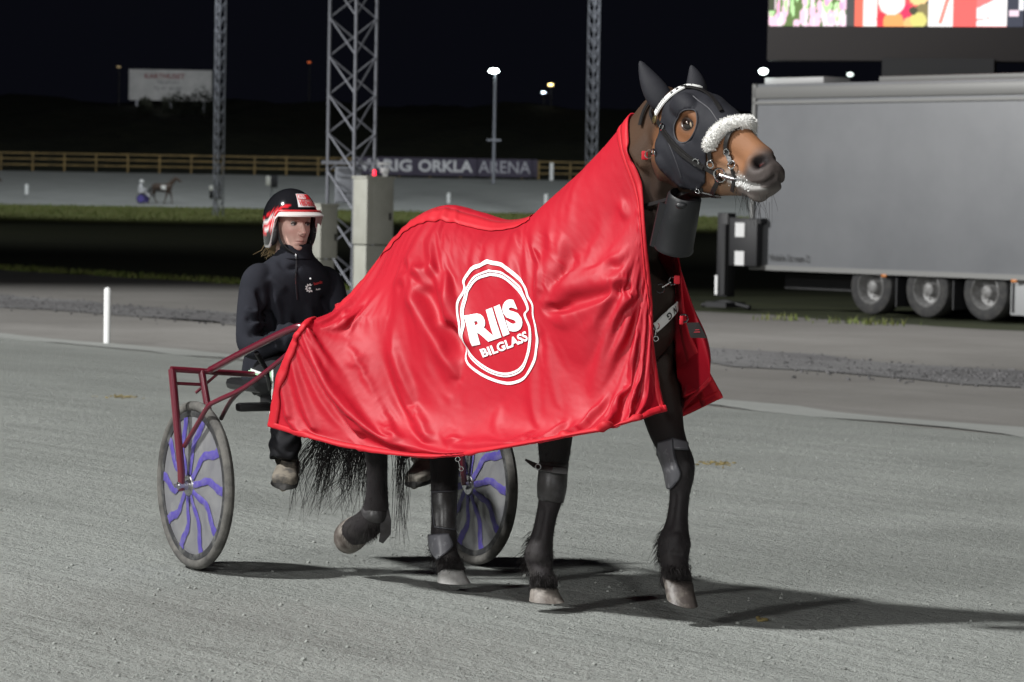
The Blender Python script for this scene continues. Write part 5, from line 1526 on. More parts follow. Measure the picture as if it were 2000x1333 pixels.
for _ in range(55):
    p = HH(-.085, random.gauss(.01, .018), -.085); mb.strand([p, p + V((-.03, .02, -.03)) + V((random.gauss(0, .008), 0, random.gauss(0, .008))), p + V((-.045 + random.gauss(0, .012), .02, -.045 + random.gauss(0, .01)))], .0022, .0008)
under(mb.build('hair', mat('blond_hair', (.36, .27, .15), .5), fix=False), DR)
# how the settled cloth lies off the smooth drape: sag in millimetres (x, y, z) on a coarse net, then creases along the normal
SAG = [
[7,7,0,9,9,0,13,12,1,15,14,1,15,13,3,13,11,1,9,10,2,13,10,2,13,7,3,11,4,-3,9,2,-1,3,1,6,0,2,4,0,4,4,0,3,2,-1,3,2,-6,8,8,-2,1,1,-8,1,7,-5,1,5,-3,0,4,0,-3,4,-1,-10,-3,-5,-11,-4,0,-1,-1,2,2,-1,1,0,-1,-1,-1,0,-2,-2,0,1,1,0,1,1,0,1,1,0,0,1,0],
[17,18,1,15,15,1,12,12,1,10,9,1,7,6,1,3,3,1,-3,1,1,-2,0,1,3,0,0,4,-1,-1,4,-1,-1,2,-2,-2,1,-1,-2,1,2,1,0,3,2,-1,2,1,-11,12,14,2,0,-3,2,0,-7,5,0,-8,2,1,-5,1,1,-9,-1,-14,-7,-8,-16,-6,-3,-2,-4,2,4,-4,-1,-1,-3,1,2,-2,-4,-2,-1,-7,-6,-1,0,0,-1,2,2,-1,0,1,-1],
[-3,-3,-1,-6,-7,0,-9,-10,-1,-12,-12,-1,-13,-12,-2,-14,-12,-2,-13,-10,-2,-12,-8,-3,-7,-7,-5,-2,-7,-2,-2,-6,-4,-1,-7,-11,1,-5,-10,2,-3,-5,1,-2,-4,0,-1,-2,-13,13,16,-6,2,-1,9,0,-19,10,0,-17,7,2,-19,3,9,-25,-3,-8,-19,-11,-17,-11,-11,-9,-6,4,10,-7,4,11,-7,-2,1,-5,2,7,-5,1,8,-5,-8,-3,-3,-3,0,-3,1,1,-1],
[-18,-19,-1,-15,-16,0,-13,-14,0,-11,-11,0,-9,-9,0,-8,-7,1,-8,-6,1,-10,-9,-1,-12,-12,-5,-4,-10,-4,-1,-8,-6,-2,-7,-10,2,-3,-9,2,-3,-7,2,-4,-5,1,-3,-4,-12,9,13,-6,3,-2,15,1,-25,12,1,-20,11,3,-28,6,14,-37,-1,11,-33,-10,-14,-17,-18,-14,-11,-1,11,-14,7,18,-10,7,18,-10,1,9,-8,0,9,-8,4,14,-7,-3,2,-5,0,2,-2],
[3,0,3,7,4,4,10,5,5,10,5,6,10,4,8,9,3,8,5,-1,7,-2,-7,5,-11,-15,-3,-6,-15,-5,3,-11,-8,1,-4,-10,3,0,-5,2,2,-2,2,0,-2,1,-2,-3,-5,4,6,1,3,-9,20,1,-29,16,2,-26,11,5,-31,8,16,-44,1,18,-40,-5,5,-31,-17,-10,-18,-18,-4,-19,7,23,-16,10,24,-13,10,23,-13,6,18,-12,-1,9,-11,5,14,-8,-1,1,-1],
[24,15,7,21,13,6,17,9,6,11,4,6,6,0,7,3,-2,6,-2,-6,6,-5,-10,5,-11,-17,-1,-11,-17,-4,1,-9,-13,3,-4,-14,2,-3,-11,3,1,-3,2,2,0,2,-1,-2,0,1,1,5,2,-8,24,1,-27,23,1,-29,15,10,-35,11,13,-43,5,22,-46,-4,19,-44,-8,6,-34,-21,-8,-26,-19,0,-25,8,28,-19,12,29,-16,11,25,-14,8,21,-14,6,18,-14,-3,1,-1],
[3,2,3,-3,-2,2,-9,-6,2,-14,-10,1,-16,-11,-1,-16,-12,-1,-16,-14,-2,-15,-15,-3,-10,-17,-3,-14,-22,-16,4,-5,-13,-3,-6,-22,-1,-6,-21,2,-4,-9,2,-2,-3,2,-3,-3,0,1,0,12,1,-11,26,1,-25,22,1,-24,20,12,-36,19,6,-36,10,24,-45,1,23,-47,-5,26,-51,-11,18,-45,-24,-6,-33,-21,-3,-29,8,30,-22,14,32,-17,11,24,-15,8,20,-15,-3,1,-1],
[-22,-13,-2,-21,-12,-1,-20,-11,-1,-18,-10,-1,-15,-7,-2,-11,-5,0,-10,-4,0,-8,-1,1,-5,5,2,1,-2,-2,-1,0,-15,-2,-3,-18,1,-3,-15,2,-4,-9,2,-4,-6,2,-4,-5,1,0,-1,15,1,-14,25,1,-24,13,2,-17,19,12,-34,23,13,-35,15,25,-39,9,30,-46,3,30,-51,-3,36,-59,-13,23,-52,-24,-7,-37,-22,-3,-31,5,26,-24,13,28,-17,8,19,-15,-3,1,-2],
[-3,-1,0,2,3,1,6,5,2,8,7,3,9,7,4,11,9,5,9,9,6,6,8,7,-1,8,2,-2,9,-3,4,6,-7,4,4,-6,3,3,-5,3,2,-3,3,-1,-3,2,-4,-5,1,0,-1,15,1,-14,22,1,-21,9,4,-16,17,11,-30,19,15,-34,15,22,-37,18,34,-46,13,36,-51,8,39,-57,-4,40,-63,-16,22,-56,-24,-10,-37,-16,1,-31,5,22,-23,8,19,-17,-2,2,-1],
[21,17,5,21,16,4,18,14,4,14,11,4,10,9,4,8,7,4,6,6,4,2,5,3,-3,7,-3,-1,7,-3,3,7,-4,4,6,-3,3,6,-2,3,5,-1,2,2,-1,2,-2,-4,1,0,-2,13,0,-12,12,1,-14,13,8,-22,16,10,-29,15,13,-31,14,20,-38,19,34,-48,22,45,-56,20,50,-59,9,44,-62,-6,39,-66,-18,18,-57,-23,-11,-35,-7,9,-29,9,22,-20,-1,5,-1],
[5,5,1,0,1,0,-5,-3,-1,-9,-5,-2,-10,-6,-3,-12,-7,-4,-12,-6,-5,-11,-3,-7,-7,0,-6,-3,2,-5,-2,2,-7,0,1,-6,1,1,-5,1,2,-4,1,0,-3,1,-3,-4,0,0,-1,11,0,-11,12,4,-16,13,7,-23,17,10,-29,18,14,-35,15,18,-40,18,30,-49,22,43,-57,27,56,-63,23,57,-63,9,47,-66,-6,37,-66,-18,10,-52,-13,-1,-33,9,22,-22,-4,3,-2],
[-17,-12,-5,-19,-13,-5,-20,-14,-5,-18,-12,-5,-16,-10,-6,-15,-9,-6,-13,-7,-6,-10,-3,-7,-6,0,-6,-3,1,-5,-4,0,-8,-3,-1,-7,-1,-2,-7,0,-1,-5,0,-2,-5,1,-4,-5,0,0,-1,8,1,-10,11,4,-18,13,6,-23,17,9,-29,18,11,-36,15,16,-42,13,23,-47,14,30,-53,21,44,-60,29,62,-66,23,58,-65,5,45,-65,-9,23,-57,-16,-3,-38,7,19,-24,-4,3,-2],
[-16,-11,-5,-12,-8,-4,-6,-4,-2,-1,0,-1,2,2,0,3,3,1,3,4,1,2,4,0,3,5,1,3,4,-1,1,3,-3,0,2,-3,0,1,-4,0,1,-3,0,-1,-4,0,-4,-5,0,0,-2,8,1,-12,9,3,-17,12,6,-23,13,8,-27,6,3,-29,6,7,-40,6,15,-45,10,24,-51,10,27,-55,14,35,-60,22,56,-68,22,57,-67,3,35,-58,-11,4,-37,4,15,-27,-3,4,-2],
[13,10,2,15,12,2,16,13,3,17,13,4,15,12,5,12,10,4,10,9,4,8,8,3,7,8,3,7,7,2,5,6,0,3,5,0,2,4,0,1,5,0,1,2,-1,0,-2,-3,0,-1,-1,7,1,-12,8,3,-17,9,5,-20,1,2,-19,-3,-3,-24,-4,-3,-37,4,10,-45,11,24,-52,17,35,-57,21,42,-60,20,45,-64,17,48,-64,16,44,-62,0,16,-44,-1,10,-31,-3,3,-2],
[15,11,2,11,8,1,6,5,0,2,2,-1,-1,-1,-2,-4,-3,-3,-5,-3,-4,-4,-3,-3,-2,-1,-3,0,0,-2,0,0,-3,-1,0,-3,-1,0,-3,1,3,0,1,3,0,-1,0,-1,0,-1,-2,7,2,-13,8,4,-17,2,2,-14,-1,1,-18,-7,-5,-26,-13,-11,-36,-7,-3,-43,4,16,-52,14,31,-58,21,42,-61,27,51,-63,21,47,-63,7,30,-55,6,25,-52,-5,5,-33,-4,3,-3],
[-13,-9,-6,-16,-12,-6,-18,-13,-6,-17,-12,-7,-15,-11,-7,-14,-11,-7,-12,-10,-7,-9,-8,-6,-7,-7,-6,-6,-6,-5,-5,-6,-5,-5,-6,-6,-4,-5,-7,-2,-1,-4,-1,0,-2,-1,-1,-3,0,-1,-2,7,3,-14,6,4,-16,4,6,-19,4,5,-21,2,6,-37,18,27,-51,8,12,-48,4,9,-50,17,31,-58,25,46,-63,27,50,-64,26,50,-64,13,35,-58,1,19,-51,-8,1,-34,-3,3,-3],
[-16,-12,-6,-13,-10,-5,-9,-7,-4,-4,-3,-3,0,0,-2,1,1,-1,2,2,-1,2,2,-1,3,4,0,2,3,-1,1,1,-2,0,0,-2,-1,0,-3,-1,0,-3,-1,0,-3,-2,-2,-4,0,-1,-1,6,3,-12,6,6,-19,3,9,-24,4,13,-33,9,13,-39,13,17,-44,25,34,-52,34,45,-58,19,28,-60,29,46,-64,33,54,-65,29,50,-65,18,39,-61,6,22,-53,-10,-1,-36,-4,4,-3],
[12,12,1,13,12,1,14,13,1,15,14,2,15,14,3,13,12,2,11,11,2,9,9,2,8,8,2,7,7,1,6,7,1,6,7,2,4,5,2,2,3,1,0,1,0,-1,0,-2,0,-1,0,7,5,-15,3,6,-19,3,11,-30,14,26,-44,14,23,-46,14,19,-48,20,28,-54,49,62,-61,44,59,-64,37,56,-67,39,57,-67,34,52,-66,24,42,-63,5,18,-48,-7,2,-39,-5,6,-1],
[18,19,2,12,13,1,8,8,0,5,5,-1,2,2,-1,0,0,-2,-2,-2,-2,-3,-3,-3,-3,-3,-3,-2,-2,-2,0,0,-2,1,1,-1,1,2,0,1,1,0,0,1,0,-1,0,-2,0,-1,0,4,5,-14,3,10,-25,5,15,-35,17,29,-49,28,41,-59,31,44,-61,31,43,-61,30,39,-60,41,56,-66,44,60,-68,43,60,-68,40,57,-68,31,47,-64,13,27,-52,-2,7,-39,-6,5,-4],
[-7,-8,-4,-10,-12,-5,-12,-15,-5,-12,-15,-6,-12,-14,-6,-11,-13,-5,-11,-12,-5,-10,-11,-6,-10,-11,-6,-9,-9,-5,-6,-6,-4,-4,-4,-5,-3,-3,-5,-3,-2,-6,-2,-1,-4,-1,-1,-3,0,-1,0,4,6,-16,4,10,-25,6,16,-36,17,29,-50,30,43,-60,37,49,-63,39,52,-64,42,56,-66,46,61,-68,49,65,-69,50,67,-70,48,65,-70,39,54,-66,20,34,-54,3,13,-38,-5,6,-5],
[-15,-19,-7,-12,-15,-5,-8,-10,-4,-5,-6,-3,-2,-3,-3,1,1,-2,1,2,-1,1,1,-1,0,0,-2,0,0,-2,2,2,-1,0,0,-1,0,0,-2,-3,-2,-5,-2,-1,-4,-2,0,-4,0,-1,0,3,6,-17,4,10,-26,5,14,-34,16,28,-50,31,43,-60,39,51,-64,41,54,-65,46,59,-67,51,65,-70,54,69,-71,58,74,-72,56,72,-72,44,60,-66,29,42,-56,8,18,-34,-7,5,-5],
[7,6,0,11,11,1,13,14,1,14,15,2,14,15,3,13,14,3,12,13,3,10,10,3,8,8,2,8,7,1,9,8,3,7,6,3,4,3,3,2,2,2,0,0,-1,-1,0,-1,0,-1,1,3,6,-16,4,10,-25,3,11,-31,14,26,-49,30,42,-60,38,50,-64,43,55,-66,48,61,-68,53,67,-70,59,74,-72,62,78,-74,62,78,-74,54,70,-71,36,50,-58,12,22,-31,-5,7,-5],
[18,18,3,16,15,2,13,12,1,9,8,1,5,5,0,1,2,-1,0,1,-2,-1,-1,-2,0,0,-2,0,0,-2,1,1,-1,2,2,0,2,1,1,1,1,0,0,0,1,-1,-1,0,0,-1,2,3,6,-16,2,8,-22,-1,8,-27,14,25,-47,28,40,-58,37,48,-63,42,54,-65,48,60,-68,54,68,-71,60,75,-73,62,78,-74,64,79,-75,60,75,-74,44,57,-62,18,26,-33,-3,7,-4],
[-4,-5,-4,-8,-8,-4,-10,-10,-5,-12,-12,-6,-13,-12,-7,-14,-13,-8,-13,-12,-7,-11,-11,-8,-9,-9,-7,-8,-8,-6,-8,-7,-6,-6,-5,-7,-4,-3,-7,-3,0,-7,-2,0,-5,-1,-1,-1,0,-1,1,3,5,-14,0,4,-16,0,6,-21,11,17,-36,24,35,-55,34,45,-61,40,52,-65,47,59,-68,51,65,-70,54,70,-72,57,74,-74,60,77,-75,59,76,-74,47,61,-65,22,33,-34,-2,8,-3],
[-19,-18,-8,-15,-14,-7,-11,-10,-6,-8,-7,-5,-5,-5,-4,-4,-4,-4,-3,-3,-3,-2,-2,-3,0,0,-2,-1,-1,-2,-3,-2,-3,-3,-2,-4,-3,-1,-5,0,2,-3,-1,1,-2,-1,-1,-2,0,-1,1,2,3,-11,-4,0,-7,-5,0,-10,11,14,-25,24,32,-49,31,41,-59,37,49,-63,46,59,-68,53,68,-71,57,74,-74,61,79,-75,64,82,-76,62,79,-75,49,63,-65,25,34,-37,-1,8,-3],
[3,2,-1,9,7,1,14,11,3,15,12,4,15,12,4,12,10,3,11,9,3,10,8,4,11,9,5,10,8,4,5,4,2,4,3,3,2,2,2,4,5,4,3,5,6,-1,-1,-2,0,-1,1,1,1,-7,-9,-4,3,-9,-4,0,8,14,-20,20,25,-38,27,36,-57,36,48,-63,45,60,-68,53,70,-72,59,78,-74,64,83,-76,66,85,-76,64,81,-75,45,61,-58,28,35,-41,-1,7,-2],
[21,15,6,20,15,5,17,13,4,14,10,3,9,7,2,4,3,0,3,2,-1,2,1,-1,4,3,0,4,3,1,1,1,-1,2,1,1,2,2,1,7,7,7,7,10,13,0,0,0,0,0,0,-1,-1,-2,-14,-12,13,-8,-8,7,4,9,-12,8,18,-27,28,35,-56,33,43,-63,44,60,-69,56,76,-73,64,86,-76,67,88,-77,66,86,-76,62,79,-73,50,61,-63,25,31,-31,-1,7,-1],
[-1,-1,-3,-6,-4,-4,-9,-6,-6,-11,-7,-6,-12,-8,-7,-14,-9,-8,-12,-8,-8,-11,-8,-8,-8,-6,-7,-8,-5,-7,-7,-4,-7,-6,-3,-6,-4,-1,-5,10,10,6,9,15,17,0,1,1,-1,0,0,-3,-2,1,-18,-16,20,-13,-9,11,-9,-2,-1,11,15,-22,31,40,-54,25,33,-62,41,55,-69,55,75,-73,65,87,-76,69,91,-77,67,87,-76,63,79,-72,44,55,-51,20,32,-24,0,7,-1],
[-22,-13,-11,-21,-12,-10,-19,-11,-9,-14,-8,-8,-9,-6,-6,-7,-4,-5,-4,-3,-4,-2,-2,-3,-3,-2,-4,-3,-2,-4,-3,-2,-4,-3,-1,-4,-3,-1,-4,12,12,4,12,27,17,-1,3,2,-1,0,1,-6,-2,4,-28,-15,19,-18,-11,11,-9,-6,2,5,9,-15,25,32,-51,21,27,-61,38,51,-68,53,71,-73,63,84,-74,65,86,-75,67,87,-75,49,72,-59,47,58,-55,27,31,-33,-1,5,-2],
[-1,-1,-3,3,1,-1,7,3,0,11,5,3,13,6,4,13,7,5,13,7,5,12,7,6,9,5,5,7,4,4,7,4,4,5,4,4,3,3,3,14,14,6,20,34,21,-1,14,14,-1,0,1,-16,0,15,-41,-22,19,-25,-17,15,0,-2,-3,-6,-1,-7,18,24,-46,20,24,-60,36,47,-67,52,69,-70,56,75,-72,62,81,-72,64,81,-71,58,73,-66,43,52,-50,20,25,-26,-1,2,-3],
[25,10,8,22,8,6,18,7,5,15,6,4,12,5,4,9,4,2,7,3,2,5,3,1,4,2,1,4,2,1,3,2,1,3,2,2,3,3,3,16,15,6,27,38,23,1,25,25,-6,6,10,-28,1,27,-45,-29,20,-32,-25,22,4,6,-9,-11,-5,-5,12,16,-43,18,20,-58,35,46,-64,46,62,-67,53,71,-69,62,83,-70,63,79,-68,51,64,-58,38,43,-44,14,14,-16,-2,-2,-2],
[8,2,1,-1,-1,-3,-7,-3,-5,-9,-4,-6,-10,-4,-7,-10,-4,-7,-11,-5,-8,-11,-5,-8,-8,-4,-7,-8,-4,-6,-9,-5,-7,-6,-4,-5,-3,-2,-3,18,15,3,32,42,22,5,35,33,-11,13,23,-37,-4,36,-46,-34,28,-30,-22,18,-7,0,0,-12,-7,-4,8,9,-41,14,15,-55,33,43,-60,43,58,-63,53,73,-65,59,80,-65,57,69,-60,35,53,-43,14,30,-21,9,9,-7,0,-2,0],
[3,1,-1,1,0,-2,0,0,-2,1,0,-2,1,0,-2,1,0,-2,0,0,-2,-1,0,-2,0,0,-1,0,0,-2,-3,-1,-3,-2,-1,-2,-1,0,-1,18,14,3,36,43,21,12,43,37,-15,17,36,-45,-13,40,-48,-39,23,-22,-18,8,-12,-4,3,-14,-8,-2,5,5,-38,13,18,-50,29,38,-55,40,52,-58,51,76,-60,53,71,-57,49,61,-50,29,48,-35,24,45,-34,19,29,-27,3,6,-2],
[3,0,-1,2,0,-1,1,0,-2,1,0,-1,1,0,-1,1,0,-1,1,0,-2,0,0,-2,0,0,-2,-1,0,-2,-2,-1,-2,-1,0,-1,-1,0,-1,17,13,2,39,44,19,16,47,38,-17,19,42,-50,-20,40,-48,-42,20,-19,-17,4,-12,-4,2,-15,-9,-2,3,2,-35,12,20,-45,27,40,-52,38,52,-54,48,73,-56,48,64,-52,46,53,-46,32,56,-42,27,37,-33,19,12,-17,2,3,0],
[1,-1,-1,1,-2,-1,1,-1,-1,1,0,-2,1,0,-2,1,0,-1,0,0,-2,0,0,-2,-1,0,-2,-2,0,-2,-2,-1,-2,-1,0,-1,0,1,0,16,12,2,39,43,17,21,51,37,-22,23,47,-53,-23,39,-44,-41,16,-19,-16,4,-10,-3,1,-13,-5,-2,-3,-1,-26,7,15,-39,22,39,-46,35,60,-49,41,61,-47,31,45,-40,34,51,-40,28,38,-31,14,18,-17,13,24,-18,2,0,1],
[1,0,-2,0,-1,-2,-1,-2,-2,0,-1,-2,0,-1,-2,0,-2,-2,0,0,-2,0,0,-2,-1,1,-2,-2,1,-2,-1,0,-2,-1,0,-1,0,1,0,16,12,2,37,41,16,22,51,34,-24,27,48,-55,-24,37,-40,-40,12,-20,-14,5,-8,-1,0,-8,1,-1,-11,-5,-11,-1,6,-32,15,32,-39,31,62,-42,24,40,-35,24,39,-33,27,42,-31,17,25,-20,12,37,-25,11,13,-9,2,0,0],
[0,-1,-2,0,-1,-2,0,-1,-2,0,0,-2,0,-1,-2,0,-1,-2,0,0,-2,0,1,-1,0,0,-1,0,0,-1,-1,0,-1,-1,0,-1,0,0,0,14,12,2,32,37,14,20,47,29,-27,25,46,-52,-22,31,-37,-37,9,-16,-9,3,-5,1,-1,-8,-2,-1,-7,-4,-5,-7,4,-22,9,29,-32,23,51,-35,16,25,-24,19,37,-27,23,28,-22,12,33,-23,12,27,-20,11,8,-9,1,2,0],
[-1,-1,-2,0,0,-2,0,0,-2,0,0,-2,0,0,-2,0,-1,-2,0,-1,-2,0,0,-1,0,-1,-1,0,-1,-1,-1,-2,-1,-1,0,-1,0,-1,0,12,10,2,26,32,12,16,43,26,-30,22,41,-50,-21,26,-35,-31,8,-12,-7,1,-2,4,-2,-3,3,-2,-4,3,-5,-12,15,-17,3,24,-24,12,34,-25,14,25,-20,18,22,-18,14,27,-19,12,23,-17,15,17,-14,-3,14,-11,0,2,0],
[-1,0,-2,0,0,-2,0,0,-2,0,0,-2,0,-1,-2,0,-1,-2,0,0,-2,0,0,-1,0,0,-1,0,0,-1,0,-1,-1,-1,0,-1,0,-1,0,10,9,2,21,28,11,13,38,22,-31,18,36,-48,-20,23,-32,-28,8,-13,-8,2,0,5,-3,0,7,-4,-2,6,-4,-8,5,-11,0,16,-15,5,16,-15,14,13,-14,13,18,-14,13,13,-12,14,12,-11,4,16,-11,-8,14,-9,0,2,0],
[-1,0,-2,0,-1,-2,7,0,-1,0,-1,-2,0,-1,-2,0,-1,-2,0,0,-1,0,0,-1,-1,0,-1,-1,0,-1,1,0,0,-1,0,0,-1,0,0,9,9,2,18,25,9,11,36,20,-31,16,34,-46,-20,21,-31,-26,7,-8,-6,0,1,6,-3,2,8,-4,0,7,-5,-5,3,-10,-4,12,-11,3,8,-11,10,10,-11,11,7,-9,13,6,-8,3,13,-9,-10,17,-10,-7,12,-7,0,2,1],
[-1,-1,-2,1,0,-1,4,1,-1,1,0,-2,0,-1,-2,0,0,-1,1,0,-1,0,0,-1,-3,-1,-1,-2,0,-1,1,0,0,0,0,0,-1,0,0,11,11,3,18,25,9,11,35,19,-30,16,31,-44,-20,19,-30,-26,7,-8,-7,0,1,5,-2,1,7,-4,0,6,-5,-2,5,-7,2,6,-7,4,2,-7,8,6,-7,10,1,-5,2,8,-6,-9,14,-8,-9,15,-8,-6,11,-6,1,1,1],
[-1,-1,-2,0,0,-1,2,1,0,0,-1,-1,0,0,-1,-1,-1,-1,1,0,-1,0,0,-1,-2,-1,-1,-1,0,-1,1,0,0,0,0,0,2,1,0,15,14,3,19,27,10,10,34,19,-24,19,30,-43,-19,18,-31,-26,6,-8,-8,0,1,4,-2,1,5,-3,0,5,-4,-1,3,-4,2,2,-4,3,3,-5,7,-2,-3,4,3,-4,-6,9,-5,-6,11,-5,-6,11,-6,-5,10,-5,1,1,1],
[-1,-1,-2,0,0,-1,1,1,0,-1,-1,-1,-1,-1,-1,-1,0,-1,-1,0,-1,-1,0,0,0,0,0,0,0,0,1,0,0,1,0,0,7,5,0,19,17,4,22,30,10,10,34,19,-22,18,28,-41,-19,18,-36,-24,2,-7,-8,0,1,3,-1,1,4,-2,-1,3,-2,-1,1,-2,1,0,-2,2,0,-2,2,0,-2,-3,3,-2,-2,4,-2,-2,4,-2,-4,7,-4,-4,8,-4,0,2,0],
[-1,-2,-1,1,1,0,1,1,1,0,0,0,0,0,0,-1,0,0,-2,0,0,-1,0,0,1,0,0,1,0,0,1,0,0,1,1,0,11,8,0,23,20,4,23,31,10,9,34,18,-20,17,26,-40,-18,17,-43,-23,5,-7,-9,-1,1,2,-1,0,2,-1,-1,2,-1,-1,1,-1,0,1,-1,0,0,-1,-1,1,-1,-2,2,-1,0,0,0,0,0,0,-2,2,-2,-3,3,-2,-1,1,-1]]
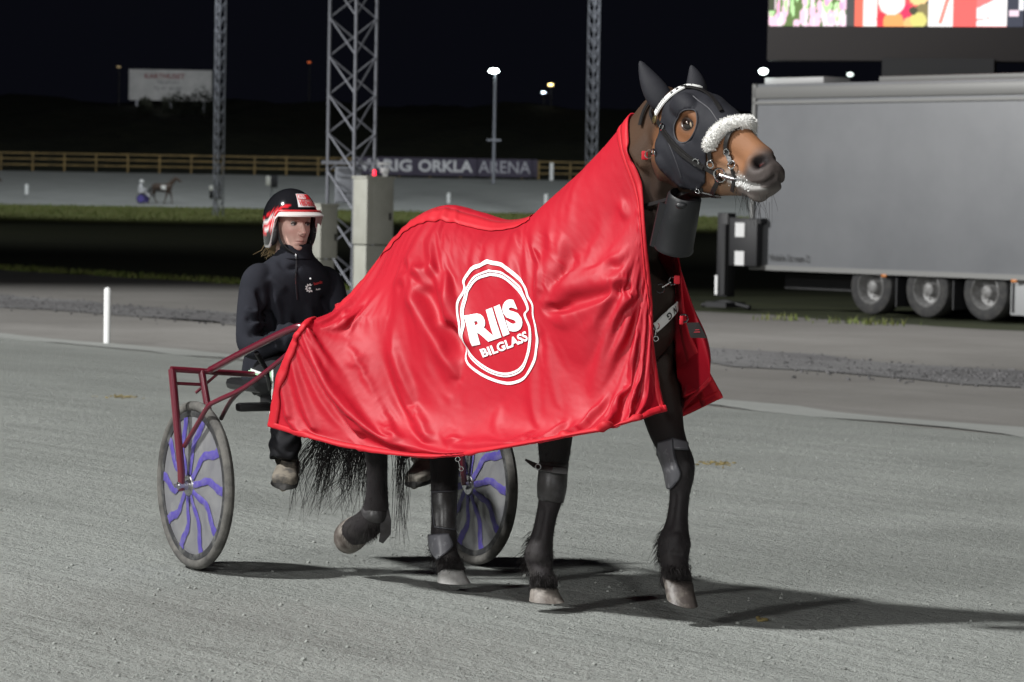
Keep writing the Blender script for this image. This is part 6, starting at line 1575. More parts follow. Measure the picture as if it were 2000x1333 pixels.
CREASE = [
[1,0,-4,14,30,13,-4,-10,-9,-6,-3,0,2,4,5,5,4,3,2,2,2,3,2,1,1,1,1,1,1,1,0,0,0,1,1,0,-1,-3,-3,-3,-2,0,-1,-1,-2,-1,0,-1,1,1,0,0,0,1,-1,0,-2,0,-1,-1,-2,0,1,2,0,0,-3,-3,-3,-2,-1,0,1,1,-1,0,1,1,0,-1,0,1,1,1,0,0,0],
[1,1,1,-8,-4,1,2,0,0,0,1,0,0,-2,-2,-3,-3,-2,-1,-1,-1,-2,-1,0,-1,0,1,2,2,2,3,3,4,3,2,2,2,2,0,1,2,2,4,0,1,0,-1,2,-1,1,1,1,2,0,2,-1,2,-1,2,0,3,1,3,4,6,5,5,3,1,-2,-2,-4,-3,-3,-1,-1,-1,0,1,2,1,0,0,0,1,0,0],
[0,0,1,-5,-5,0,1,1,-1,0,2,2,1,1,-2,-1,1,0,0,1,1,0,0,0,1,0,1,0,1,1,1,1,0,1,2,-1,-1,2,2,-2,0,2,1,5,0,0,-1,-1,2,-2,1,1,1,1,0,2,-2,0,-1,2,-2,2,1,1,3,4,6,5,3,2,-3,-2,-5,-2,-1,0,0,0,1,1,1,1,1,1,0,1,0],
[-2,0,-1,-5,-7,0,1,1,1,-1,2,-2,-1,-5,-4,-5,0,-3,-2,0,-1,-1,-1,-2,-1,3,0,-3,0,-3,-3,-1,-5,-5,0,3,-2,-2,1,2,-4,-2,3,0,6,-1,1,-2,-2,2,-3,-2,-3,-1,1,0,2,-1,-2,-2,2,-4,-5,-6,-6,-2,1,4,6,5,5,0,-1,-4,-3,-3,-3,-3,-2,-1,0,-1,0,0,1,1,1],
[1,-1,-2,-3,-6,0,2,2,2,0,-1,-2,-5,-1,1,7,-1,-2,0,-1,-1,-1,-1,0,3,1,-3,-1,-1,-1,-2,-2,-2,-5,-5,1,3,-3,-1,3,3,-5,-3,4,-1,6,-3,-1,-3,-2,3,-2,-2,-4,-3,0,2,4,2,0,-2,0,-3,-5,-6,-9,-7,-4,0,3,6,9,8,6,3,1,0,-1,-2,-2,-3,-2,-3,-3,-3,-3,-2],
[1,0,-1,-2,-6,-1,2,2,2,-1,-4,-2,0,6,7,2,-5,1,0,-1,-1,-1,-1,2,3,0,-1,0,0,0,0,-1,0,-3,-5,-1,5,3,-4,-1,2,2,-5,-2,4,-2,5,-4,-2,-3,-1,4,0,-1,-3,-3,0,4,6,4,1,-2,-2,-2,-4,-5,-7,-7,-6,-2,2,5,9,10,9,6,3,1,-1,-3,-2,-2,-1,0,1,2,2],
[1,0,-1,-1,-6,-2,2,2,0,-1,-5,-2,4,5,3,-3,1,1,1,-1,-1,-1,1,4,3,-1,-1,1,1,2,0,0,1,0,-4,-3,2,7,3,-4,0,4,1,-6,-1,4,-3,3,-3,-1,-2,1,5,3,0,-2,-3,-2,2,4,3,2,0,-1,-1,-2,-3,-4,-5,-4,-4,0,2,4,5,6,6,5,3,2,-1,-1,-2,-1,-1,0,1],
[0,1,0,-1,-5,-4,1,2,1,0,0,3,4,0,-3,-2,1,2,0,-1,-1,0,2,4,0,-2,0,1,1,2,1,0,0,2,-2,-6,-1,5,7,0,-3,0,4,0,-7,0,5,-1,2,-3,-1,-1,2,5,4,1,-2,-5,-5,-1,2,4,4,4,3,3,2,0,-1,-3,-4,-5,-5,-5,-3,-1,3,5,7,7,4,0,-2,-3,-3,-3,-2],
[1,0,0,0,-3,-5,0,2,1,2,3,5,2,-4,-4,-1,1,0,-1,-1,-1,0,3,2,-2,-2,0,2,-1,2,1,0,0,1,1,-4,-4,1,6,6,-1,-2,1,4,-1,-7,1,5,0,2,-3,-2,-2,2,5,4,1,-3,-7,-8,-3,1,6,7,7,6,4,2,1,-2,-3,-5,-7,-8,-8,-7,-5,0,4,5,7,4,0,-2,-1,1,1],
[-1,-1,0,0,-2,-6,0,3,4,4,6,4,-2,-3,-3,0,1,0,0,-1,-1,1,2,-1,-3,-2,0,-1,3,0,0,-1,0,1,3,0,-6,-2,3,6,2,-3,-2,1,4,-2,-5,3,5,-1,0,-4,-3,-2,1,4,3,1,-3,-5,-6,-3,2,5,7,7,6,4,1,0,-2,-5,-6,-6,-7,-6,-6,-5,-4,-5,-5,7,7,1,-1,-2,-2],
[-1,0,1,0,0,-4,-1,3,4,6,5,0,-4,-4,-1,-1,-1,-1,-1,-1,-1,1,1,-2,-4,-1,-1,-1,1,-1,-1,0,1,2,3,3,-2,-6,-1,4,4,-1,-4,-2,0,3,-3,-2,5,5,-1,-1,-4,-4,-3,0,3,4,3,1,-3,-4,-5,-1,1,3,4,5,4,2,0,-2,-3,-3,-1,-1,-1,-4,-7,-6,-1,-2,4,6,0,1,2],
[-1,-1,0,1,0,-3,-1,4,5,7,3,-3,-4,-2,-2,-1,0,0,-1,-1,0,1,0,-4,-3,-1,1,1,0,-3,-2,-1,2,1,3,4,1,-5,-6,-1,4,2,-3,-3,0,2,2,-3,0,6,5,-1,-3,-5,-5,-3,1,4,6,5,3,-1,-4,-7,-6,-3,0,2,4,5,4,3,2,2,1,2,1,1,1,2,0,-2,0,5,7,-2,-2],
[1,1,1,0,2,-1,-2,5,8,6,-2,-3,-2,-2,-1,0,0,0,0,0,1,2,-1,-5,-3,-1,1,4,-2,-3,-2,0,0,4,2,2,3,-2,-8,-5,1,4,2,-2,-2,2,4,2,-2,2,6,3,-2,-5,-6,-5,-4,0,4,6,5,2,-2,-5,-7,-8,-6,-2,1,4,6,8,7,5,3,0,0,-2,-2,-2,-1,-1,0,2,4,6,-1],
[0,0,0,1,0,0,-1,5,9,-1,-3,-2,-2,-2,-1,-1,0,0,0,1,2,2,-3,-3,-1,0,2,1,-4,-3,-1,0,0,3,1,1,1,0,-4,-7,-1,4,4,1,0,0,3,4,1,-3,0,5,3,-2,-3,-4,-3,-2,1,3,5,4,2,-1,-4,-6,-6,-5,-2,1,4,6,8,8,6,2,-3,-5,-6,-5,-4,-3,-1,2,3,-1,3],
[-1,0,0,1,2,1,-1,1,6,9,3,1,0,-1,-1,1,1,1,1,2,3,1,-3,-3,-1,1,3,-3,-4,-4,-1,0,3,1,0,0,1,1,-1,-5,-6,2,6,3,0,-1,0,3,3,-1,-4,-1,4,5,1,-2,-3,-3,-3,-1,2,4,4,3,2,0,-3,-4,-5,-4,-1,2,4,5,5,4,2,-1,-5,-4,-2,-1,-2,-3,3,2,-4],
[0,0,1,0,1,1,-1,-3,2,6,2,-2,-3,-2,0,0,1,0,1,2,3,0,-3,-2,0,3,1,-3,-5,-2,-1,0,2,1,0,-1,-1,1,1,-1,-5,-4,4,6,0,-2,-1,0,3,3,0,-3,1,6,6,2,-1,-4,-5,-6,-4,0,4,5,5,4,2,-1,-3,-4,-5,-4,-3,-1,1,3,4,5,4,-1,-1,0,0,2,0,4,4],
[1,1,0,1,2,1,-3,-5,-3,-1,9,-4,-2,-2,-1,0,0,0,0,2,2,-1,-2,0,3,4,0,-4,-4,-2,-1,0,1,1,0,-1,0,1,3,1,-2,-6,-3,4,4,-4,-3,-2,0,3,4,2,1,4,7,6,1,-3,-6,-7,-7,-4,0,4,5,6,5,2,0,-3,-4,-6,-6,-6,-4,0,4,7,11,10,1,-2,-2,-3,-1,-3,-3],
[0,0,0,1,3,3,-1,-7,-7,-8,0,9,-4,-3,-1,1,0,0,1,2,2,-2,-1,2,5,5,-2,-4,-3,0,-2,2,1,0,0,-2,-1,1,2,4,1,-4,-8,-2,5,4,-6,-3,-2,1,5,6,3,0,1,4,2,-2,-5,-6,-6,-6,-4,0,4,5,5,4,2,0,-3,-4,-5,-5,-4,-3,0,4,8,12,13,1,-4,-4,-6,3,1],
[0,0,0,1,1,0,0,-6,-7,-6,-5,3,11,0,0,0,0,-2,1,3,1,-3,0,4,7,3,-2,-4,0,0,-1,1,0,-1,3,0,-1,1,2,3,3,1,-4,-7,0,7,4,-8,-5,-3,0,3,4,2,-1,-1,1,3,0,-1,-1,-3,-4,-5,-2,0,3,4,3,2,0,-2,-2,-3,-3,-3,-3,-1,1,5,7,7,-3,-1,-3,-5,4],
[0,0,1,1,1,4,3,1,-10,4,-1,-4,1,0,1,1,-1,0,3,2,-1,-1,2,4,6,2,-3,0,2,-1,-1,1,-1,-1,3,1,-1,-1,2,2,3,3,-1,-5,-7,0,6,2,-10,-6,-4,0,3,3,1,-2,-1,1,6,5,2,0,-4,-5,-7,-5,-2,2,4,4,3,2,0,0,0,0,-1,-3,-4,-4,-4,-1,0,-3,2,4,-3],
[0,0,1,1,1,0,0,-1,-1,-3,-3,-1,-2,1,-1,0,-2,0,1,0,-3,-1,2,5,4,0,-2,4,-1,-4,-1,0,-1,2,2,1,0,0,0,2,3,2,1,-3,-6,-5,1,6,1,-11,-8,-4,0,4,6,5,3,3,4,6,5,2,-1,-5,-8,-8,-6,-2,2,4,5,4,2,2,0,0,-1,-2,-4,-7,-6,-4,0,-1,-2,0,2],
[0,1,2,2,1,1,1,1,-1,-2,-3,-1,-1,2,3,0,0,1,0,-3,-4,-1,2,5,3,-1,-1,5,7,0,0,0,0,6,3,2,-1,-1,-1,0,0,1,2,1,-2,-6,-3,3,8,4,-7,-6,-2,1,4,7,7,5,4,3,2,1,-1,-3,-5,-6,-6,-5,-2,2,5,5,5,2,1,0,-1,-1,-2,-2,-2,-1,1,-1,-1,-1,-1],
[-1,-1,-1,0,0,1,0,0,-1,-1,2,1,0,3,2,-1,0,0,-2,-3,-4,0,3,5,0,-1,0,-6,-1,1,8,3,8,3,2,2,-1,-2,-2,-2,-1,0,1,2,1,-1,-4,-1,4,8,6,-4,-7,-5,-1,2,6,7,4,2,1,0,1,1,0,-1,-3,-5,-5,-3,0,4,5,4,2,-1,-1,-1,0,0,0,1,1,0,-1,0,1],
[0,-1,0,0,0,0,0,-2,3,-5,2,0,1,3,1,0,0,1,-2,-4,-2,0,3,2,-1,-2,1,0,-2,0,-1,-4,2,3,2,3,0,-1,-2,-2,-1,-1,1,2,3,2,-1,-3,0,4,6,4,-4,-9,-9,-5,0,4,5,3,1,0,0,3,5,3,0,-4,-6,-7,-5,-2,2,4,3,1,0,-1,-1,0,0,1,0,0,0,0,0],
[-1,0,0,-1,0,0,-1,3,-2,4,-1,0,1,2,0,0,0,-1,-2,-3,-1,1,2,1,-3,-2,1,1,-4,3,0,0,-3,-1,1,0,0,0,-2,-1,-1,0,1,2,2,2,1,-2,-4,-1,2,4,2,-4,-8,-9,-7,-3,3,6,6,5,5,4,6,6,3,0,-5,-7,-9,-7,-4,1,3,3,1,0,0,-1,0,0,1,0,0,0,0],
[1,1,0,1,0,0,2,-1,3,0,-1,-1,0,1,1,1,1,0,-3,-2,-1,1,3,-1,-4,-3,0,1,4,5,2,0,-3,-6,-7,-5,0,1,-1,-2,0,0,1,0,1,1,0,-1,-3,-5,-1,1,3,3,-1,-4,-6,-5,-3,2,7,8,8,6,3,4,4,2,-1,-6,-7,-8,-7,-4,0,3,3,2,0,0,0,-1,0,-1,-1,0,0],
[1,0,2,1,1,0,0,2,0,0,-2,-1,1,1,1,0,0,-1,-2,-2,-1,1,0,-4,-4,-2,1,2,3,3,2,1,-1,-6,-11,-7,2,-1,4,-2,-1,0,0,0,0,-1,0,-1,-1,-2,-3,-1,2,4,4,1,-1,-3,-5,-4,-1,5,6,6,3,-1,0,2,3,2,-3,-6,-7,-7,-4,0,3,2,1,1,-1,0,0,0,0,1,0],
[-1,0,-1,0,0,1,1,-1,1,-1,-3,0,1,1,0,0,0,-1,-1,-2,0,1,0,-4,-5,-3,0,2,3,1,0,0,-2,-8,-4,11,7,4,-4,2,-2,1,0,2,-1,0,0,1,1,0,-2,-2,-1,1,4,4,2,-1,-3,-7,-7,-3,2,3,4,1,-3,1,5,7,6,1,-5,-7,-6,-4,0,2,2,0,0,0,0,0,0,0,0],
[-2,-2,-2,-1,1,-2,-2,2,-2,-1,-2,1,0,1,1,1,0,0,-1,1,2,4,-1,-5,-3,-1,1,1,1,0,2,1,-8,-3,9,1,-4,-6,-1,-2,0,-2,-3,1,4,1,1,3,3,1,0,-1,-2,-1,0,2,1,-2,-4,-3,-6,-7,-4,2,2,4,5,-2,2,7,10,8,3,-4,-7,-6,-5,-1,0,0,0,0,0,0,0,0,0],
[2,2,1,-1,-3,3,2,-2,3,-5,2,0,1,0,0,0,0,-1,0,2,5,2,-3,-5,-4,-1,0,1,1,-1,0,-5,-5,8,4,-3,-3,-1,-1,-1,-1,0,0,-5,1,5,2,1,4,2,-1,-1,-3,-4,-3,-1,0,0,-1,-2,0,-2,-3,-2,5,4,5,8,-1,1,4,8,8,4,-4,-7,-6,-4,-2,-1,0,1,1,0,0,1,-1],
[0,1,4,5,4,-3,-3,1,-1,1,-1,1,0,1,1,0,0,0,2,4,5,2,-4,-4,-2,0,1,0,0,-1,-4,-6,6,-1,0,1,-1,0,0,0,0,0,0,-1,-6,0,6,6,0,5,1,-2,-1,-1,-2,-2,-1,1,2,1,-1,2,-1,-4,-4,4,4,4,7,-3,-1,1,6,8,6,-4,-6,-6,-3,-1,0,0,1,1,-1,0,0],
[-3,-4,-5,-4,-1,2,2,-1,-1,-2,2,-1,0,0,-1,-1,-1,1,3,6,5,-1,-5,-3,-1,0,0,0,0,-1,-5,3,1,5,-1,-4,4,2,1,1,0,-1,1,0,-1,-7,-5,1,5,2,1,0,-1,-1,0,-1,-1,0,1,2,1,-2,0,-1,-6,-8,2,5,4,4,-6,-3,-1,6,11,11,-3,-6,-5,-3,0,1,0,1,0,0,0],
[3,2,2,1,-1,-1,-1,1,0,2,-3,0,0,-1,-1,-1,-1,0,4,6,3,-3,-3,-2,1,1,0,0,-2,0,3,4,6,1,-5,3,0,1,1,1,1,0,-1,1,0,-1,-2,-4,-7,0,7,2,1,1,-1,0,1,-1,0,0,1,-1,-5,-4,-1,-3,-7,0,5,6,4,-7,-2,1,6,11,12,-2,-6,-3,-2,2,2,1,0,1,0],
[1,1,-1,-1,-1,0,1,-1,-1,-2,1,0,0,-1,-2,-4,-2,2,6,5,0,-4,-2,2,2,1,0,-1,-1,1,2,4,1,-4,-2,0,-1,2,2,2,1,1,0,0,1,1,-1,-3,-3,-8,0,9,9,3,0,-2,-3,0,-1,-1,-1,-1,-2,-4,-3,2,1,-2,1,5,6,3,-7,-1,3,7,11,10,-5,-4,-2,-3,4,2,0,1,1],
[-2,0,1,1,1,-2,-1,1,0,1,-1,1,-1,-2,-4,-3,-1,3,5,2,-4,-2,2,3,2,1,0,-1,0,1,3,2,-2,-5,-1,0,4,2,2,1,1,0,0,1,1,1,0,-2,1,-1,-6,-5,3,9,9,1,-2,-3,-1,1,-1,-2,-1,-2,-3,-2,2,1,-1,0,4,6,2,-9,-4,2,4,2,2,-3,-1,0,-4,3,0,0,1],
[-2,-4,-4,-4,-3,2,2,-1,0,-2,1,-1,0,-2,-3,-2,2,5,2,-4,-4,-1,2,3,3,1,0,0,0,2,2,-1,-5,-3,0,-1,-3,2,1,0,0,0,0,0,0,1,1,0,-1,1,-1,-3,-7,-6,2,8,2,-1,-2,-1,2,1,-1,0,0,-2,-2,0,-2,-3,-1,3,5,0,-11,-8,-3,2,1,-1,-2,0,0,-5,0,0,1],
[4,4,4,3,2,-2,-3,0,-1,1,-1,0,-1,-2,0,3,5,4,-3,-7,-5,0,3,2,1,0,0,0,1,2,1,-3,-3,0,-1,-4,2,-3,-2,-1,-1,0,0,0,0,0,0,0,0,1,1,1,-1,-2,-5,1,8,4,1,0,1,3,2,0,-1,-1,-4,-6,-5,-4,-3,1,5,5,0,-10,-9,-3,3,1,-1,-1,0,0,7,-1,-8],
[0,0,-1,-1,-1,1,1,-2,-1,-2,1,0,-2,0,3,7,7,-1,-7,-6,-2,2,1,1,0,0,0,1,2,2,0,-2,0,-1,-3,2,-1,1,1,0,0,-1,0,-1,-1,-1,-1,0,0,0,1,1,1,0,-2,-5,0,8,8,1,0,1,2,2,1,-1,-3,-5,-5,-3,-1,2,5,6,5,0,-5,-3,3,2,0,-1,-1,0,-3,3,3],
[0,1,1,1,0,-1,-1,1,-1,1,-1,-2,-1,3,7,8,2,-6,-7,-3,2,2,1,0,-1,0,0,1,1,1,-1,0,-1,0,3,-1,0,0,0,0,0,0,-1,-1,-1,-1,-2,-2,-1,-1,0,1,1,2,1,0,-4,-4,2,6,0,-1,1,2,2,2,0,-3,-5,-4,-2,1,5,8,6,3,-1,-1,1,2,0,0,0,0,0,-1,2],
[-3,-1,1,2,1,1,1,-1,0,-1,-3,-2,3,6,8,3,-5,-7,-3,2,2,0,-1,-1,0,0,0,0,0,-1,-1,0,2,3,0,0,0,1,2,2,1,0,0,0,-1,-1,-1,-1,-2,-2,-2,-2,-1,-1,0,0,0,-1,-5,-4,3,0,0,2,2,2,2,1,-1,-4,-4,-3,-1,5,7,5,2,-1,1,2,1,-1,-1,-1,-1,0,0],
[1,-3,-3,-3,1,1,0,0,-1,-2,-2,2,4,6,2,-5,-8,-3,3,3,1,-1,-1,-1,0,0,0,0,0,-1,0,1,2,0,0,1,0,0,0,0,0,1,0,0,0,-1,0,-1,-1,-2,-4,-4,-4,-3,-2,-1,0,-1,-1,-2,-4,2,3,0,2,1,2,2,1,-2,-5,-6,-6,-4,2,4,4,2,0,1,2,0,-1,0,0,-1,-1],
[3,4,2,2,0,0,0,0,0,-1,3,3,6,1,-5,-8,-3,4,4,1,-1,-1,0,1,0,-1,0,0,0,0,0,1,0,0,0,-1,-1,0,1,1,1,-1,0,0,0,1,0,1,0,0,-1,-3,-4,-4,-3,-3,-2,-1,0,0,0,-4,-5,2,-1,0,-1,0,0,0,-3,-6,-7,-9,-4,2,3,3,1,1,1,0,-2,-1,0,0,0],
[-1,0,1,0,0,0,0,0,0,2,1,5,-1,-6,-8,-3,5,4,1,-2,-1,1,1,0,-1,0,0,0,0,0,0,0,-1,-1,0,-1,-1,-1,1,0,-2,0,0,0,1,1,2,3,4,3,3,2,0,0,-2,-2,-3,-2,-2,0,0,0,-1,-6,1,0,-1,-2,-1,0,4,-2,-7,-8,-9,-2,3,4,3,2,1,0,-1,-1,0,0,1],
[-3,-2,0,1,0,0,0,0,-1,0,5,-2,-6,-7,-3,5,4,0,-3,0,2,2,0,-1,0,0,0,0,-1,0,0,-1,0,1,1,2,2,2,-3,-1,2,2,1,1,1,2,3,4,5,6,6,6,6,5,4,2,0,-3,-4,-5,-4,0,1,-1,-9,-3,2,4,-1,0,-1,8,1,-6,-9,-8,0,4,4,2,1,0,-1,-1,-1,-1,1],
[-1,-2,-4,-3,0,0,0,0,1,4,-4,-6,-6,-1,5,3,-1,-3,0,3,2,-1,-2,0,1,0,0,-1,-1,-2,0,0,0,0,0,0,-1,-2,0,2,1,1,2,3,4,4,4,4,6,7,7,7,8,7,7,6,4,1,-3,-5,-6,-7,-3,1,2,-8,-9,0,7,2,1,-1,10,5,-5,-10,-4,4,5,3,2,0,-1,-1,0,0,0],
[3,1,1,1,0,0,-1,-1,1,-5,-4,-4,2,6,3,-2,-5,1,4,2,-2,-2,1,1,-1,0,-2,-2,0,3,2,2,0,0,0,1,1,1,1,0,1,1,2,2,2,2,3,3,3,3,3,4,4,3,2,2,3,3,2,0,-4,-6,-7,-4,2,7,1,-9,-1,7,7,1,2,9,8,-3,-9,-1,6,5,2,1,-1,-1,-1,0,0],
[0,2,1,-1,0,0,1,1,-1,-1,-2,5,5,1,-4,-4,2,3,1,-4,-2,2,2,-1,0,-1,-1,2,3,2,5,1,2,0,0,0,1,1,1,1,0,0,-1,-2,-3,-5,-5,-5,-8,-5,-2,-1,0,1,1,0,0,3,6,6,6,1,-4,-6,-4,1,7,5,-8,-9,0,6,2,-2,8,7,-3,-6,4,5,3,0,-1,-2,0,0,-1],
[-3,0,3,3,0,0,0,0,0,0,6,4,0,-4,-2,2,3,0,-4,0,4,1,-3,0,-1,-1,5,5,5,4,2,1,-5,-1,0,0,0,-1,0,-1,0,-1,-2,-3,-3,-3,-5,-7,-9,-11,-10,-7,-4,-2,-1,1,1,-2,3,8,11,12,8,0,-4,-5,-2,5,6,-2,-11,-10,-4,3,2,9,6,4,0,5,3,0,0,-1,-1,0,2],
[-1,-5,-4,0,0,1,1,1,0,5,2,-3,-4,-1,3,4,0,-4,0,3,-1,-3,1,-1,-1,5,2,-1,-6,-2,0,1,-2,-6,-2,-1,-1,0,-1,-1,-1,-1,-1,-1,-1,-2,-2,-4,-4,-7,-10,-11,-11,-8,-4,-1,2,6,1,4,7,11,14,14,3,-3,-6,-6,0,4,1,-5,-11,-10,-2,5,12,5,-2,2,3,1,-2,-1,-1,-1,-1],
[5,3,-2,-3,0,0,0,-1,0,-2,-4,-3,0,4,4,-1,-5,1,3,-1,-3,2,-1,-2,3,-7,-8,-9,-6,-4,-2,2,1,-2,-3,-1,0,-1,-1,-1,-1,0,0,1,1,2,1,1,1,0,-1,-3,-5,-8,-7,-5,-1,3,7,3,-1,0,3,7,14,4,-3,-6,-6,-1,3,4,1,-3,-9,-5,0,-1,-5,-2,1,0,-1,-2,-1,-1,0],
[0,3,4,0,0,0,0,0,-1,-3,-2,2,5,3,-3,-5,2,3,-1,-3,4,0,-1,2,-4,6,4,-1,-4,-7,-2,1,5,4,4,0,-1,-1,-1,-1,-1,-1,-1,0,0,1,1,3,3,4,4,3,1,0,-3,-5,-7,-6,-4,-1,1,-3,-7,-7,-8,12,9,0,-2,-2,0,2,2,1,-2,-7,-6,-4,-2,-2,1,1,0,-2,-2,-1,0],
[-3,-1,1,3,0,-1,-1,0,-1,0,3,4,0,-5,-4,3,3,-1,-3,5,0,-3,1,0,6,5,2,1,-1,-3,-2,-2,1,5,-2,0,2,1,1,0,0,0,1,0,0,0,1,1,3,4,4,5,5,4,1,-1,-4,-7,-8,-9,-7,-4,-3,-6,-7,-5,8,11,5,2,0,-1,0,1,0,-3,-4,-4,-1,-2,0,0,0,-3,-2,-1,1],
[3,-4,-4,-1,0,0,0,0,1,4,3,-2,-5,-2,3,2,-2,-3,5,-1,-5,1,3,6,5,4,8,11,11,5,0,-6,-4,-4,0,3,3,4,1,1,1,1,1,1,1,1,1,1,1,1,2,2,3,4,4,1,-1,-4,-6,-7,-10,-10,-6,-3,-1,-1,0,9,12,5,4,1,-4,-3,-1,0,-1,-1,0,-2,-1,1,0,-1,-2,-1,-1],
[0,4,0,-3,0,0,0,0,0,-1,-4,-4,0,4,3,-3,-2,5,-2,-6,0,2,3,2,1,-1,0,3,6,10,-3,0,-2,-1,1,2,3,4,2,-1,-2,-2,-1,0,0,1,1,1,1,1,0,0,0,0,2,4,3,2,0,-2,-2,-3,-5,-6,5,2,1,-4,5,7,2,3,2,-5,-4,-1,1,2,0,-1,0,0,1,-2,-2,-2,1],
[-1,0,4,0,-1,0,1,0,0,-3,-2,1,4,1,-4,0,5,-2,-6,1,3,2,0,-3,-6,-8,-8,-6,-3,-3,8,-5,3,0,-2,-2,1,3,4,2,0,-2,-3,-3,-2,-1,-1,-1,-1,-1,0,-1,-1,0,0,1,3,4,3,4,3,3,3,3,-6,-8,-2,4,0,4,5,1,3,5,-2,-2,0,1,1,0,-1,1,0,-1,-1,-1,1],
[-1,-2,-3,3,1,1,0,0,0,0,3,4,-1,-4,1,5,-1,-5,3,3,1,-1,-4,-5,-5,-4,-3,-1,6,14,9,1,-11,-2,-2,-5,-4,0,4,6,6,5,2,1,1,0,0,0,-1,-1,-1,0,0,-1,-1,-1,1,2,4,4,6,5,4,4,2,-3,-10,-9,-4,-2,0,2,3,6,8,0,-2,-1,0,-1,-1,0,1,0,-2,-1,0],
[1,0,-1,-2,0,0,0,0,0,3,2,-2,-3,2,4,-3,-5,3,4,2,1,-2,-5,-5,-5,-5,-2,0,-1,7,5,4,0,0,-5,-5,-6,-6,-1,4,6,7,7,6,4,2,2,1,1,1,1,1,1,1,0,0,-1,1,3,3,2,4,3,3,2,1,-2,-5,-9,-4,0,2,5,7,9,7,-3,-5,-3,-2,-1,2,1,0,-1,-1,0],
[-1,1,1,0,0,0,0,0,1,1,-3,-2,3,4,-4,-5,2,3,2,2,-4,-6,-5,-5,-4,-4,-7,-6,0,-1,-2,6,6,3,-4,-3,-1,-3,-5,-2,2,5,6,3,1,-1,-4,-4,-3,-2,-1,0,1,2,3,2,1,-1,-1,0,1,-1,1,1,2,2,1,-2,-4,-8,-4,1,4,6,8,5,6,-7,-6,-3,-2,1,1,1,0,-1,-1],
[-1,0,2,1,0,0,0,0,0,-3,-1,4,3,-5,-4,2,3,2,0,-6,-7,-3,-1,1,0,0,0,-1,-1,-6,-9,-2,8,-3,-3,-2,-2,-2,-2,-5,-7,-3,2,4,2,-1,-3,-4,-4,-3,-3,-2,-3,-3,-1,1,1,1,-2,-3,-2,-1,0,1,2,2,2,2,0,-2,-6,-7,-3,1,4,8,3,-3,-6,-4,-1,1,2,2,-1,-1,0],
[3,-1,-1,2,1,0,0,0,0,1,5,1,-5,-3,3,4,1,-1,-7,-5,6,7,8,8,9,8,5,6,3,-6,-12,-5,-4,-3,2,0,-4,-6,-7,-8,-9,-12,-11,-5,1,4,5,4,3,2,1,-1,-2,-3,-4,-4,-1,-1,-1,-2,-3,-1,-1,0,1,2,2,2,2,1,-1,-2,-6,-7,-3,1,0,-1,-4,-4,-2,1,2,3,-1,-1,1],
[-5,3,0,-2,0,0,0,0,0,3,-1,-4,-2,3,4,2,0,-7,-4,6,5,7,8,8,8,6,10,12,10,-1,-7,-10,-6,-2,3,2,-4,-9,-13,-14,-14,-13,-12,-11,-7,1,8,11,11,8,6,2,0,-2,-3,-3,-4,-3,-2,-1,-1,-2,-1,1,1,1,1,1,1,1,1,-1,-3,-5,-6,-5,-1,1,-1,-3,-2,0,3,2,-1,-1,0],
[0,-5,3,1,0,0,0,0,0,-3,-4,-2,3,5,2,-2,-7,-3,5,4,4,5,4,4,4,9,12,13,3,-3,-1,-2,-7,-3,0,-1,-1,-3,-6,-7,-7,-6,-5,-7,-8,-5,-1,5,8,9,6,4,2,1,0,-1,-2,-3,-2,-1,0,0,-1,-2,0,0,0,0,0,1,0,0,0,-2,-5,-5,-1,2,1,-1,-3,-1,2,2,-1,-1,-2],
[3,0,-5,2,1,0,0,0,-1,-2,-2,3,4,0,-4,-6,-2,6,7,5,3,-3,-6,-8,-8,-9,-6,-8,-11,-7,7,11,12,13,11,9,9,10,11,9,8,6,1,-4,-4,-6,-7,-7,-4,-1,1,2,3,3,3,3,2,0,-2,-2,-1,2,1,0,-1,-1,0,0,1,0,1,1,1,0,-2,-1,0,3,1,-1,-2,-1,2,3,-1,-1,5],
[2,2,-1,-3,0,1,0,0,0,0,5,4,-1,-5,-5,-2,4,7,5,-1,-9,-10,-9,-8,-8,-8,-15,-22,-18,-5,1,1,2,3,0,0,1,6,12,19,20,16,2,-8,-7,-5,-6,-9,-13,-13,-8,-1,3,5,4,4,4,4,1,1,0,-1,4,2,0,0,0,0,0,0,0,1,2,3,4,-1,0,3,1,-1,-2,-1,2,3,2,1,-5],
[1,1,-1,-2,-1,0,0,0,1,5,3,-2,-5,-4,-2,3,6,4,-6,-8,-4,-2,-1,0,1,0,-3,-4,-1,2,0,2,5,5,11,15,19,19,18,15,14,11,1,-6,-11,-11,-8,-8,-9,-11,-11,-7,1,6,7,4,1,-2,1,0,0,0,0,2,1,0,0,1,0,1,1,1,0,0,1,4,-2,-1,0,-1,-2,-1,2,4,4,1,-3],
[0,0,0,-1,-1,-1,0,0,1,1,-2,-4,-2,-1,2,4,4,-2,-2,2,5,6,7,8,8,7,9,5,8,8,9,11,12,13,13,13,9,5,2,1,2,0,5,5,-2,-9,-10,-7,-5,-3,-3,-4,-4,0,4,5,3,-1,0,1,1,0,-3,-3,-1,0,0,0,0,0,0,0,1,0,-4,-1,5,-1,-1,-1,-1,0,2,4,3,1,0],
[0,0,0,-1,-1,-1,0,1,1,-3,-3,-1,0,3,5,4,-1,-1,1,0,-5,-2,2,0,-4,-5,-6,7,7,5,4,2,0,-2,-5,-8,-10,-10,-9,-8,-8,-5,4,14,15,7,-2,-6,-5,-3,0,1,0,-6,-6,-1,1,-1,-1,1,1,1,0,0,-1,0,-1,-1,1,1,0,-1,-1,-1,-2,-4,2,6,0,-1,-1,-1,2,3,4,1,5],
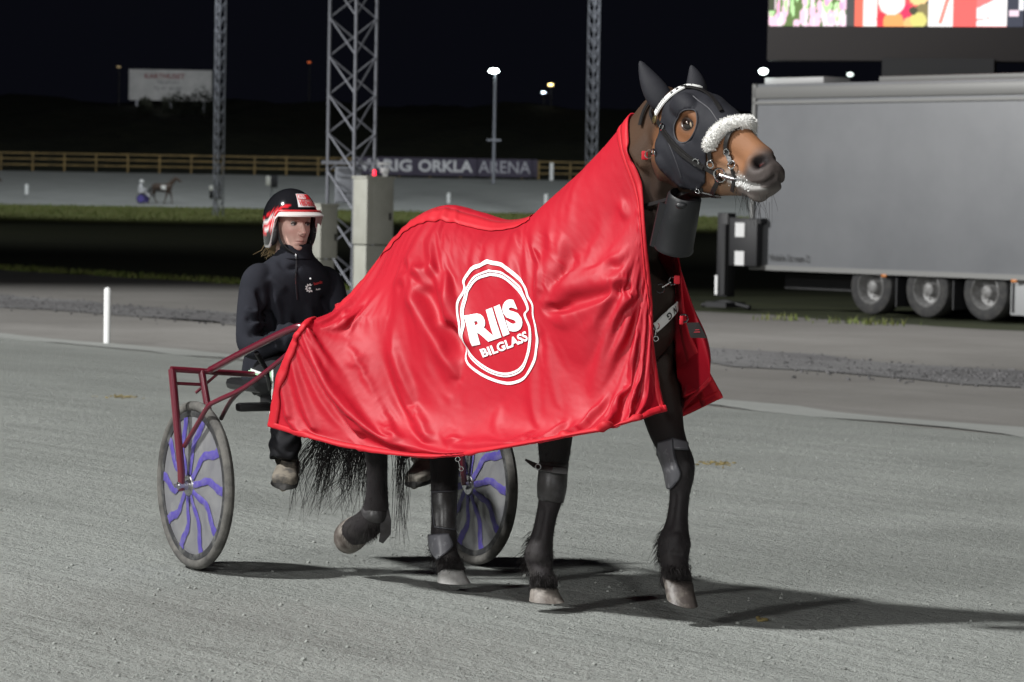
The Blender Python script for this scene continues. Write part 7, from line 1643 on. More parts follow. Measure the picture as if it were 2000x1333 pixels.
[0,1,0,0,0,0,-1,0,0,0,0,1,4,6,5,1,-3,-11,-10,-6,4,4,-4,-4,0,2,0,-11,-10,-14,-15,-15,-17,-17,-15,-17,-16,-15,-13,-12,-11,-6,4,16,22,23,15,8,1,0,1,2,0,1,-6,-11,-10,-2,5,2,1,0,-1,-2,-1,-1,0,0,-1,0,1,0,-3,-2,-1,3,2,-2,2,4,-2,-1,1,4,3,1,-5],
[0,2,2,0,-1,-1,0,0,0,0,0,4,5,4,1,-4,-11,-3,7,7,1,-2,1,3,3,3,4,4,-10,-10,-12,-14,-13,-13,-11,-11,-11,-10,-10,-9,-7,-3,2,8,15,22,25,19,11,5,3,2,2,-3,0,0,2,6,-1,0,0,0,0,1,0,0,0,-1,0,0,0,0,0,-2,-2,-1,1,2,3,-1,1,-1,1,2,2,1,4],
[0,-1,4,1,1,0,0,0,-1,-1,3,4,3,-1,-6,-10,4,9,3,0,-1,-4,-3,-3,-2,-1,1,3,7,6,3,3,2,3,-6,-4,-2,0,0,0,0,-1,0,1,1,2,5,10,12,7,4,2,-1,1,0,1,1,0,0,0,0,0,1,1,2,0,0,0,0,-1,0,0,-1,-2,-2,-5,-3,-1,5,3,1,-1,-1,2,1,0,-3],
[0,-3,-4,5,0,0,0,0,1,4,4,1,-3,-7,-8,6,4,-3,0,-1,-3,3,3,2,0,-1,-2,-1,2,3,6,6,5,2,8,8,7,6,6,5,3,1,-4,-7,-8,-7,-4,-1,1,4,3,1,-1,-1,0,0,1,1,1,0,0,0,0,0,0,0,0,1,0,0,0,0,1,0,-1,-2,-7,0,5,5,1,-2,-1,1,1,1,5],
[-1,1,-2,-4,1,1,0,0,0,0,-2,-5,-8,-6,4,2,-3,4,-4,-3,4,1,0,-1,-1,-1,-1,0,1,3,5,5,6,7,6,6,6,5,4,3,2,0,-3,-10,-15,-15,-10,-7,-4,-2,-1,-2,-1,-1,0,0,0,0,0,0,-1,-1,-1,-1,-1,0,0,0,0,0,0,0,0,1,1,0,0,4,2,4,2,-1,-3,1,2,0,-2],
[0,0,0,-1,-1,0,1,0,0,-2,-5,-6,-4,2,1,-3,5,-3,3,5,0,-2,-1,1,1,1,1,1,1,1,1,2,2,2,2,1,1,0,0,-1,-1,-2,-2,-5,-8,-12,-14,-9,-6,-4,-2,-1,-1,-1,0,0,0,0,0,0,0,0,0,0,0,0,0,0,0,0,0,0,0,1,1,1,1,4,3,4,3,-1,-4,0,1,0,1],
[0,0,-1,-1,0,0,0,0,0,-3,-3,-1,2,0,-1,4,0,3,1,-2,-2,0,1,1,0,-1,-1,-1,0,0,0,0,0,0,-1,0,0,0,0,0,0,0,0,1,1,0,-2,-7,-4,0,0,0,-1,0,-1,0,0,0,0,0,0,0,0,0,0,0,0,0,0,1,0,1,1,0,2,1,0,-2,0,2,5,0,-2,-1,2,-2,-1],
[1,1,1,0,0,0,0,1,0,1,1,1,2,3,4,1,0,-1,-5,-3,1,2,1,0,0,0,0,0,-1,0,-1,-1,-1,-1,-1,-1,-1,0,0,0,0,1,1,3,4,5,4,5,5,3,1,0,0,0,0,0,0,0,0,0,1,0,0,0,0,1,0,0,1,0,0,0,0,1,0,1,0,2,0,0,0,1,-2,-2,3,7,-2],
[0,0,1,0,1,0,0,0,0,0,3,4,4,4,2,0,-2,-5,2,1,-2,-1,0,-2,-1,1,1,0,0,0,0,-1,-1,-1,0,0,0,0,0,1,1,1,3,3,4,5,6,5,3,2,1,0,0,-1,0,0,0,0,0,0,0,1,0,0,0,-1,0,0,0,0,0,0,0,0,0,0,1,-5,-4,1,1,0,-3,-5,4,5,-1],
[-1,0,3,1,0,0,0,-1,1,4,4,4,3,1,0,-1,-3,2,1,2,4,1,-3,-1,3,3,1,1,1,0,0,0,0,0,0,0,1,1,1,1,1,1,1,1,2,2,2,1,2,1,1,0,0,0,-1,-1,-1,0,0,0,0,0,1,0,0,0,0,0,-1,0,0,-1,-1,-1,-1,0,-1,3,1,0,2,1,-2,-6,-4,3,-1],
[-2,0,-3,4,1,1,-1,-1,-1,-1,-1,-1,-2,-2,-2,-2,2,1,-2,-3,-2,-3,0,5,4,0,1,0,0,0,0,0,0,0,0,1,0,0,0,0,0,0,0,0,0,0,0,0,0,0,0,1,0,0,0,0,0,0,0,0,1,0,0,0,0,-1,-1,0,0,-1,-1,-1,-1,-1,-1,-1,0,-1,2,0,1,1,-1,-4,-4,1,3],
[3,-2,0,-2,1,0,0,-1,0,-2,-2,-2,-2,-2,-2,2,1,-2,-2,1,-3,-1,4,4,0,0,-1,0,1,1,1,1,1,1,1,0,0,0,0,0,-1,0,-1,0,-1,-1,-1,-1,-1,0,0,0,1,1,0,0,0,0,0,1,0,0,0,0,-1,0,1,2,2,3,3,3,2,1,0,-1,-1,-2,-2,0,0,1,-1,-3,-3,-1,1],
[1,2,0,-1,0,0,0,2,0,0,0,-1,0,0,2,0,-2,1,3,0,-1,3,3,-1,-2,-4,-1,2,1,0,0,0,0,0,0,0,0,0,0,-1,0,-1,0,-1,0,0,-1,0,-1,-1,0,0,0,0,1,0,0,0,0,-1,-1,0,-1,-1,-1,1,2,1,1,0,0,1,3,4,5,2,-2,-2,-2,-1,1,1,-1,-2,-2,-1,-1],
[0,0,0,0,-1,-1,1,0,0,1,0,0,0,1,0,-2,1,2,0,-3,4,4,-1,-4,-5,-1,2,1,0,0,0,0,0,0,0,0,0,0,0,1,0,1,0,0,-1,-1,0,-1,0,0,0,0,0,0,0,1,1,-1,0,0,0,0,0,0,1,-1,-3,-4,-4,-4,-4,-4,-2,1,3,4,2,-3,-4,-3,0,1,1,-1,-1,-1,-1],
[-1,0,0,-1,0,1,-1,0,0,0,0,0,0,0,-2,1,1,0,-3,5,3,0,-5,-5,-1,3,2,-1,-1,-1,-1,0,0,0,-1,-1,0,0,0,0,1,0,0,0,0,0,-1,0,0,0,0,0,0,0,0,0,0,0,-1,0,0,-1,0,1,1,1,0,0,0,0,-1,-1,-2,-3,-1,2,4,2,-4,-4,-2,2,1,-1,-1,-1,1],
[0,0,-1,0,-1,-1,1,-1,0,0,0,0,0,-1,0,0,0,-3,4,3,1,-2,-2,1,4,3,-1,-1,-1,0,0,-1,-1,-1,0,0,-1,0,0,0,0,0,0,0,0,0,1,0,0,0,0,0,0,0,0,0,0,1,1,0,0,0,0,0,1,1,2,1,1,1,2,1,0,-1,-3,-3,0,2,-1,-5,-3,1,1,-1,-1,-1,0],
[0,0,0,-1,0,0,-1,1,0,0,0,0,-1,0,1,0,-3,1,1,1,-1,-5,1,5,3,-1,-2,-2,-1,-1,0,0,0,0,0,0,0,-1,0,0,0,0,0,0,0,0,0,1,1,0,0,0,0,0,0,0,0,0,0,0,-1,0,0,1,0,0,0,1,1,1,0,1,0,0,-1,-2,-3,-2,2,-2,-4,0,6,0,0,-1,1],
[0,0,-1,0,0,0,0,-1,0,0,0,0,1,0,0,-1,0,1,2,-1,-4,-1,5,3,0,-1,-1,0,0,0,0,0,0,0,0,0,0,0,0,0,0,0,0,0,0,0,0,0,0,1,0,0,0,0,1,1,1,1,0,0,0,0,0,0,0,0,0,0,0,0,1,0,1,0,0,0,-2,-2,-2,1,-2,0,4,3,1,0,0],
[0,0,0,0,-1,-1,0,1,0,0,0,0,0,0,-1,-1,0,2,1,-5,-5,4,3,0,-3,-2,0,0,0,0,0,0,0,0,0,0,0,1,0,0,0,0,0,0,0,0,0,0,0,0,0,0,0,0,0,0,0,0,0,0,0,0,0,-1,0,0,0,0,0,0,0,1,0,0,0,0,1,0,0,0,1,1,0,0,0,0,0],
[0,0,-1,0,0,0,0,0,0,0,0,0,0,-1,-1,-2,2,1,-3,-4,3,3,-2,-4,-3,-1,0,0,0,0,0,0,0,0,0,0,1,0,0,0,-1,0,0,0,0,0,0,0,0,0,0,0,0,1,0,0,0,-1,0,-1,0,0,0,0,-1,-1,-1,-1,0,0,0,0,0,0,0,0,0,0,1,3,6,-1,-2,0,1,0,0],
[0,0,0,2,0,0,0,0,0,0,0,0,-1,-1,-2,2,1,-1,-5,6,6,0,-3,-3,-1,0,0,0,0,0,0,0,0,1,1,1,0,0,0,0,1,0,0,0,0,0,0,0,0,0,0,0,-1,-2,-1,-1,-1,0,-1,0,0,0,0,0,0,0,0,0,-1,0,0,-1,0,0,0,0,-1,2,4,7,0,-4,-1,0,1,1,0],
[0,1,2,-2,0,0,0,0,0,1,0,0,-1,-1,0,1,0,-4,2,4,1,-2,-3,-2,-1,-1,-1,-1,-1,0,-1,0,0,-1,-1,0,0,0,0,0,0,0,0,0,0,0,0,0,-1,-1,-2,-2,-2,-2,-2,-2,-1,-1,0,0,0,0,1,1,1,1,0,0,0,-1,-2,-1,-1,-1,-1,-2,1,3,8,2,-1,1,-2,1,0,0,0],
[0,0,3,-1,0,1,0,-1,0,-1,0,-1,0,0,1,0,-2,-1,6,2,-1,-2,-1,0,0,-2,-2,-1,-1,-1,0,0,0,0,0,0,0,0,0,0,0,0,0,0,0,0,0,-1,-1,-2,-2,-2,-1,-1,-1,0,0,1,2,2,3,3,2,3,3,3,3,2,1,0,0,-2,-3,-2,-3,0,8,8,1,-3,-7,-8,-8,0,0,0,0],
[0,-1,-2,0,1,1,0,1,0,0,0,0,0,0,0,-2,-3,5,2,0,-1,0,1,0,-1,-2,-1,0,1,0,0,0,0,0,0,-1,0,0,0,0,0,0,0,0,1,0,-1,-1,-1,-1,0,1,1,3,3,3,3,3,2,3,2,2,2,2,2,2,3,4,5,5,5,3,0,-2,-1,5,0,-8,-8,-1,4,-2,2,6,2,0,0],
[0,0,0,1,0,-1,1,-1,0,1,1,1,0,0,-1,-1,3,2,1,-3,-2,2,1,0,0,7,6,4,2,2,1,0,0,0,0,0,0,0,0,0,0,0,0,0,-1,0,0,1,1,3,4,4,5,3,2,1,0,-1,-1,-3,-3,-4,-4,-5,-5,-5,-5,-5,-4,-2,-1,3,5,3,-1,-3,-8,-3,-5,-9,-6,12,4,-1,1,0,0],
[0,0,0,0,0,1,-1,1,0,-1,-1,0,0,0,0,0,1,1,-2,-3,2,0,-1,-1,8,7,5,3,3,2,2,2,2,1,1,1,0,0,0,0,-1,0,0,0,1,1,2,3,5,4,4,3,1,1,0,-1,-2,-3,-4,-4,-4,-4,-4,-4,-3,-3,-3,-3,-4,-4,-3,-3,0,3,5,-3,-1,-2,1,1,3,7,18,5,1,0,0],
[-1,0,0,1,0,-1,1,-1,0,0,0,0,0,0,0,1,1,0,-6,2,0,-2,-1,6,6,2,1,1,1,2,2,1,1,1,0,0,0,0,-1,-1,0,-1,0,1,1,2,3,3,2,1,0,-2,-2,-3,-4,-4,-4,-3,-2,-2,-2,-1,-1,0,-1,0,0,0,0,0,-1,0,-1,0,1,2,0,0,-2,1,3,2,1,12,1,0,1],
[0,0,0,0,1,1,-1,0,0,0,0,0,0,0,0,1,2,-6,3,1,-2,-2,2,6,-1,-2,-2,-1,-2,-5,-5,-2,0,1,1,0,0,0,0,0,0,0,0,1,1,1,0,-1,-2,-3,-4,-3,-3,-2,-1,0,1,1,1,2,2,3,3,3,4,3,3,3,3,1,1,-1,-1,-1,0,1,0,-1,-1,1,8,-3,-15,-7,3,0,0],
[-1,0,1,1,0,-2,1,1,-1,-1,-1,-1,0,0,1,3,-3,0,1,-2,-2,0,6,0,-3,-5,-6,-6,-6,-7,-4,-2,-2,0,0,1,0,0,0,0,0,1,1,1,0,-1,-3,-4,-4,-1,0,1,2,2,4,3,3,4,4,4,3,2,2,1,0,0,0,0,0,1,0,1,0,0,-1,-2,0,1,12,13,2,-8,-12,-16,-1,0,0],
[-2,0,0,-1,-2,3,-2,-1,0,0,0,0,0,1,3,0,-2,3,1,-2,-2,4,0,-3,-5,-7,-8,-8,-6,3,6,4,2,0,0,-1,0,0,1,1,2,2,1,-1,-2,-8,-9,-9,-6,-5,-3,-2,0,1,2,3,3,1,0,0,0,0,-1,-1,-1,-1,-1,-1,0,0,1,0,0,-1,-2,-2,-1,10,7,-2,-14,-11,0,2,-4,0,0],
[-2,0,0,1,2,-2,2,0,0,0,0,1,1,2,1,-3,1,1,-2,-2,2,2,-2,-5,-7,-5,0,4,8,7,3,1,0,-1,-1,0,-1,-1,0,1,1,0,-1,-3,-8,-6,-2,0,2,4,5,5,4,4,2,1,1,2,2,2,3,2,3,2,2,1,0,0,0,1,1,1,-1,-3,-3,0,9,4,-4,-10,-2,1,7,9,5,1,0],
[0,-1,1,0,0,1,-2,0,-1,-1,0,0,1,1,-1,0,1,1,-2,-1,3,0,-3,-6,-3,3,6,7,5,1,-2,-3,-2,-1,0,-1,0,0,0,0,-1,-3,-4,-4,0,8,10,10,7,4,2,1,0,-1,-1,0,-1,-1,0,0,0,1,1,2,2,2,2,0,0,0,0,-1,1,-1,1,10,4,-3,-8,-6,-3,4,4,4,3,0,0],
[3,-3,-1,0,0,-1,2,-1,0,1,0,0,0,0,-2,0,1,-2,-3,4,3,-2,-4,-2,3,4,5,3,-1,-3,-4,-4,-2,0,0,1,1,1,0,-1,-1,1,3,5,8,6,3,2,0,-1,-2,-3,-3,-3,-3,-4,-3,-3,-3,-3,-3,-3,-3,-3,-3,-2,0,2,0,0,0,0,-4,2,11,5,-3,-10,-12,-5,2,5,3,1,-1,-1,-1],
[1,3,0,0,0,1,-2,2,-3,-2,0,0,0,-1,0,1,0,-3,1,4,0,-1,-2,1,3,6,2,-2,-4,-4,-2,2,5,3,0,1,1,1,0,0,-1,-1,0,0,0,-2,-3,-3,-3,-4,-5,-4,-4,-4,-3,-2,-2,-1,-1,-1,-2,-2,-2,-2,-2,-1,-2,-2,0,-1,-1,0,2,10,4,-4,-9,-9,-4,2,4,1,-1,-2,-1,0,0],
[-1,0,1,0,0,-1,2,-2,2,1,0,0,0,-1,0,0,-3,-3,5,3,0,0,0,3,8,0,-3,-4,-3,-1,3,6,2,-4,0,2,4,2,2,1,1,0,-1,-1,-1,-2,-2,-3,-2,-2,-1,-1,-1,-1,-1,0,0,0,0,0,1,1,0,0,1,0,0,0,0,0,0,1,2,-1,-6,-10,-7,-1,4,6,1,-3,-3,-6,-3,-1,0],
[-1,0,0,1,-3,2,-1,1,-1,-1,-1,0,-1,0,1,-2,-4,5,5,0,1,-3,1,9,-3,-6,-5,-3,1,6,6,2,-7,-4,4,2,-5,1,2,1,0,0,0,0,-1,0,1,2,1,2,2,1,1,1,0,0,1,1,1,1,0,0,1,1,0,0,1,1,0,0,0,-1,3,-6,-7,-3,1,5,8,1,-4,-4,-1,8,-3,0,0],
[-1,0,0,0,2,-2,1,-1,0,0,0,-1,0,1,-1,-3,4,6,2,1,-2,-3,9,-4,-7,-4,-1,3,9,8,4,-3,-5,1,4,0,-5,-2,1,2,1,0,-1,-1,0,1,1,1,3,3,3,3,2,2,1,0,0,0,0,0,1,1,0,0,1,1,0,0,0,0,0,0,-3,-1,0,4,7,8,-3,-4,-2,0,7,11,5,0,0],
[-1,-1,0,0,0,0,-1,1,0,0,0,0,1,-1,-2,2,6,4,1,-4,-9,10,-4,-8,-4,-2,0,10,8,3,-6,-3,0,6,5,-8,-4,-1,2,3,1,-1,-1,-1,-1,-1,-1,-1,-1,0,0,0,1,0,1,1,0,0,0,0,0,0,1,1,0,0,0,0,1,1,1,2,1,1,3,5,3,-4,-4,-2,1,11,9,6,16,-3,1],
[3,-1,0,0,0,0,1,-1,-1,-1,0,1,0,0,0,3,3,1,-6,-11,8,-1,-8,-4,-1,-1,8,5,0,-7,-6,-5,6,5,2,-4,-2,1,3,3,3,1,-1,-1,-1,0,0,0,-1,-2,-2,-1,-2,-1,-1,0,0,0,0,0,1,1,1,0,0,0,0,0,0,1,1,1,1,1,1,-5,-9,-8,-2,3,12,9,3,-2,0,7,0],
[-2,2,0,0,0,0,-1,0,0,0,0,0,0,-1,1,2,1,-5,-11,3,1,-9,-1,4,1,3,3,-3,-9,-8,7,7,4,4,3,-1,-1,2,4,4,3,0,-2,-2,-1,-1,0,1,1,1,1,0,0,0,0,0,0,0,0,0,0,0,0,0,0,0,0,0,0,0,0,0,-1,-2,-6,-7,-5,3,12,13,8,-4,-14,-14,-16,-4,0],
[-1,-1,2,0,0,0,0,-1,0,0,0,0,-1,1,2,1,-2,-12,-1,6,-8,2,8,6,4,8,-4,-8,-8,5,-10,-5,3,3,2,1,-1,3,4,4,2,1,0,-1,-1,0,1,0,1,1,1,1,1,0,0,-1,0,-1,0,0,-1,-1,-1,0,-1,-1,-1,-1,-2,-2,-2,-4,-4,-4,-2,3,13,14,8,4,-5,-12,-8,-13,-7,-5,0],
[3,-1,-1,2,0,0,0,0,0,0,0,-1,0,1,3,3,-8,-2,6,-7,4,10,8,6,7,-4,-4,-6,4,-11,-6,-3,2,2,0,5,0,2,4,3,2,1,0,0,0,0,0,0,0,0,0,0,0,0,0,0,0,0,-1,-1,-1,-1,-1,-1,0,0,0,-1,-3,-5,-8,-8,-5,-1,8,15,12,6,-3,-14,-8,-4,-1,1,1,2,0],
[-1,2,-2,0,0,0,0,0,-1,0,-1,-1,0,2,5,-3,-2,4,-2,4,10,6,-1,-5,-7,0,0,3,-5,-3,-3,1,2,0,-3,-3,-1,3,4,2,1,0,0,0,0,0,0,0,0,0,-1,0,0,0,0,0,-1,0,-1,-1,-1,-2,-1,-1,0,1,0,-2,-4,-8,-10,-4,2,11,13,11,5,-4,-13,-11,-13,0,1,3,3,1,0],
[1,-4,0,-2,-1,0,0,0,0,-1,-1,0,1,4,1,0,3,2,1,5,3,-11,-11,-8,5,4,3,0,-4,-3,-4,4,2,0,-3,-3,0,2,1,1,0,-1,0,0,1,0,0,0,0,0,1,0,0,0,-1,-1,0,-1,0,0,0,1,0,1,1,0,0,-1,-4,-6,7,5,10,8,5,-1,-8,-13,-5,-3,-5,-1,6,5,3,2,0],
[0,0,-2,-2,-1,-1,0,0,-1,-2,-2,-1,1,4,0,-2,3,0,3,5,-5,-7,-6,7,5,4,3,-1,-4,-11,2,4,0,-1,-4,-4,0,1,0,-2,-3,-1,0,1,0,0,0,0,0,0,0,0,0,-1,-1,0,0,1,1,1,1,1,2,1,1,0,0,-1,-1,7,9,12,8,2,-7,-17,-16,-6,-2,3,8,2,6,3,2,1,0],
[4,1,-3,-3,-2,-1,0,0,-1,-1,-1,-1,5,1,-5,5,0,0,3,-1,-7,-4,4,6,6,4,1,0,-10,-5,6,1,-1,-2,-4,-4,0,2,-1,-2,-1,-1,0,0,0,0,-1,0,-1,0,0,0,-1,-1,-1,-1,0,0,1,2,2,2,0,0,-1,-1,-1,0,5,12,9,7,1,-7,-15,-10,-5,-1,5,11,13,12,0,1,0,0,-1],
[-2,2,-1,-2,-2,1,0,0,-1,-2,-2,2,2,-6,5,0,-3,2,1,-5,-7,-1,7,6,4,3,3,-4,-5,5,5,0,-2,-3,-5,-4,1,1,0,-1,-1,0,0,1,0,0,0,0,1,0,0,0,-1,-1,0,0,0,1,1,1,1,0,0,-1,-2,-2,-2,2,8,9,7,3,-5,-12,-7,-3,2,8,11,8,3,-2,-2,-1,0,0,0],
[1,-3,2,-2,-1,-1,1,-1,-2,-2,-1,4,-6,4,0,-2,1,0,-3,-7,-4,1,5,4,3,3,0,-9,1,11,4,-1,-2,-3,-5,-2,2,2,0,-1,-1,0,1,0,1,0,0,0,0,0,0,-1,0,0,0,1,1,0,1,0,-1,0,-1,-2,-2,-2,0,4,9,7,2,-7,-11,-4,0,5,9,8,2,-3,-6,-4,-3,-3,-2,-1,0],
[-1,3,-1,0,-3,-3,-3,0,-1,-2,5,-4,4,-1,0,1,1,-1,-5,-7,-1,6,4,2,2,1,-5,-3,9,10,3,-1,-1,-3,-5,-2,4,1,-1,-1,-1,0,1,1,0,1,0,0,-1,-1,-2,-2,-1,1,3,2,1,1,0,-1,0,-1,0,-1,-1,0,2,6,3,-5,-13,-12,-5,0,6,9,4,-4,-6,-5,-3,-2,-1,-1,-2,0,-1],
[0,-2,2,2,1,0,-1,-5,-4,5,-3,2,-1,2,0,1,1,-2,-5,-3,1,6,0,-1,-1,0,-11,0,11,9,1,0,-1,-2,-6,-1,3,0,-1,-2,-2,0,1,1,1,0,1,-1,-1,-2,-3,-1,1,3,2,2,1,0,-1,1,1,1,-1,0,1,3,5,1,-9,-15,-12,-5,1,5,9,-1,-5,-3,-2,-1,-1,-2,-2,2,0,-2,-1],
[0,1,0,2,0,-3,-5,-2,3,0,0,-1,1,0,0,2,0,-3,-5,0,5,2,-1,-2,-2,-6,-3,6,13,6,2,0,-1,-3,-3,-1,1,0,-3,-3,-1,0,1,2,2,1,0,0,-2,-3,-2,0,2,2,2,0,-1,-1,0,0,1,-1,-1,1,2,3,1,-7,-10,-8,-4,3,8,7,4,4,0,0,1,0,-1,-1,0,2,0,-5,-1],
[0,0,0,0,1,3,4,3,1,-2,0,1,-1,0,3,1,-2,-1,0,2,6,-3,-2,-1,-5,-12,-1,7,10,4,1,0,-1,-2,-2,-1,2,-1,-2,-2,-2,0,1,1,0,1,0,-1,-2,-2,1,2,2,1,0,-1,-1,0,0,0,-1,-1,1,2,3,1,-4,-5,-4,0,6,8,5,4,-5,-6,0,1,0,0,0,0,0,-1,8,1,-3],
[0,0,1,1,2,0,-1,0,0,1,1,-1,0,0,0,-2,-1,0,3,10,1,-4,2,-2,-13,-7,2,8,6,0,0,0,0,-1,-1,0,0,0,-1,-1,0,2,1,0,0,-1,0,-1,-1,1,2,3,2,0,-1,0,0,0,0,-1,-3,-1,1,2,0,-2,-3,-2,4,10,9,3,-4,-10,-8,-4,-2,-1,-1,-1,0,0,2,4,7,10,-1],
[1,0,0,1,0,1,1,1,0,1,0,1,0,1,-2,0,0,1,6,3,-6,5,1,-8,-11,-1,-1,7,-1,-2,-1,0,0,0,-1,0,1,-1,-2,-2,0,0,0,-1,-1,0,-2,-1,1,3,4,2,0,0,0,0,1,0,-1,-3,-2,0,1,0,0,-1,-1,4,8,4,-4,-11,-12,-10,-8,-6,-6,-6,-4,-3,-1,1,3,3,5,12,-3],
[-1,0,0,0,0,0,0,0,1,0,1,0,1,-1,-1,-1,0,3,3,-5,3,5,-3,-9,-6,-9,3,-3,-3,-3,-1,0,0,0,1,0,0,-1,-1,0,0,0,-1,-1,-1,-2,-1,0,3,4,2,0,-1,-1,0,2,1,0,-2,-2,-1,0,0,0,-1,0,4,5,-1,-9,-12,-11,-8,-3,4,0,-2,-3,-3,0,3,8,8,5,2,5,6],
[1,-1,1,1,0,0,0,0,0,1,1,0,0,-1,0,-2,1,2,-1,0,5,2,-6,-9,-6,0,8,5,-5,-3,0,0,0,1,1,0,0,-1,-1,0,1,0,0,-1,-1,-1,0,2,3,2,0,-2,-2,0,3,2,1,-1,-2,-1,1,1,0,-1,0,2,1,-4,-8,-8,-6,4,10,8,4,3,5,7,6,10,10,6,2,-2,-10,-8,6],
[-1,2,0,0,1,1,0,1,1,1,0,1,0,0,-1,-1,2,-1,0,2,5,-1,-6,-5,1,4,-2,-2,-5,-2,-1,0,0,0,1,0,0,0,0,1,2,2,0,-1,-2,0,1,3,2,0,-3,-3,-1,2,1,0,-1,-2,-2,0,0,1,0,0,1,0,-2,-4,-4,2,14,14,13,12,9,11,10,9,11,7,3,-1,-8,-16,-23,-16,-3],
[0,0,0,1,0,0,0,0,0,0,2,0,0,-1,0,3,-1,0,1,6,1,-4,-4,-1,5,9,2,-2,-3,-2,0,0,0,1,1,0,0,1,1,2,3,1,-2,-1,-1,-1,1,2,0,-3,-3,-2,1,2,0,-1,-2,-2,0,1,1,-2,-2,0,0,-1,-3,-4,3,12,12,11,8,8,7,8,7,7,5,2,-7,-8,-11,-13,-13,-15,-2],
[1,0,2,-1,0,0,0,0,0,1,0,0,0,0,0,-1,-1,0,3,2,-1,-3,0,4,7,4,4,-3,-3,-1,-1,0,0,1,2,1,-1,1,2,2,2,-2,-1,-2,1,1,2,-1,-3,-4,-4,0,3,0,-1,-2,-1,0,1,1,-2,-2,1,0,-1,-3,-5,2,9,8,6,4,4,5,5,5,5,3,0,-7,-2,-8,-7,-4,2,0,3],
[0,0,-2,2,0,0,0,0,1,0,0,1,-1,0,-1,0,-1,2,2,1,-1,-1,1,4,6,-1,-3,-3,-3,0,0,0,0,1,1,0,0,1,1,3,0,-2,-1,1,1,2,0,-2,-4,-4,0,4,1,-1,-2,-2,-1,2,3,-1,-1,2,0,-1,-3,-3,0,8,7,4,1,1,-2,-5,-5,-7,-11,-9,-9,-6,-6,-1,1,4,8,5,3],
[-1,2,1,1,1,0,2,1,1,1,2,-1,0,-1,1,-2,2,1,1,1,-1,0,2,3,-1,-1,-1,-1,-3,0,-1,0,1,1,2,1,-1,2,2,1,-1,-1,0,1,3,2,0,-3,-3,-1,2,3,-1,-3,-4,-2,0,2,-1,0,3,1,0,-2,-2,2,5,5,2,0,-1,-10,-13,-15,-18,-14,-9,-9,-5,-1,3,3,5,6,11,9,0],
[1,-1,3,2,1,2,1,1,1,3,0,1,0,1,-3,1,1,-1,1,-2,-1,0,1,3,1,2,2,-2,-2,0,0,0,1,2,3,2,0,1,1,-1,-2,-1,1,3,4,3,1,-2,-1,2,6,1,-2,-4,-2,-1,2,0,1,4,3,1,-1,-1,-1,-3,6,1,2,1,-9,-12,-12,-10,-4,-2,0,2,1,1,-1,5,7,0,1,3,-1],
[-1,2,0,2,1,1,1,3,2,0,1,0,1,-2,0,1,-2,2,-1,-2,-2,-1,0,3,2,4,-2,0,-1,1,-1,0,0,2,3,2,-1,1,0,-2,-3,0,1,5,4,3,-1,-1,1,6,4,-1,-3,-3,-2,1,0,1,4,3,1,0,-1,0,2,3,-2,2,1,-5,-5,-2,1,4,7,6,4,0,0,-1,2,3,2,-1,-5,-1,0],
[1,0,1,1,1,2,2,0,1,3,-1,1,-1,-1,2,-3,1,1,-3,-3,-1,0,1,0,6,0,-1,-1,-1,0,0,1,-2,2,4,2,-2,1,-1,-2,-2,0,3,5,4,0,-4,0,5,7,3,-1,-4,-3,-1,-1,0,2,2,0,-1,0,6,3,2,2,1,1,-3,-5,-2,6,9,11,6,2,0,1,1,3,1,0,-5,6,-3,-1,-1],
[0,0,2,1,1,1,1,1,1,0,2,1,-2,2,-2,0,3,-2,-3,-1,-1,-1,-1,5,2,-2,0,0,1,0,1,-1,0,2,4,5,-3,-1,-3,-4,-1,1,3,4,1,-6,-2,3,6,5,1,-2,-2,-1,-1,0,1,1,-2,-3,-1,5,4,2,3,3,2,-2,-7,-5,4,5,5,0,-2,-1,1,4,8,11,11,5,6,0,0,-1,-1],
[-1,-1,-2,1,1,0,0,1,0,1,1,-3,2,0,0,5,0,-4,-1,0,-1,0,2,2,-2,-1,-1,0,2,1,0,-1,1,1,5,5,-1,-2,-4,-3,-2,0,4,3,-4,-4,-1,4,7,4,1,-2,-1,0,0,0,1,-1,-2,0,5,3,-2,0,1,5,5,-6,-6,2,1,0,-3,-4,-3,-1,2,5,7,7,2,-11,-17,-6,4,2,0],
[0,-1,0,0,0,0,-1,-1,0,1,-2,1,1,-1,1,2,-3,-1,0,-1,-1,-1,2,1,-2,-1,0,1,3,0,1,-1,1,2,4,7,-1,-5,-4,-5,-3,1,2,0,-4,-4,2,5,5,2,-1,-1,0,1,1,1,-1,-2,-1,6,4,-1,-3,-1,3,3,-5,-4,2,2,0,-3,-3,0,4,6,5,3,1,-6,-14,-8,8,6,7,1,-1],
[-2,1,0,0,0,-1,0,0,0,0,0,1,-1,-1,5,-3,-1,1,0,-1,-1,0,2,0,-1,-1,0,1,3,1,0,-1,-2,0,4,4,2,-5,-5,-4,-1,1,2,-1,-7,-3,2,5,3,0,-3,-1,1,1,1,1,0,1,5,6,3,-2,-2,2,1,-6,-5,1,2,-1,-2,0,5,9,9,5,2,-4,-12,-17,-9,5,2,4,5,2,1],
[2,0,2,-1,1,0,1,0,1,-1,2,1,-3,5,-2,-1,0,0,0,-1,0,1,1,-1,-2,-1,0,1,2,1,-1,-2,-2,-1,3,4,5,-7,-3,-3,-1,0,1,-4,-5,-1,3,3,0,-3,-4,-1,0,0,1,0,0,2,5,4,2,0,2,2,-5,-6,-1,2,0,-1,-1,5,9,8,2,-3,-6,-10,-15,-10,0,-1,5,7,2,1,-2],
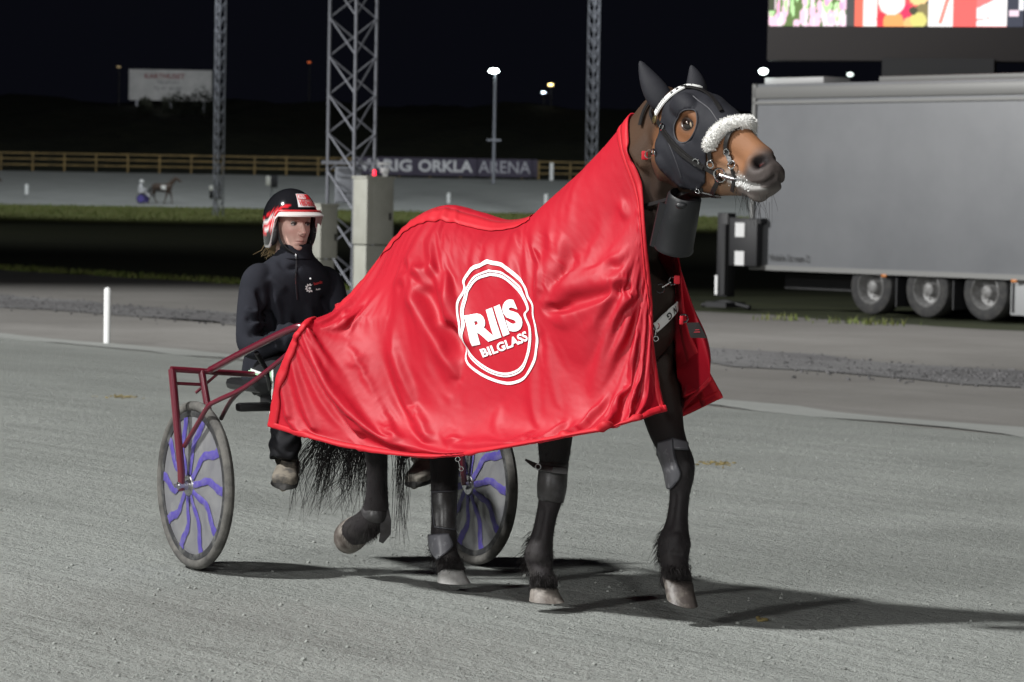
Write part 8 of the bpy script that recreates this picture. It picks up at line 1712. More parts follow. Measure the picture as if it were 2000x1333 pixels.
[-2,1,1,-2,1,1,-1,1,-1,0,1,-5,4,-2,-3,0,1,0,-1,-1,-1,0,1,-2,-1,0,0,1,1,4,2,-3,-1,-5,-1,2,4,-8,-4,-3,-3,2,0,-5,-5,0,2,1,-1,-4,-3,0,1,1,0,-1,0,3,5,3,-1,0,1,-6,-7,-2,2,1,-1,-2,3,5,5,-1,-4,-2,-5,-7,-2,0,-1,4,3,2,0,-2,0],
[0,-3,-2,4,-2,-1,1,2,0,1,-4,3,0,-3,-1,0,0,0,-1,0,0,1,0,-3,-1,-1,0,1,1,3,4,-2,-3,-4,-3,5,3,-9,-6,0,-1,1,-1,-3,-4,-1,1,-1,-3,-5,-1,1,2,2,0,0,1,2,2,-1,-1,1,-5,-6,-2,2,2,-1,-3,-1,2,0,-3,-5,-3,-5,-3,3,3,1,3,2,2,0,-1,-1,0],
[-1,1,-1,1,-1,2,0,0,-1,0,0,1,-2,-1,0,-1,0,-1,-1,0,1,2,-1,-1,-1,0,0,1,1,2,5,1,-7,-4,-7,0,5,-4,-12,-2,0,1,0,0,-3,1,0,-1,-4,-4,-1,1,2,1,1,0,1,3,1,-2,-1,-5,-5,-2,1,2,1,-1,-1,3,0,-3,-9,-7,-6,-3,1,2,3,5,3,3,2,1,-2,-1,-1],
[0,-1,-1,0,0,1,0,-2,3,-2,0,1,-3,-1,0,0,0,0,0,0,1,0,-2,-2,0,0,0,1,-1,-2,4,7,-4,-5,-5,-4,2,5,-9,-5,0,2,1,2,1,1,0,-1,-3,-4,0,1,1,2,2,3,3,1,-2,-3,-5,-5,-3,1,3,2,-1,0,2,3,3,-4,-5,-6,-5,-2,1,3,4,5,6,4,0,-5,-7,-3,0],
[0,1,1,1,0,0,0,2,1,-3,6,-4,1,0,0,0,-1,0,1,2,2,0,-2,0,0,0,1,-1,-1,-4,-1,5,2,-8,-5,-6,0,8,1,-6,-1,1,2,4,2,1,0,0,-4,-2,-1,0,2,2,3,3,2,-2,-3,-4,-6,-2,2,4,3,0,0,1,7,7,-1,-2,-3,-3,-3,-1,2,2,3,5,4,2,-3,-6,-6,-3,1],
[0,0,0,0,1,0,0,0,-4,7,-1,0,-1,1,-1,0,0,0,1,1,0,-2,-1,0,0,0,0,-1,-2,-4,-4,1,4,-3,-5,-2,-3,7,9,-10,-4,1,3,5,4,-2,0,-2,-3,-1,-1,0,1,3,3,3,-1,-4,-5,-7,-4,1,5,4,1,-1,0,4,5,-2,-2,-1,-1,-1,1,2,2,0,2,4,3,-2,-6,-7,-5,-4,2],
[0,0,0,1,0,1,0,0,0,2,-3,1,1,1,1,0,0,0,0,0,0,-1,0,0,1,1,0,-1,-1,-3,-5,-1,4,2,-4,-3,-7,3,10,1,-4,-3,1,5,5,-1,-1,-1,-2,-1,-1,0,2,3,4,1,-2,-4,-7,-6,-1,3,4,3,1,2,2,2,-4,-5,-3,-1,0,3,4,4,-1,1,3,3,0,-4,-6,-7,-3,2,-1],
[0,0,0,-1,0,0,0,-1,0,0,-1,0,0,0,0,0,0,0,0,0,-1,-1,0,1,1,0,0,0,-1,-2,-2,-1,2,3,1,-2,0,-1,13,15,-5,-6,-1,5,8,1,-1,-2,-2,-2,-1,1,2,3,3,1,-2,-5,-7,-4,0,3,2,2,3,2,2,-4,-6,-5,-3,-1,2,4,4,2,2,3,3,2,0,-3,-5,-3,1,0,1],
[-1,-1,0,0,1,0,0,0,-1,0,0,0,0,-1,0,-1,0,1,1,0,0,0,0,1,0,1,0,0,0,0,-2,-2,2,3,2,0,-1,-5,7,17,10,-5,-5,4,9,4,-1,-2,-2,-1,-1,0,3,4,3,0,-2,-4,-3,-1,1,1,2,3,4,3,-3,-4,-4,-2,-1,1,2,2,2,0,1,1,2,2,0,-1,0,5,4,2,-2],
[0,0,3,-1,-1,1,0,0,0,0,0,0,0,-1,-1,0,0,0,0,0,0,0,1,1,1,0,0,0,1,0,-1,-1,1,3,2,1,1,0,0,11,12,-8,-2,4,9,6,-4,-2,-2,-2,-1,1,2,4,2,0,-1,0,1,2,2,0,0,1,1,-2,-2,-2,0,1,1,1,2,1,0,0,-1,0,2,-1,-2,-3,2,4,4,3,1],
[-1,0,2,-6,2,0,0,0,1,0,0,0,-1,0,0,0,0,0,0,0,0,1,2,0,0,0,0,0,0,1,-1,0,0,5,2,1,0,1,-6,1,1,-1,-4,1,7,9,-1,-2,-1,-1,0,1,2,1,-2,-1,0,2,4,4,2,1,0,-2,-5,-4,-2,1,2,3,3,3,1,0,-2,-1,0,2,-2,-3,-3,-2,2,4,4,1,-1],
[3,3,-5,1,3,-5,1,-1,0,-1,0,0,0,0,0,0,0,0,-1,0,0,2,1,1,-1,-1,0,0,0,0,0,-1,-1,0,1,1,-1,-1,-3,-12,2,9,-8,-6,1,3,-1,-2,-2,0,0,1,1,-3,-4,-3,-1,3,5,5,3,1,-1,-5,-5,-4,-1,1,3,3,4,2,0,-1,0,1,2,-1,-4,-5,-6,0,3,3,2,1,0],
[-1,-3,0,4,-3,2,-1,-3,1,0,2,0,1,0,0,1,0,0,0,-1,-1,2,6,6,1,0,0,-1,0,0,0,-1,0,0,2,0,0,-1,-2,-6,2,6,0,-7,-5,2,0,-2,0,0,2,2,-1,-5,-4,-4,0,3,5,4,3,0,-4,-4,-4,-1,1,2,3,3,0,-1,-1,1,3,4,1,-3,-3,-4,-4,1,3,2,2,0,0],
[-2,2,3,-1,1,1,-1,3,3,-5,2,1,-1,0,0,0,1,0,-1,-2,-2,-1,2,4,4,-1,0,0,0,0,1,0,-1,1,2,1,0,0,-5,-1,-7,3,6,-3,-4,2,0,-2,0,1,1,1,-3,-5,-5,-3,2,4,2,1,-1,-3,-3,-3,0,1,2,3,1,-1,-1,-2,0,2,4,0,-3,-3,-5,-6,0,2,1,2,-1,0,0],
[2,-1,-2,2,1,0,1,-1,-4,3,-3,0,0,0,0,0,0,0,0,0,-1,-2,-2,-2,2,1,0,0,0,0,0,0,1,0,0,0,0,-1,0,1,3,0,1,-4,-5,1,0,0,0,2,2,0,-3,-4,-4,1,3,1,-1,-3,-4,-3,-1,2,3,3,2,1,0,-2,-2,0,2,2,-1,-3,-3,-5,-5,-1,2,2,2,-1,0,0,0],
[-2,0,0,0,0,0,0,0,0,0,0,-2,1,0,0,0,0,0,0,0,0,-4,-5,-6,-1,1,0,-1,-1,0,0,0,0,1,1,0,0,-2,1,3,0,-3,1,-2,2,-1,1,0,1,3,3,0,-3,-3,1,4,2,-2,-4,-4,-4,-2,1,3,4,3,2,0,-1,0,1,2,1,-1,-3,-3,-3,-3,-2,1,2,1,-1,0,-1,0,0],
[1,0,0,0,0,0,0,0,0,0,0,1,-1,0,0,0,0,1,1,1,1,0,-5,-2,-3,1,0,0,0,0,0,0,-1,0,0,0,0,1,2,1,0,1,2,-1,-7,-7,-1,1,2,3,2,-2,-3,1,4,3,0,-2,-4,-4,-2,1,3,4,3,2,0,-1,0,1,2,1,-1,-3,-3,-2,-2,0,3,3,1,0,0,-1,0,0,0],
[0,0,-1,-1,0,0,0,0,0,0,0,0,0,0,0,-1,0,1,1,2,2,2,1,-1,-1,0,0,0,0,0,0,0,0,0,0,0,0,2,1,0,1,0,-1,-3,-8,-10,2,2,3,3,1,-2,0,3,4,2,-2,-3,-3,-2,0,2,3,2,0,-1,-1,-1,0,0,-1,-2,-3,-2,-2,-1,1,3,4,2,1,0,-1,-1,-1,-1,0],
[0,0,1,0,0,1,0,0,1,0,0,0,0,0,0,0,0,0,1,1,1,2,0,0,0,0,0,1,0,0,0,0,0,2,0,0,0,3,0,1,0,1,-4,-7,-2,0,3,2,4,1,-1,0,2,3,1,-2,-3,-3,-1,1,3,3,2,0,-1,-2,-2,-1,-1,-1,-2,-3,-3,-3,-2,0,2,3,2,1,0,0,0,0,0,0,0],
[0,0,0,0,0,-1,0,0,0,0,1,0,0,0,0,1,0,0,1,0,0,0,1,0,0,0,0,0,0,0,0,0,0,1,0,0,0,0,1,1,1,-2,-5,-3,2,3,2,0,-3,1,0,-1,1,1,-1,-3,-3,-1,2,3,4,2,0,-1,-2,-1,0,0,-1,-2,-2,-2,-2,-2,0,1,2,2,1,1,0,-1,-1,-1,-1,0,1],
[0,0,0,-1,0,0,0,0,0,0,0,0,0,0,0,0,0,0,0,0,0,0,0,0,-1,-1,1,0,0,0,1,0,0,-2,1,0,0,-3,1,1,0,-1,-2,0,3,5,4,0,0,1,-1,1,1,-1,-4,-4,-1,2,3,4,2,0,-1,-1,0,1,1,1,-1,-1,-2,-1,0,1,2,2,1,0,0,0,0,0,0,0,0,0,0],
[0,0,0,0,0,0,0,0,0,0,0,0,0,0,0,0,0,0,0,0,0,0,-1,-1,0,0,1,0,0,0,3,0,0,-1,2,-1,0,0,0,0,0,-1,1,3,3,-6,-7,-1,4,-2,0,1,-1,-4,-4,-2,1,3,4,3,0,-1,-2,-1,1,1,0,-2,-1,-1,0,1,2,2,2,1,0,0,0,0,0,0,0,0,0,0,0],
[0,0,1,-2,0,0,0,0,0,0,-1,0,0,0,0,0,0,0,-1,-1,-1,-1,0,0,-1,-1,1,0,-1,0,1,0,0,-1,0,0,0,0,0,1,0,2,3,4,-2,-3,-2,2,1,-1,1,1,-2,-4,-3,0,3,4,3,0,-2,-2,-1,0,0,-1,-2,-2,-2,-1,1,2,2,3,1,0,0,0,-1,-1,0,0,0,0,0,0,0],
[0,1,0,2,-1,0,0,1,1,0,1,0,0,-1,0,0,0,0,0,0,0,0,0,0,0,0,0,1,0,0,-2,1,0,0,-2,0,0,0,1,0,1,1,1,0,-3,-1,3,3,-3,2,2,0,-2,-3,-1,1,2,2,0,-2,-1,0,1,0,-1,-2,-2,-2,-1,0,1,1,1,1,0,0,0,-1,0,0,0,0,0,0,0,0,-1],
[1,-1,-2,-1,-1,-2,0,1,0,0,0,0,0,0,0,0,0,0,0,0,0,0,0,0,0,0,-2,2,0,0,-2,1,0,0,-1,1,0,0,0,0,0,0,1,-1,-2,1,2,-2,-1,1,1,-1,-3,-1,1,2,2,-1,-2,-2,0,0,0,-1,-2,-1,-1,1,1,1,1,0,1,0,0,0,-1,0,1,1,0,0,0,0,1,0,1],
[0,0,1,0,-1,-1,-1,0,1,0,-1,0,0,0,0,0,0,0,0,0,0,0,1,0,0,1,-1,1,0,0,-1,0,0,0,0,0,0,1,0,0,-1,0,0,-2,-2,2,1,-1,1,2,1,-2,-1,2,2,2,-1,-3,-3,0,1,1,-1,-2,-2,-1,1,1,2,2,0,0,-1,-1,0,0,1,1,0,0,0,0,0,1,1,0,-1],
[0,1,-1,-1,-1,0,0,0,0,1,0,0,0,0,0,0,-1,0,0,0,1,0,0,0,0,0,0,-1,1,0,0,-1,0,1,0,0,1,0,0,0,0,0,-1,-2,1,1,-1,-1,2,2,-2,-2,1,3,3,1,-2,-3,-2,0,0,-2,-3,-2,-1,0,2,3,2,1,0,0,0,0,0,0,0,0,-1,-1,0,0,0,1,-2,-2,0],
[0,0,0,0,-1,-1,0,0,1,-1,0,0,0,1,0,0,0,0,1,1,0,1,0,0,0,0,1,-1,0,0,1,0,0,0,0,0,0,0,0,-1,0,-1,-1,-1,1,2,-1,0,3,-2,-2,-1,2,3,3,0,-2,0,2,1,-1,-2,-2,-1,0,1,1,0,0,0,0,0,0,0,1,1,0,-1,0,-1,0,0,1,-2,-1,0,-2],
[1,0,0,0,0,0,-1,0,0,-3,2,0,0,0,1,1,0,1,0,1,1,0,-1,1,1,0,0,-1,1,1,0,0,1,0,0,0,0,0,0,0,0,0,-1,1,2,-1,-2,1,-2,-3,-2,0,2,3,0,-2,0,2,2,-1,-2,-1,0,1,1,1,0,0,-1,-1,0,0,0,1,1,0,-1,-1,-1,1,0,0,-1,0,1,0,1],
[0,-1,0,-1,0,0,0,-1,0,0,-1,2,-1,0,1,0,-1,0,1,0,1,1,-1,2,0,1,0,0,0,0,0,0,0,0,1,0,0,0,0,0,0,0,0,1,1,-1,1,0,-2,-3,-2,2,3,0,-1,-1,1,2,-1,-2,-1,0,2,1,1,1,-1,-2,-1,-1,-1,0,1,1,-1,-2,0,0,1,0,0,0,0,0,-1,0,-1],
[-1,0,1,-1,0,-1,0,0,0,1,-1,-2,3,-1,0,-2,2,0,1,1,0,0,0,-1,0,0,0,0,1,1,1,1,1,1,0,1,0,0,0,0,0,0,0,2,0,-1,0,-1,-3,-2,0,2,1,-2,-2,0,2,-2,-3,0,1,3,1,2,2,-1,-1,0,1,1,1,1,1,-2,-2,0,0,2,1,0,0,0,0,0,0,0,3],
[2,1,-1,0,0,0,0,-1,-1,-1,2,1,-1,-3,-5,5,-1,0,-2,0,0,0,-1,-1,0,0,0,0,0,0,0,0,0,0,0,0,0,0,0,0,0,0,1,0,-2,0,1,-2,0,0,2,2,-3,-2,-2,2,-1,-3,0,0,3,0,2,3,0,0,1,2,2,1,2,2,-1,1,2,3,4,4,4,4,2,1,1,0,-1,-2,-3],
[-1,-1,0,-1,0,0,0,0,0,1,-1,-1,-3,3,-4,-7,5,-1,0,-1,-1,-1,0,-2,0,0,1,1,1,1,0,0,0,0,0,0,0,0,0,0,0,1,1,-1,0,0,-2,0,1,3,3,-3,-2,-2,1,-2,-3,1,1,3,-1,2,2,0,2,2,3,2,1,2,2,1,2,2,3,2,0,-1,0,2,4,4,4,4,4,3,2],
[0,0,0,0,0,0,0,0,0,0,0,0,0,-3,-3,-2,4,5,-2,-1,0,0,0,-1,0,0,0,0,0,0,0,0,0,0,0,-1,-1,0,0,0,1,0,-1,0,1,1,0,1,1,0,-1,-1,0,1,0,0,1,0,0,-1,-1,-1,-1,0,-1,-1,-2,-1,-1,-1,-1,-2,-2,-1,-2,-2,-2,-2,-2,-2,-2,-2,-2,-1,0,-1,-1],
[1,1,0,0,0,0,-1,0,0,0,0,0,0,-3,0,-6,-3,7,0,4,0,1,-1,0,0,0,-1,0,0,-1,0,-1,-1,-1,-1,-1,0,-1,-1,0,0,0,0,0,0,0,1,1,1,0,0,0,0,1,1,1,1,1,0,-1,-1,-2,-1,-1,-2,-1,-1,-2,-1,-1,-2,-2,-1,-2,-2,-2,-2,-2,-2,-2,-2,-2,-1,-1,-1,-1,0]]
# ================================================================== the red blanket
RUG = thing('horse_blanket', 'red satin winner\'s blanket lettered RIIS BILGLASS draped over the horse', 'blanket', HF(.5, 0, 0))
# near side: columns from tail to neck, each from the spine to the hem: (photo x, photo y, metres right of the spine)
CT = [
 [(655, 648, 0), (604, 629, .44), (572, 665, .505), (541, 745, .525), (525, 833, .53)],
 [(685, 600, 0), (652, 594, .37), (628, 682, .48), (611, 772, .52), (600, 855, .53)],
 [(738, 517, 0), (716, 556, .26), (707, 665, .42), (699, 775, .47), (692, 878, .49)],
 [(806, 431, 0), (792, 500, .22), (792, 640, .36), (790, 772, .43), (790, 891, .46)],
 [(872, 401, 0), (876, 505, .26), (884, 632, .35), (884, 770, .40), (880, 892, .43)],
 [(930, 414, 0), (955, 512, .26), (970, 632, .355), (980, 760, .41), (985, 876, .44)],
 [(995, 430, 0), (1035, 525, .24), (1060, 632, .34), (1075, 750, .39), (1085, 860, .42)],
 [(1072, 412, 0), (1112, 522, .20), (1140, 632, .30), (1160, 740, .34), (1175, 841, .36)],
 [(1150, 368, 0), (1186, 492, .16), (1208, 612, .23), (1225, 722, .26), (1240, 824, .28)],
 [(1215, 290, 0), (1235, 425, .135), (1250, 572, .15), (1262, 702, .17), (1275, 812, .20)],
 [(1249, 236, 0), (1256, 392, .115), (1272, 562, .105), (1280, 702, .115), (1301, 804, .13)],
]
near = np.array([[PT(*q)[:] for q in c] for c in CT])                       # 11 x 5 x 3
ns = (near - np.array(HO)) @ np.array(HFW); nt_ = (near - np.array(HO)) @ np.array(HRT)
nf = nt_.copy(); nf[5:, 3] *= .78; nf[4:, 4] *= .55; nf[7:9, 4] *= .75; nf[8, 2:4] *= .8
far = np.array(HO) + ns[..., None] * np.array(HFW) - nf[..., None] * np.array(HRT); far[..., 2] = near[..., 2]
far[:9, 4, 2] += .13; far[:9, 3, 2] += .06
# the far front flap swings open in front of the left foreleg
flap = [(1249, 236, 0), (1296, 400, -.11), (1326, 508, -.10), (1344, 640, -.13), (1412, 777, -.26)]
fl_ = np.array([PT(*q)[:] for q in flap]); far[10, 1:] = fl_[1:]
flap2 = [None, (1280, 420, -.15), (1306, 560, -.17), (1306, 690, -.22), (1304, 818, -.33)]
for i in range(1, 5): far[9, i] = np.array(PT(*flap2[i])) * .75 + far[9, i] * .25
grid = np.concatenate([far[:, :0:-1], near], 1)                              # 11 x 9
NU, NV = 34, 40
def refine(g, nu, nv):
    a = np.stack([catmull(g[:, j], nu) for j in range(g.shape[1])], 1)
    return np.stack([catmull(a[i], nv) for i in range(a.shape[0])], 0)
S0 = refine(grid, NU, NV)                                                    # base surface without folds
nI, nJ = S0.shape[:2]
JS = 4 * NV                                                                  # index of the spine
def normals(S):
    du = np.gradient(S, axis=0); dv = np.gradient(S, axis=1)
    n = np.cross(dv, du); n /= np.linalg.norm(n, axis=2, keepdims=True) + 1e-12
    return n
N0 = normals(S0)
if N0[nI // 2, JS + 80] @ np.array(HRT) < 0: N0 = -N0
PX = project(S0.reshape(-1, 3)).reshape(nI, nJ, 2)

def resample_net(p, t):
    p = np.concatenate([2 * p[:1] - p[1:2], p, 2 * p[-1:] - p[-2:-1]]); i = np.clip(t.astype(int), 0, len(p) - 4); f = (t - i).reshape(-1, *([1] * (p.ndim - 1)))
    a, b, c, d = p[i], p[i + 1], p[i + 2], p[i + 3]
    return .5 * (2 * b + (c - a) * f + (2 * a - 5 * b + 4 * c - d) * f * f + (3 * b - a - 3 * c + d) * f ** 3)
A_ = S0[::2, ::2].copy(); n_, m_ = A_.shape[:2]
sag = np.array(SAG, float).reshape(len(SAG), -1, 3) / 1000
sag = resample_net(sag, np.linspace(0, sag.shape[0] - 1, n_)); sag = resample_net(sag.transpose(1, 0, 2), np.linspace(0, sag.shape[1] - 1, m_)).transpose(1, 0, 2)
keep = 1 - smoothstep(.70, .86, np.linspace(0, 1, n_))[:, None] * (1 - smoothstep(.34, .47, np.linspace(0, 1, m_)))[None]
A_ += sag * keep[..., None]
Nn = np.cross(np.gradient(A_, axis=1), np.gradient(A_, axis=0)); Nn /= np.linalg.norm(Nn, axis=2, keepdims=True)
cr = np.cumsum(np.array(CREASE), axis=0) * .0008
A_[:, m_ - cr.shape[1]:] += Nn[:, m_ - cr.shape[1]:] * cr[..., None]
A_[1:-1, 1:-1] = .76 * A_[1:-1, 1:-1] + .06 * (A_[:-2, 1:-1] + A_[2:, 1:-1] + A_[1:-1, :-2] + A_[1:-1, 2:])
A_ = np.stack([catmull(A_[:, j], 2) for j in range(A_.shape[1])], 1); S = np.stack([catmull(A_[i], 2) for i in range(A_.shape[0])], 0)
# keep the cloth outside the horse
for it in range(1):
    for i in range(nI):
        for j in range(nJ):
            p = V(S[i, j]); r = HT.find_nearest(p, .14)
            if r[0] is None: continue
            d = (p - r[0]).dot(r[1])
            if d < .010: S[i, j] = np.array(r[0] + r[1] * .010) if d > -.05 else S[i, j]
    Sm = S.copy(); Sm[1:-1, 1:-1] = .8 * S[1:-1, 1:-1] + .05 * (S[:-2, 1:-1] + S[2:, 1:-1] + S[1:-1, :-2] + S[1:-1, 2:]); S = Sm
#SIMHOOK
NN = normals(S)
if NN[nI // 2, JS + 80] @ np.array(HRT) < 0: NN = -NN

def satin(name, c, rough, spec, weave):
    m = mat(name, c, rough, spec=spec, noise=(2.2, tuple(x * .86 for x in c), .4, .7), bump=(1, 0, 0))
    nt = m.node_tree; N = nt.nodes; L = nt.links; b = N['Principled BSDF']
    b.inputs['Sheen Weight'].default_value = .12; b.inputs['Sheen Roughness'].default_value = .35; b.inputs['Sheen Tint'].default_value = (1, .25, .3, 1)
    tc = [n for n in N if n.type == 'TEX_COORD'][0]; bp = [n for n in N if n.type == 'BUMP'][0]
    t = N.new('ShaderNodeTexNoise'); t.inputs['Scale'].default_value = 26; t.inputs['Detail'].default_value = 4
    L.new(tc.outputs['Object'], t.inputs['Vector']); L.new(t.outputs['Fac'], bp.inputs['Height']); bp.inputs['Strength'].default_value = weave; bp.inputs['Distance'].default_value = .006
    return m
M['satin'] = satin('red_satin', (.41, .0065, .019), .54, .30, .08)
M['tape'] = satin('red_tape', (.50, .011, .022), .6, .3, .1)
faces = [(i * nJ + j, i * nJ + j + 1, (i + 1) * nJ + j + 1, (i + 1) * nJ + j) for i in range(nI - 1) for j in range(nJ - 1)]
ro = mesh_obj('cloth', S.reshape(-1, 3).tolist(), faces, M['satin'])
md = ro.modifiers.new('s', 'SOLIDIFY'); md.thickness = .0022; md.offset = -1
under(ro, RUG)

def at_uv(i, j, off=0.0):
    """point on the folded cloth at fractional grid indices"""
    i = min(max(i, 0), nI - 1.0001); j = min(max(j, 0), nJ - 1.0001)
    a, b = int(i), int(j); u, v = i - a, j - b
    p = (S[a, b] * (1 - u) * (1 - v) + S[a + 1, b] * u * (1 - v) + S[a, b + 1] * (1 - u) * v + S[a + 1, b + 1] * u * v)
    n = (NN[a, b] * (1 - u) * (1 - v) + NN[a + 1, b] * u * (1 - v) + NN[a, b + 1] * (1 - u) * v + NN[a + 1, b + 1] * u * v)
    return p + n * off
def tape(name, path, w_in, off=.0022, th=.003, matl=None, both=True):
    """binding tape along grid indices path [(i, j)], laid inwards by w_in grid cells: (di, dj)"""
    v = []; f = []; m = len(path)
    for (i, j), (di, dj) in zip(path, w_in):
        for k in (0, .33, .66, 1):
            v.append(at_uv(i + di * k, j + dj * k, off + (.0012 if 0 < k < 1 else 0)))
    for q in range(m - 1):
        for k in range(3): f.append((q * 4 + k, q * 4 + k + 1, q * 4 + 5 + k, q * 4 + 4 + k))
    o = mesh_obj(name, v, f, matl or M['tape']); md = o.modifiers.new('s', 'SOLIDIFY'); md.thickness = .0055 if both else th; md.offset = -1
    return under(o, RUG)
n_hem = 4.6
tape('binding', [(i, nJ - 1) for i in range(nI)], [(0, -n_hem)] * nI)
tape('binding', [(i, 0) for i in range(nI)], [(0, n_hem)] * nI)
tape('binding', [(nI - 1, j) for j in range(nJ)], [(-13, 0)] * nJ)
tape('binding', [(0, j) for j in range(nJ)], [(7, 0)] * nJ)
tape('neck_band', [(nI - 14, j) for j in range(JS - 60, nJ - 30)], [(-7, 0)] * (nJ - 30 - JS + 60), both=False, th=.0015, off=.003)
tape('spine_strip', [(i, JS + 15) for i in range(30, nI - 110)], [(0, -9)] * (nI - 140), both=False, th=.0015, off=.0035)

# ---------------- logo, mapped through the unfolded cloth so it follows the folds
def uv_of(px, py):
    d = (PX[:, JS:, 0] - px) ** 2 + (PX[:, JS:, 1] - py) ** 2
    a, b = np.unravel_index(np.argmin(d), d.shape); b += JS
    i, j = float(a), float(b)
    for _ in range(6):
        a = min(max(int(i), 0), nI - 2); b = min(max(int(j), JS), nJ - 2)
        e = PX[a, b] + (PX[a + 1, b] - PX[a, b]) * (i - a) + (PX[a, b + 1] - PX[a, b]) * (j - b)
        Jm = np.stack([PX[a + 1, b] - PX[a, b], PX[a, b + 1] - PX[a, b]], 1)
        st = np.linalg.solve(Jm, np.array([px, py]) - e); i += st[0]; j += st[1]
        i = min(max(i, 0), nI - 1.001); j = min(max(j, JS), nJ - 1.001)
    return i, j
M['print'] = mat('white_print', (.80, .80, .80), .5, noise=(60, (.68, .66, .66), .6, .8))
def decal(name, v2, faces2, off=.0035, step=4.0):
    """flat outline in photo pixels -> cut to small pieces -> laid on the cloth"""
    bm = bmesh.new(); vs_ = [bm.verts.new((q[0], q[1], 0)) for q in v2]
    for f in faces2:
        try: bm.faces.new([vs_[i] for i in f])
        except ValueError: pass
    bmesh.ops.triangulate(bm, faces=bm.faces[:])
    xs = [q[0] for q in v2]; ys = [q[1] for q in v2]
    for ax, lo, hi in ((0, min(xs), max(xs)), (1, min(ys), max(ys))):
        k = lo + step
        while k < hi:
            co = (k, 0, 0) if ax == 0 else (0, k, 0); no = (1, 0, 0) if ax == 0 else (0, 1, 0)
            bmesh.ops.bisect_plane(bm, geom=bm.verts[:] + bm.edges[:] + bm.faces[:], plane_co=co, plane_no=no); k += step
    bm.verts.index_update()
    out = [at_uv(*uv_of(v.co.x, v.co.y), off) for v in bm.verts]; fs_ = [[v.index for v in f.verts] for f in bm.faces]; bm.free()
    o = mesh_obj(name, out, fs_, M['print']); return under(o, RUG)
def Z5(x, y): return np.array([860 - 21 + x / 4.442, 480 - 29 + y / 4.442])
def band(name, outer, inner):
    o_ = catmull([tuple(Z5(*q)) for q in outer + outer[:1]], 6); i_ = catmull([tuple(Z5(*q)) for q in inner + inner[:1]], 6)
    n = len(o_); v = list(o_) + list(i_); f = [(k, k + 1, n + k + 1, n + k) for k in range(n - 1)]
    return decal(name, v, f)
out1 = [(500, 178), (620, 220), (720, 310), (795, 395), (812, 460), (845, 520), (836, 590), (846, 690), (830, 830), (790, 990), (710, 1110), (560, 1172), (410, 1140), (300, 1075), (218, 985), (196, 860), (205, 740), (186, 590), (190, 480), (235, 370), (240, 300), (340, 215)]
def shrink(o, k, c=(515, 675)): return [(c[0] + (x - c[0]) * k, c[1] + (y - c[1]) * (k - (1 - k) * -.0)) for x, y in o]
def inset(o, d):
    q = np.array(o, float); n = len(q); r = []
    for i in range(n):
        t = q[(i + 1) % n] - q[i - 1]; t /= np.linalg.norm(t); nn = np.array([-t[1], t[0]])
        r.append(tuple(q[i] + nn * d * (.55 + .45 * abs(nn[1]))))
    return r
band('logo_ring', out1, inset(out1, 25))
o2 = [(495, 238), (590, 262), (690, 335), (765, 430), (800, 540), (762, 590), (795, 700), (776, 840), (735, 960), (660, 1060), (540, 1108), (420, 1085), (320, 1020), (245, 930), (222, 830), (222, 700), (214, 560), (232, 450), (255, 365), (345, 275)]
band('logo_ring', inset(o2, 0), inset(o2, 13)); band('logo_ring', inset(o2, 19), inset(o2, 38))
def word(body, corners, bold):
    """text stretched onto four photo corners: upper left, upper right, lower right, lower left"""
    v, f = text_mesh(body, 1.0, 0, bold, spacing=1.02); q = np.array([p[:2] for p in v]); lo = q.min(0); hi = q.max(0); q = (q - lo) / (hi - lo)
    a, b, c, d = [Z5(*k) for k in corners]
    o = []
    for u, w in q: o.append((d * (1 - u) + c * u) * (1 - w) + (a * (1 - u) + b * u) * w)
    return decal('lettering', o, f, .0040)
word('RIIS', ((236, 600), (668, 440), (742, 690), (290, 862)), .055)
word('BILGLASS', ((338, 880), (745, 715), (760, 795), (362, 948)), .035)

# ---------------- buckles, hooks and swing tag on the front edge
def loop(px, py, Y, w=16):
    p = P(px, py, Y); mb = MB(); mb.box(p, (w * Y / F, .012, .032), bevel=.004); return under(mb.build('strap_loop', M['tape']), RUG)
def dring(px, py, Y, r=.019, R=None):
    p = P(px, py, Y); mb = MB(); mb.ring(p, (V((.2, -1, .1))).normalized(), r, .003, 20, 6); return under(mb.build('ring', M['chrome']), RUG)
def surfY(px, py): return hitB(px, py)[0].y
y1 = surfY(1300, 556) - .02
loop(1277, 563, y1); dring(1289, 564, y1 - .004, .016); dring(1313, 549, y1 - .004, .014); loop(1322, 547, y1, 12)
mb = MB(); mb.tube([P(1293, 561, y1 - .004), P(1302, 556, y1 - .008), P(1309, 551, y1 - .004)], .0045, 8); under(mb.build('hook', M['chrome']), RUG)
y2 = surfY(1262, 302) - .02
loop(1259, 304, y2, 12); dring(1268, 302, y2 - .003, .015)
mb = MB(); mb.tube([P(1272, 299, y2 - .004), P(1280, 295, y2 - .006), P(1285, 291, y2 - .003)], .004, 8); under(mb.build('hook', M['chrome']), RUG)
y3 = surfY(1285, 650) - .02
dring(1281, 637, y3, .012)
mb = MB(); mb.tube([P(1280, 644, y3), P(1279, 655, y3)], .005, 8); mb.ring(P(1281, 662, y3), (0, -1, 0), .009, .0025, 14, 6); under(mb.build('hook', M['chrome']), RUG)
y4 = 11.28
dring(1336, 622, y4, .014); loop(1331, 626, y4, 8)
v = [P(1341, 631, y4), P(1365, 630, y4 - .03), P(1381, 661, y4 - .03), P(1349, 660, y4)]
mb = MB(); n_ = (v[1] - v[0]).cross(v[3] - v[0]).normalized() * .0012
mb.add([q + n_ for q in v] + [q - n_ for q in v], [(0, 1, 2, 3), (7, 6, 5, 4), (0, 4, 5, 1), (1, 5, 6, 2), (2, 6, 7, 3), (3, 7, 4, 0)])
tg = under(mb.build('swing_tag', mat('tag_black', (.015, .013, .013), .3), smooth=False), RUG)
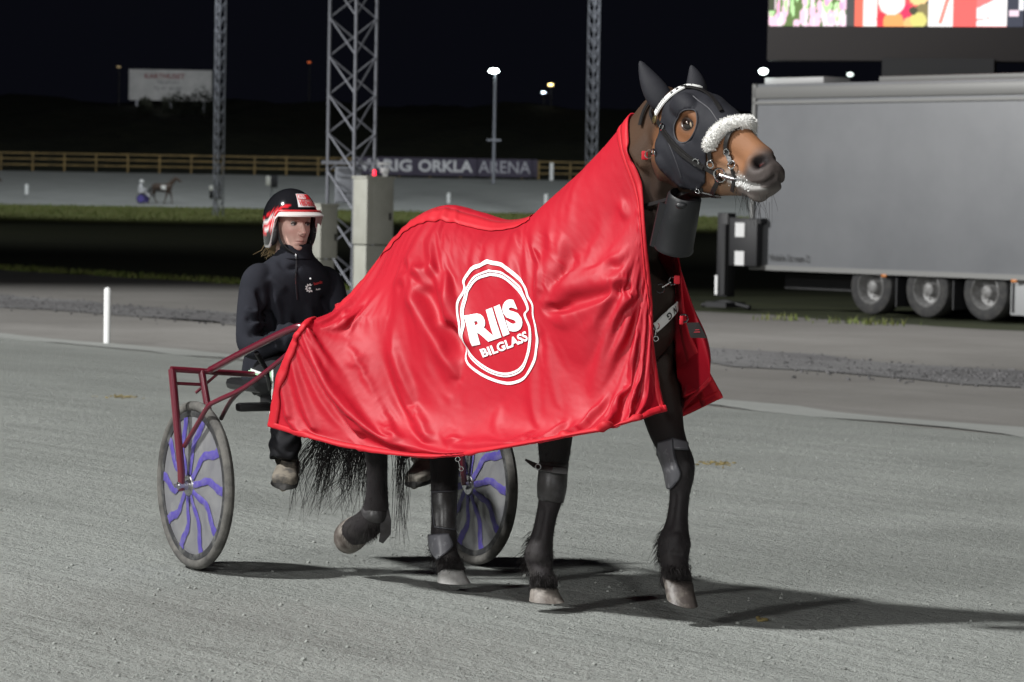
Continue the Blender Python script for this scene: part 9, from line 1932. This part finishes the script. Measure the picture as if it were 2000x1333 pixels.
c = (v[0] + v[1] + v[2] + v[3]) / 4; t_ = (v[1] - v[0]).normalized(); u_ = (v[0] - v[3]).normalized(); nn_ = t_.cross(u_)
if nn_.y > 0: nn_ = -nn_
mb = MB(); 
for k in (-.3, .1): mb.add([c + t_ * x + u_ * (y + k * .02) + nn_ * .003 for x, y in ((-.018, -.0015), (.018, -.0015), (.018, .0015), (-.018, .0015))], [(0, 1, 2, 3)])
under(mb.build('tag_print', mat('tag_red', (.3, .02, .03), .5), smooth=False), RUG)
# tail-end hook below the girth gather
mb = MB(); p = P(894, 897, 11.98); mb.ring(p, (0, -1, 0), .009, .0022, 14, 6); mb.tube([P(896, 901, 11.98), P(899, 912, 11.98)], .003, 6); mb.ring(P(901, 916, 11.98), (.3, -1, 0), .008, .002, 14, 6); under(mb.build('hook', M['chrome']), RUG)

# white breast strap lettered NG
BS = thing('breast_strap', 'white breast strap lettered NG across the horse\'s dark chest', 'strap', HF(1.35, 0, 1.1))
bs, p_, n_ = strap('webbing', [(1276, 641), (1288, 631), (1300, 619), (1310, 608), (1319, 598), (1326, 590)], 21, .010, .004, M['white_strap'], BS)
put_text('N', .026, .024, (p_, n_), .66, bs, M['black_ink'], -1, off=.006); put_text('G', .026, .024, (p_, n_), .45, bs, M['black_ink'], -1, off=.006)
# ================================================================== far away on the other side of the track: sulky teams
def far_team(px, py, Y, label_h, label_s=None, label_d=None):
    b = P(px, py, Y); z0 = gz(200, Y)
    fw = V((1, -.12, 0)).normalized(); rt = V((.12, 1, 0)).normalized()
    def L(a, s_, z): return V((b.x, Y, z0)) + fw * a + rt * s_ + V((0, 0, z))
    hm2 = MB()
    limb(hm2, [(*L(-.45, 0, 1.2), .18, .2), (*L(-.1, 0, 1.2), .25, .3), (*L(.4, 0, 1.15), .26, .3), (*L(.8, 0, 1.2), .22, .3), (*L(1.0, 0, 1.2), .12, .18)], rt)
    limb(hm2, [(*L(.75, 0, 1.3), .14, .24), (*L(1.05, 0, 1.6), .10, .17), (*L(1.25, 0, 1.85), .08, .12)], rt)
    limb(hm2, [(*L(1.2, 0, 1.92), .06, .1), (*L(1.4, 0, 1.8), .08, .12), (*L(1.6, 0, 1.66), .055, .07), (*L(1.72, 0, 1.58), .04, .05)], rt)
    for a0, a1, a2, s_ in ((.78, .95, 1.0, .12), (.75, .62, .45, -.12), (-.25, -.32, -.12, .12), (-.25, -.55, -.72, -.12)):
        limb(hm2, [(*L(a0, s_, 1.0), .1, .12), (*L(a1, s_, .55), .055, .06), (*L(a2, s_, .08), .04, .045), (*L(a2 + .05, s_, 0), .06, .06)], rt)
    co, fa = remesh('h', hm2, .03, 3)
    t = thing('horse', label_h, 'horse', L(.4, 0, 0)); under(mesh_obj('body', co.tolist(), fa, M['far_bay']), t)
    mb = MB(); limb(mb, [(*L(-.5, 0, 1.2), .05, .05), (*L(-.7, 0, .9), .07, .07), (*L(-.75, 0, .5), .03, .03)], rt); under(mb.build('tail', M['hair']), t)
    mb = MB(); mb.box(L(.45, -.29, 1.18), (.34, .03, .34), bevel=.01); under(mb.build('number_cloth', M['white_strap']), t)
    if not label_s: return                                       # its cart is outside the frame
    sk = thing('sulky', label_s, 'sulky', L(-1.15, 0, 0))
    for s_ in (-.6, .6):
        mb = MB(); mb.ring(L(-1.15, s_, .35), rt, .31, .03, 24, 6); w = under(mb.build('wheel', M['tyre']), sk)
        mb = MB(); mb.lathe(L(-1.15, s_, .35), rt, [(-.01, 0), (-.01, .3), (.01, .3), (.01, 0)], 24); under(mb.build('disc', M['purple']), w)
        mb = MB(); mb.tube([L(-1.15, s_ * .8, .75), L(-.5, s_ * .7, .95), L(.5, s_ * .5, 1.05)], .03, 6); under(mb.build('shaft', M['black_metal']), sk)
    mb = MB(); mb.tube([L(-1.15, -.6, .75), L(-1.15, .6, .75)], .03, 6); mb.box(L(-1.3, 0, .72), (.4, .4, .06)); under(mb.build('seat', M['black_metal']), sk)
    d = thing('person', label_d, 'person', L(-1.3, 0, .75)); pm = MB()
    limb(pm, [(*L(-1.3, 0, .75), .2, .16), (*L(-1.35, 0, 1.0), .18, .14), (*L(-1.32, 0, 1.25), .22, .14), (*L(-1.28, 0, 1.36), .1, .09), (*L(-1.25, 0, 1.45), .06, .06)], rt)
    for s_ in (-.22, .22):
        limb(pm, [(*L(-1.3, s_, 1.28), .07, .07), (*L(-1.15, s_ * 1.2, 1.02), .06, .06), (*L(-.9, s_ * .6, 1.05), .045, .045)], rt)
        limb(pm, [(*L(-1.3, s_ * .6, .8), .1, .1), (*L(-.9, s_ * 1.4, .8), .08, .08), (*L(-.6, s_ * 2, .55), .06, .06), (*L(-.45, s_ * 2, .5), .05, .05)], rt)
    pm.sphere(L(-1.22, 0, 1.56), .115, 16, 12)
    co, fa = remesh('p', pm, .025, 3); under(mesh_obj('body', co.tolist(), fa, mat('white_silks', (.62, .62, .64), .7)), d)
    mb = MB(); mb.sphere(L(-1.24, 0, 1.60), .15, 16, 8, sc=(1.1, 1, .9)); under(mb.build('helmet', M['white_ink']), d)
M['far_bay'] = mat('far_bay', (.05, .03, .02), .6)
far_team(309, 388, 229, 'tiny distant bay horse trotting right on the far track', 'tiny distant sulky with purple wheels on the far track', 'tiny distant driver in white on the far track sulky')
far_team(-42, 394, 227, 'dark horse just entering the far track at the left edge of the photo')
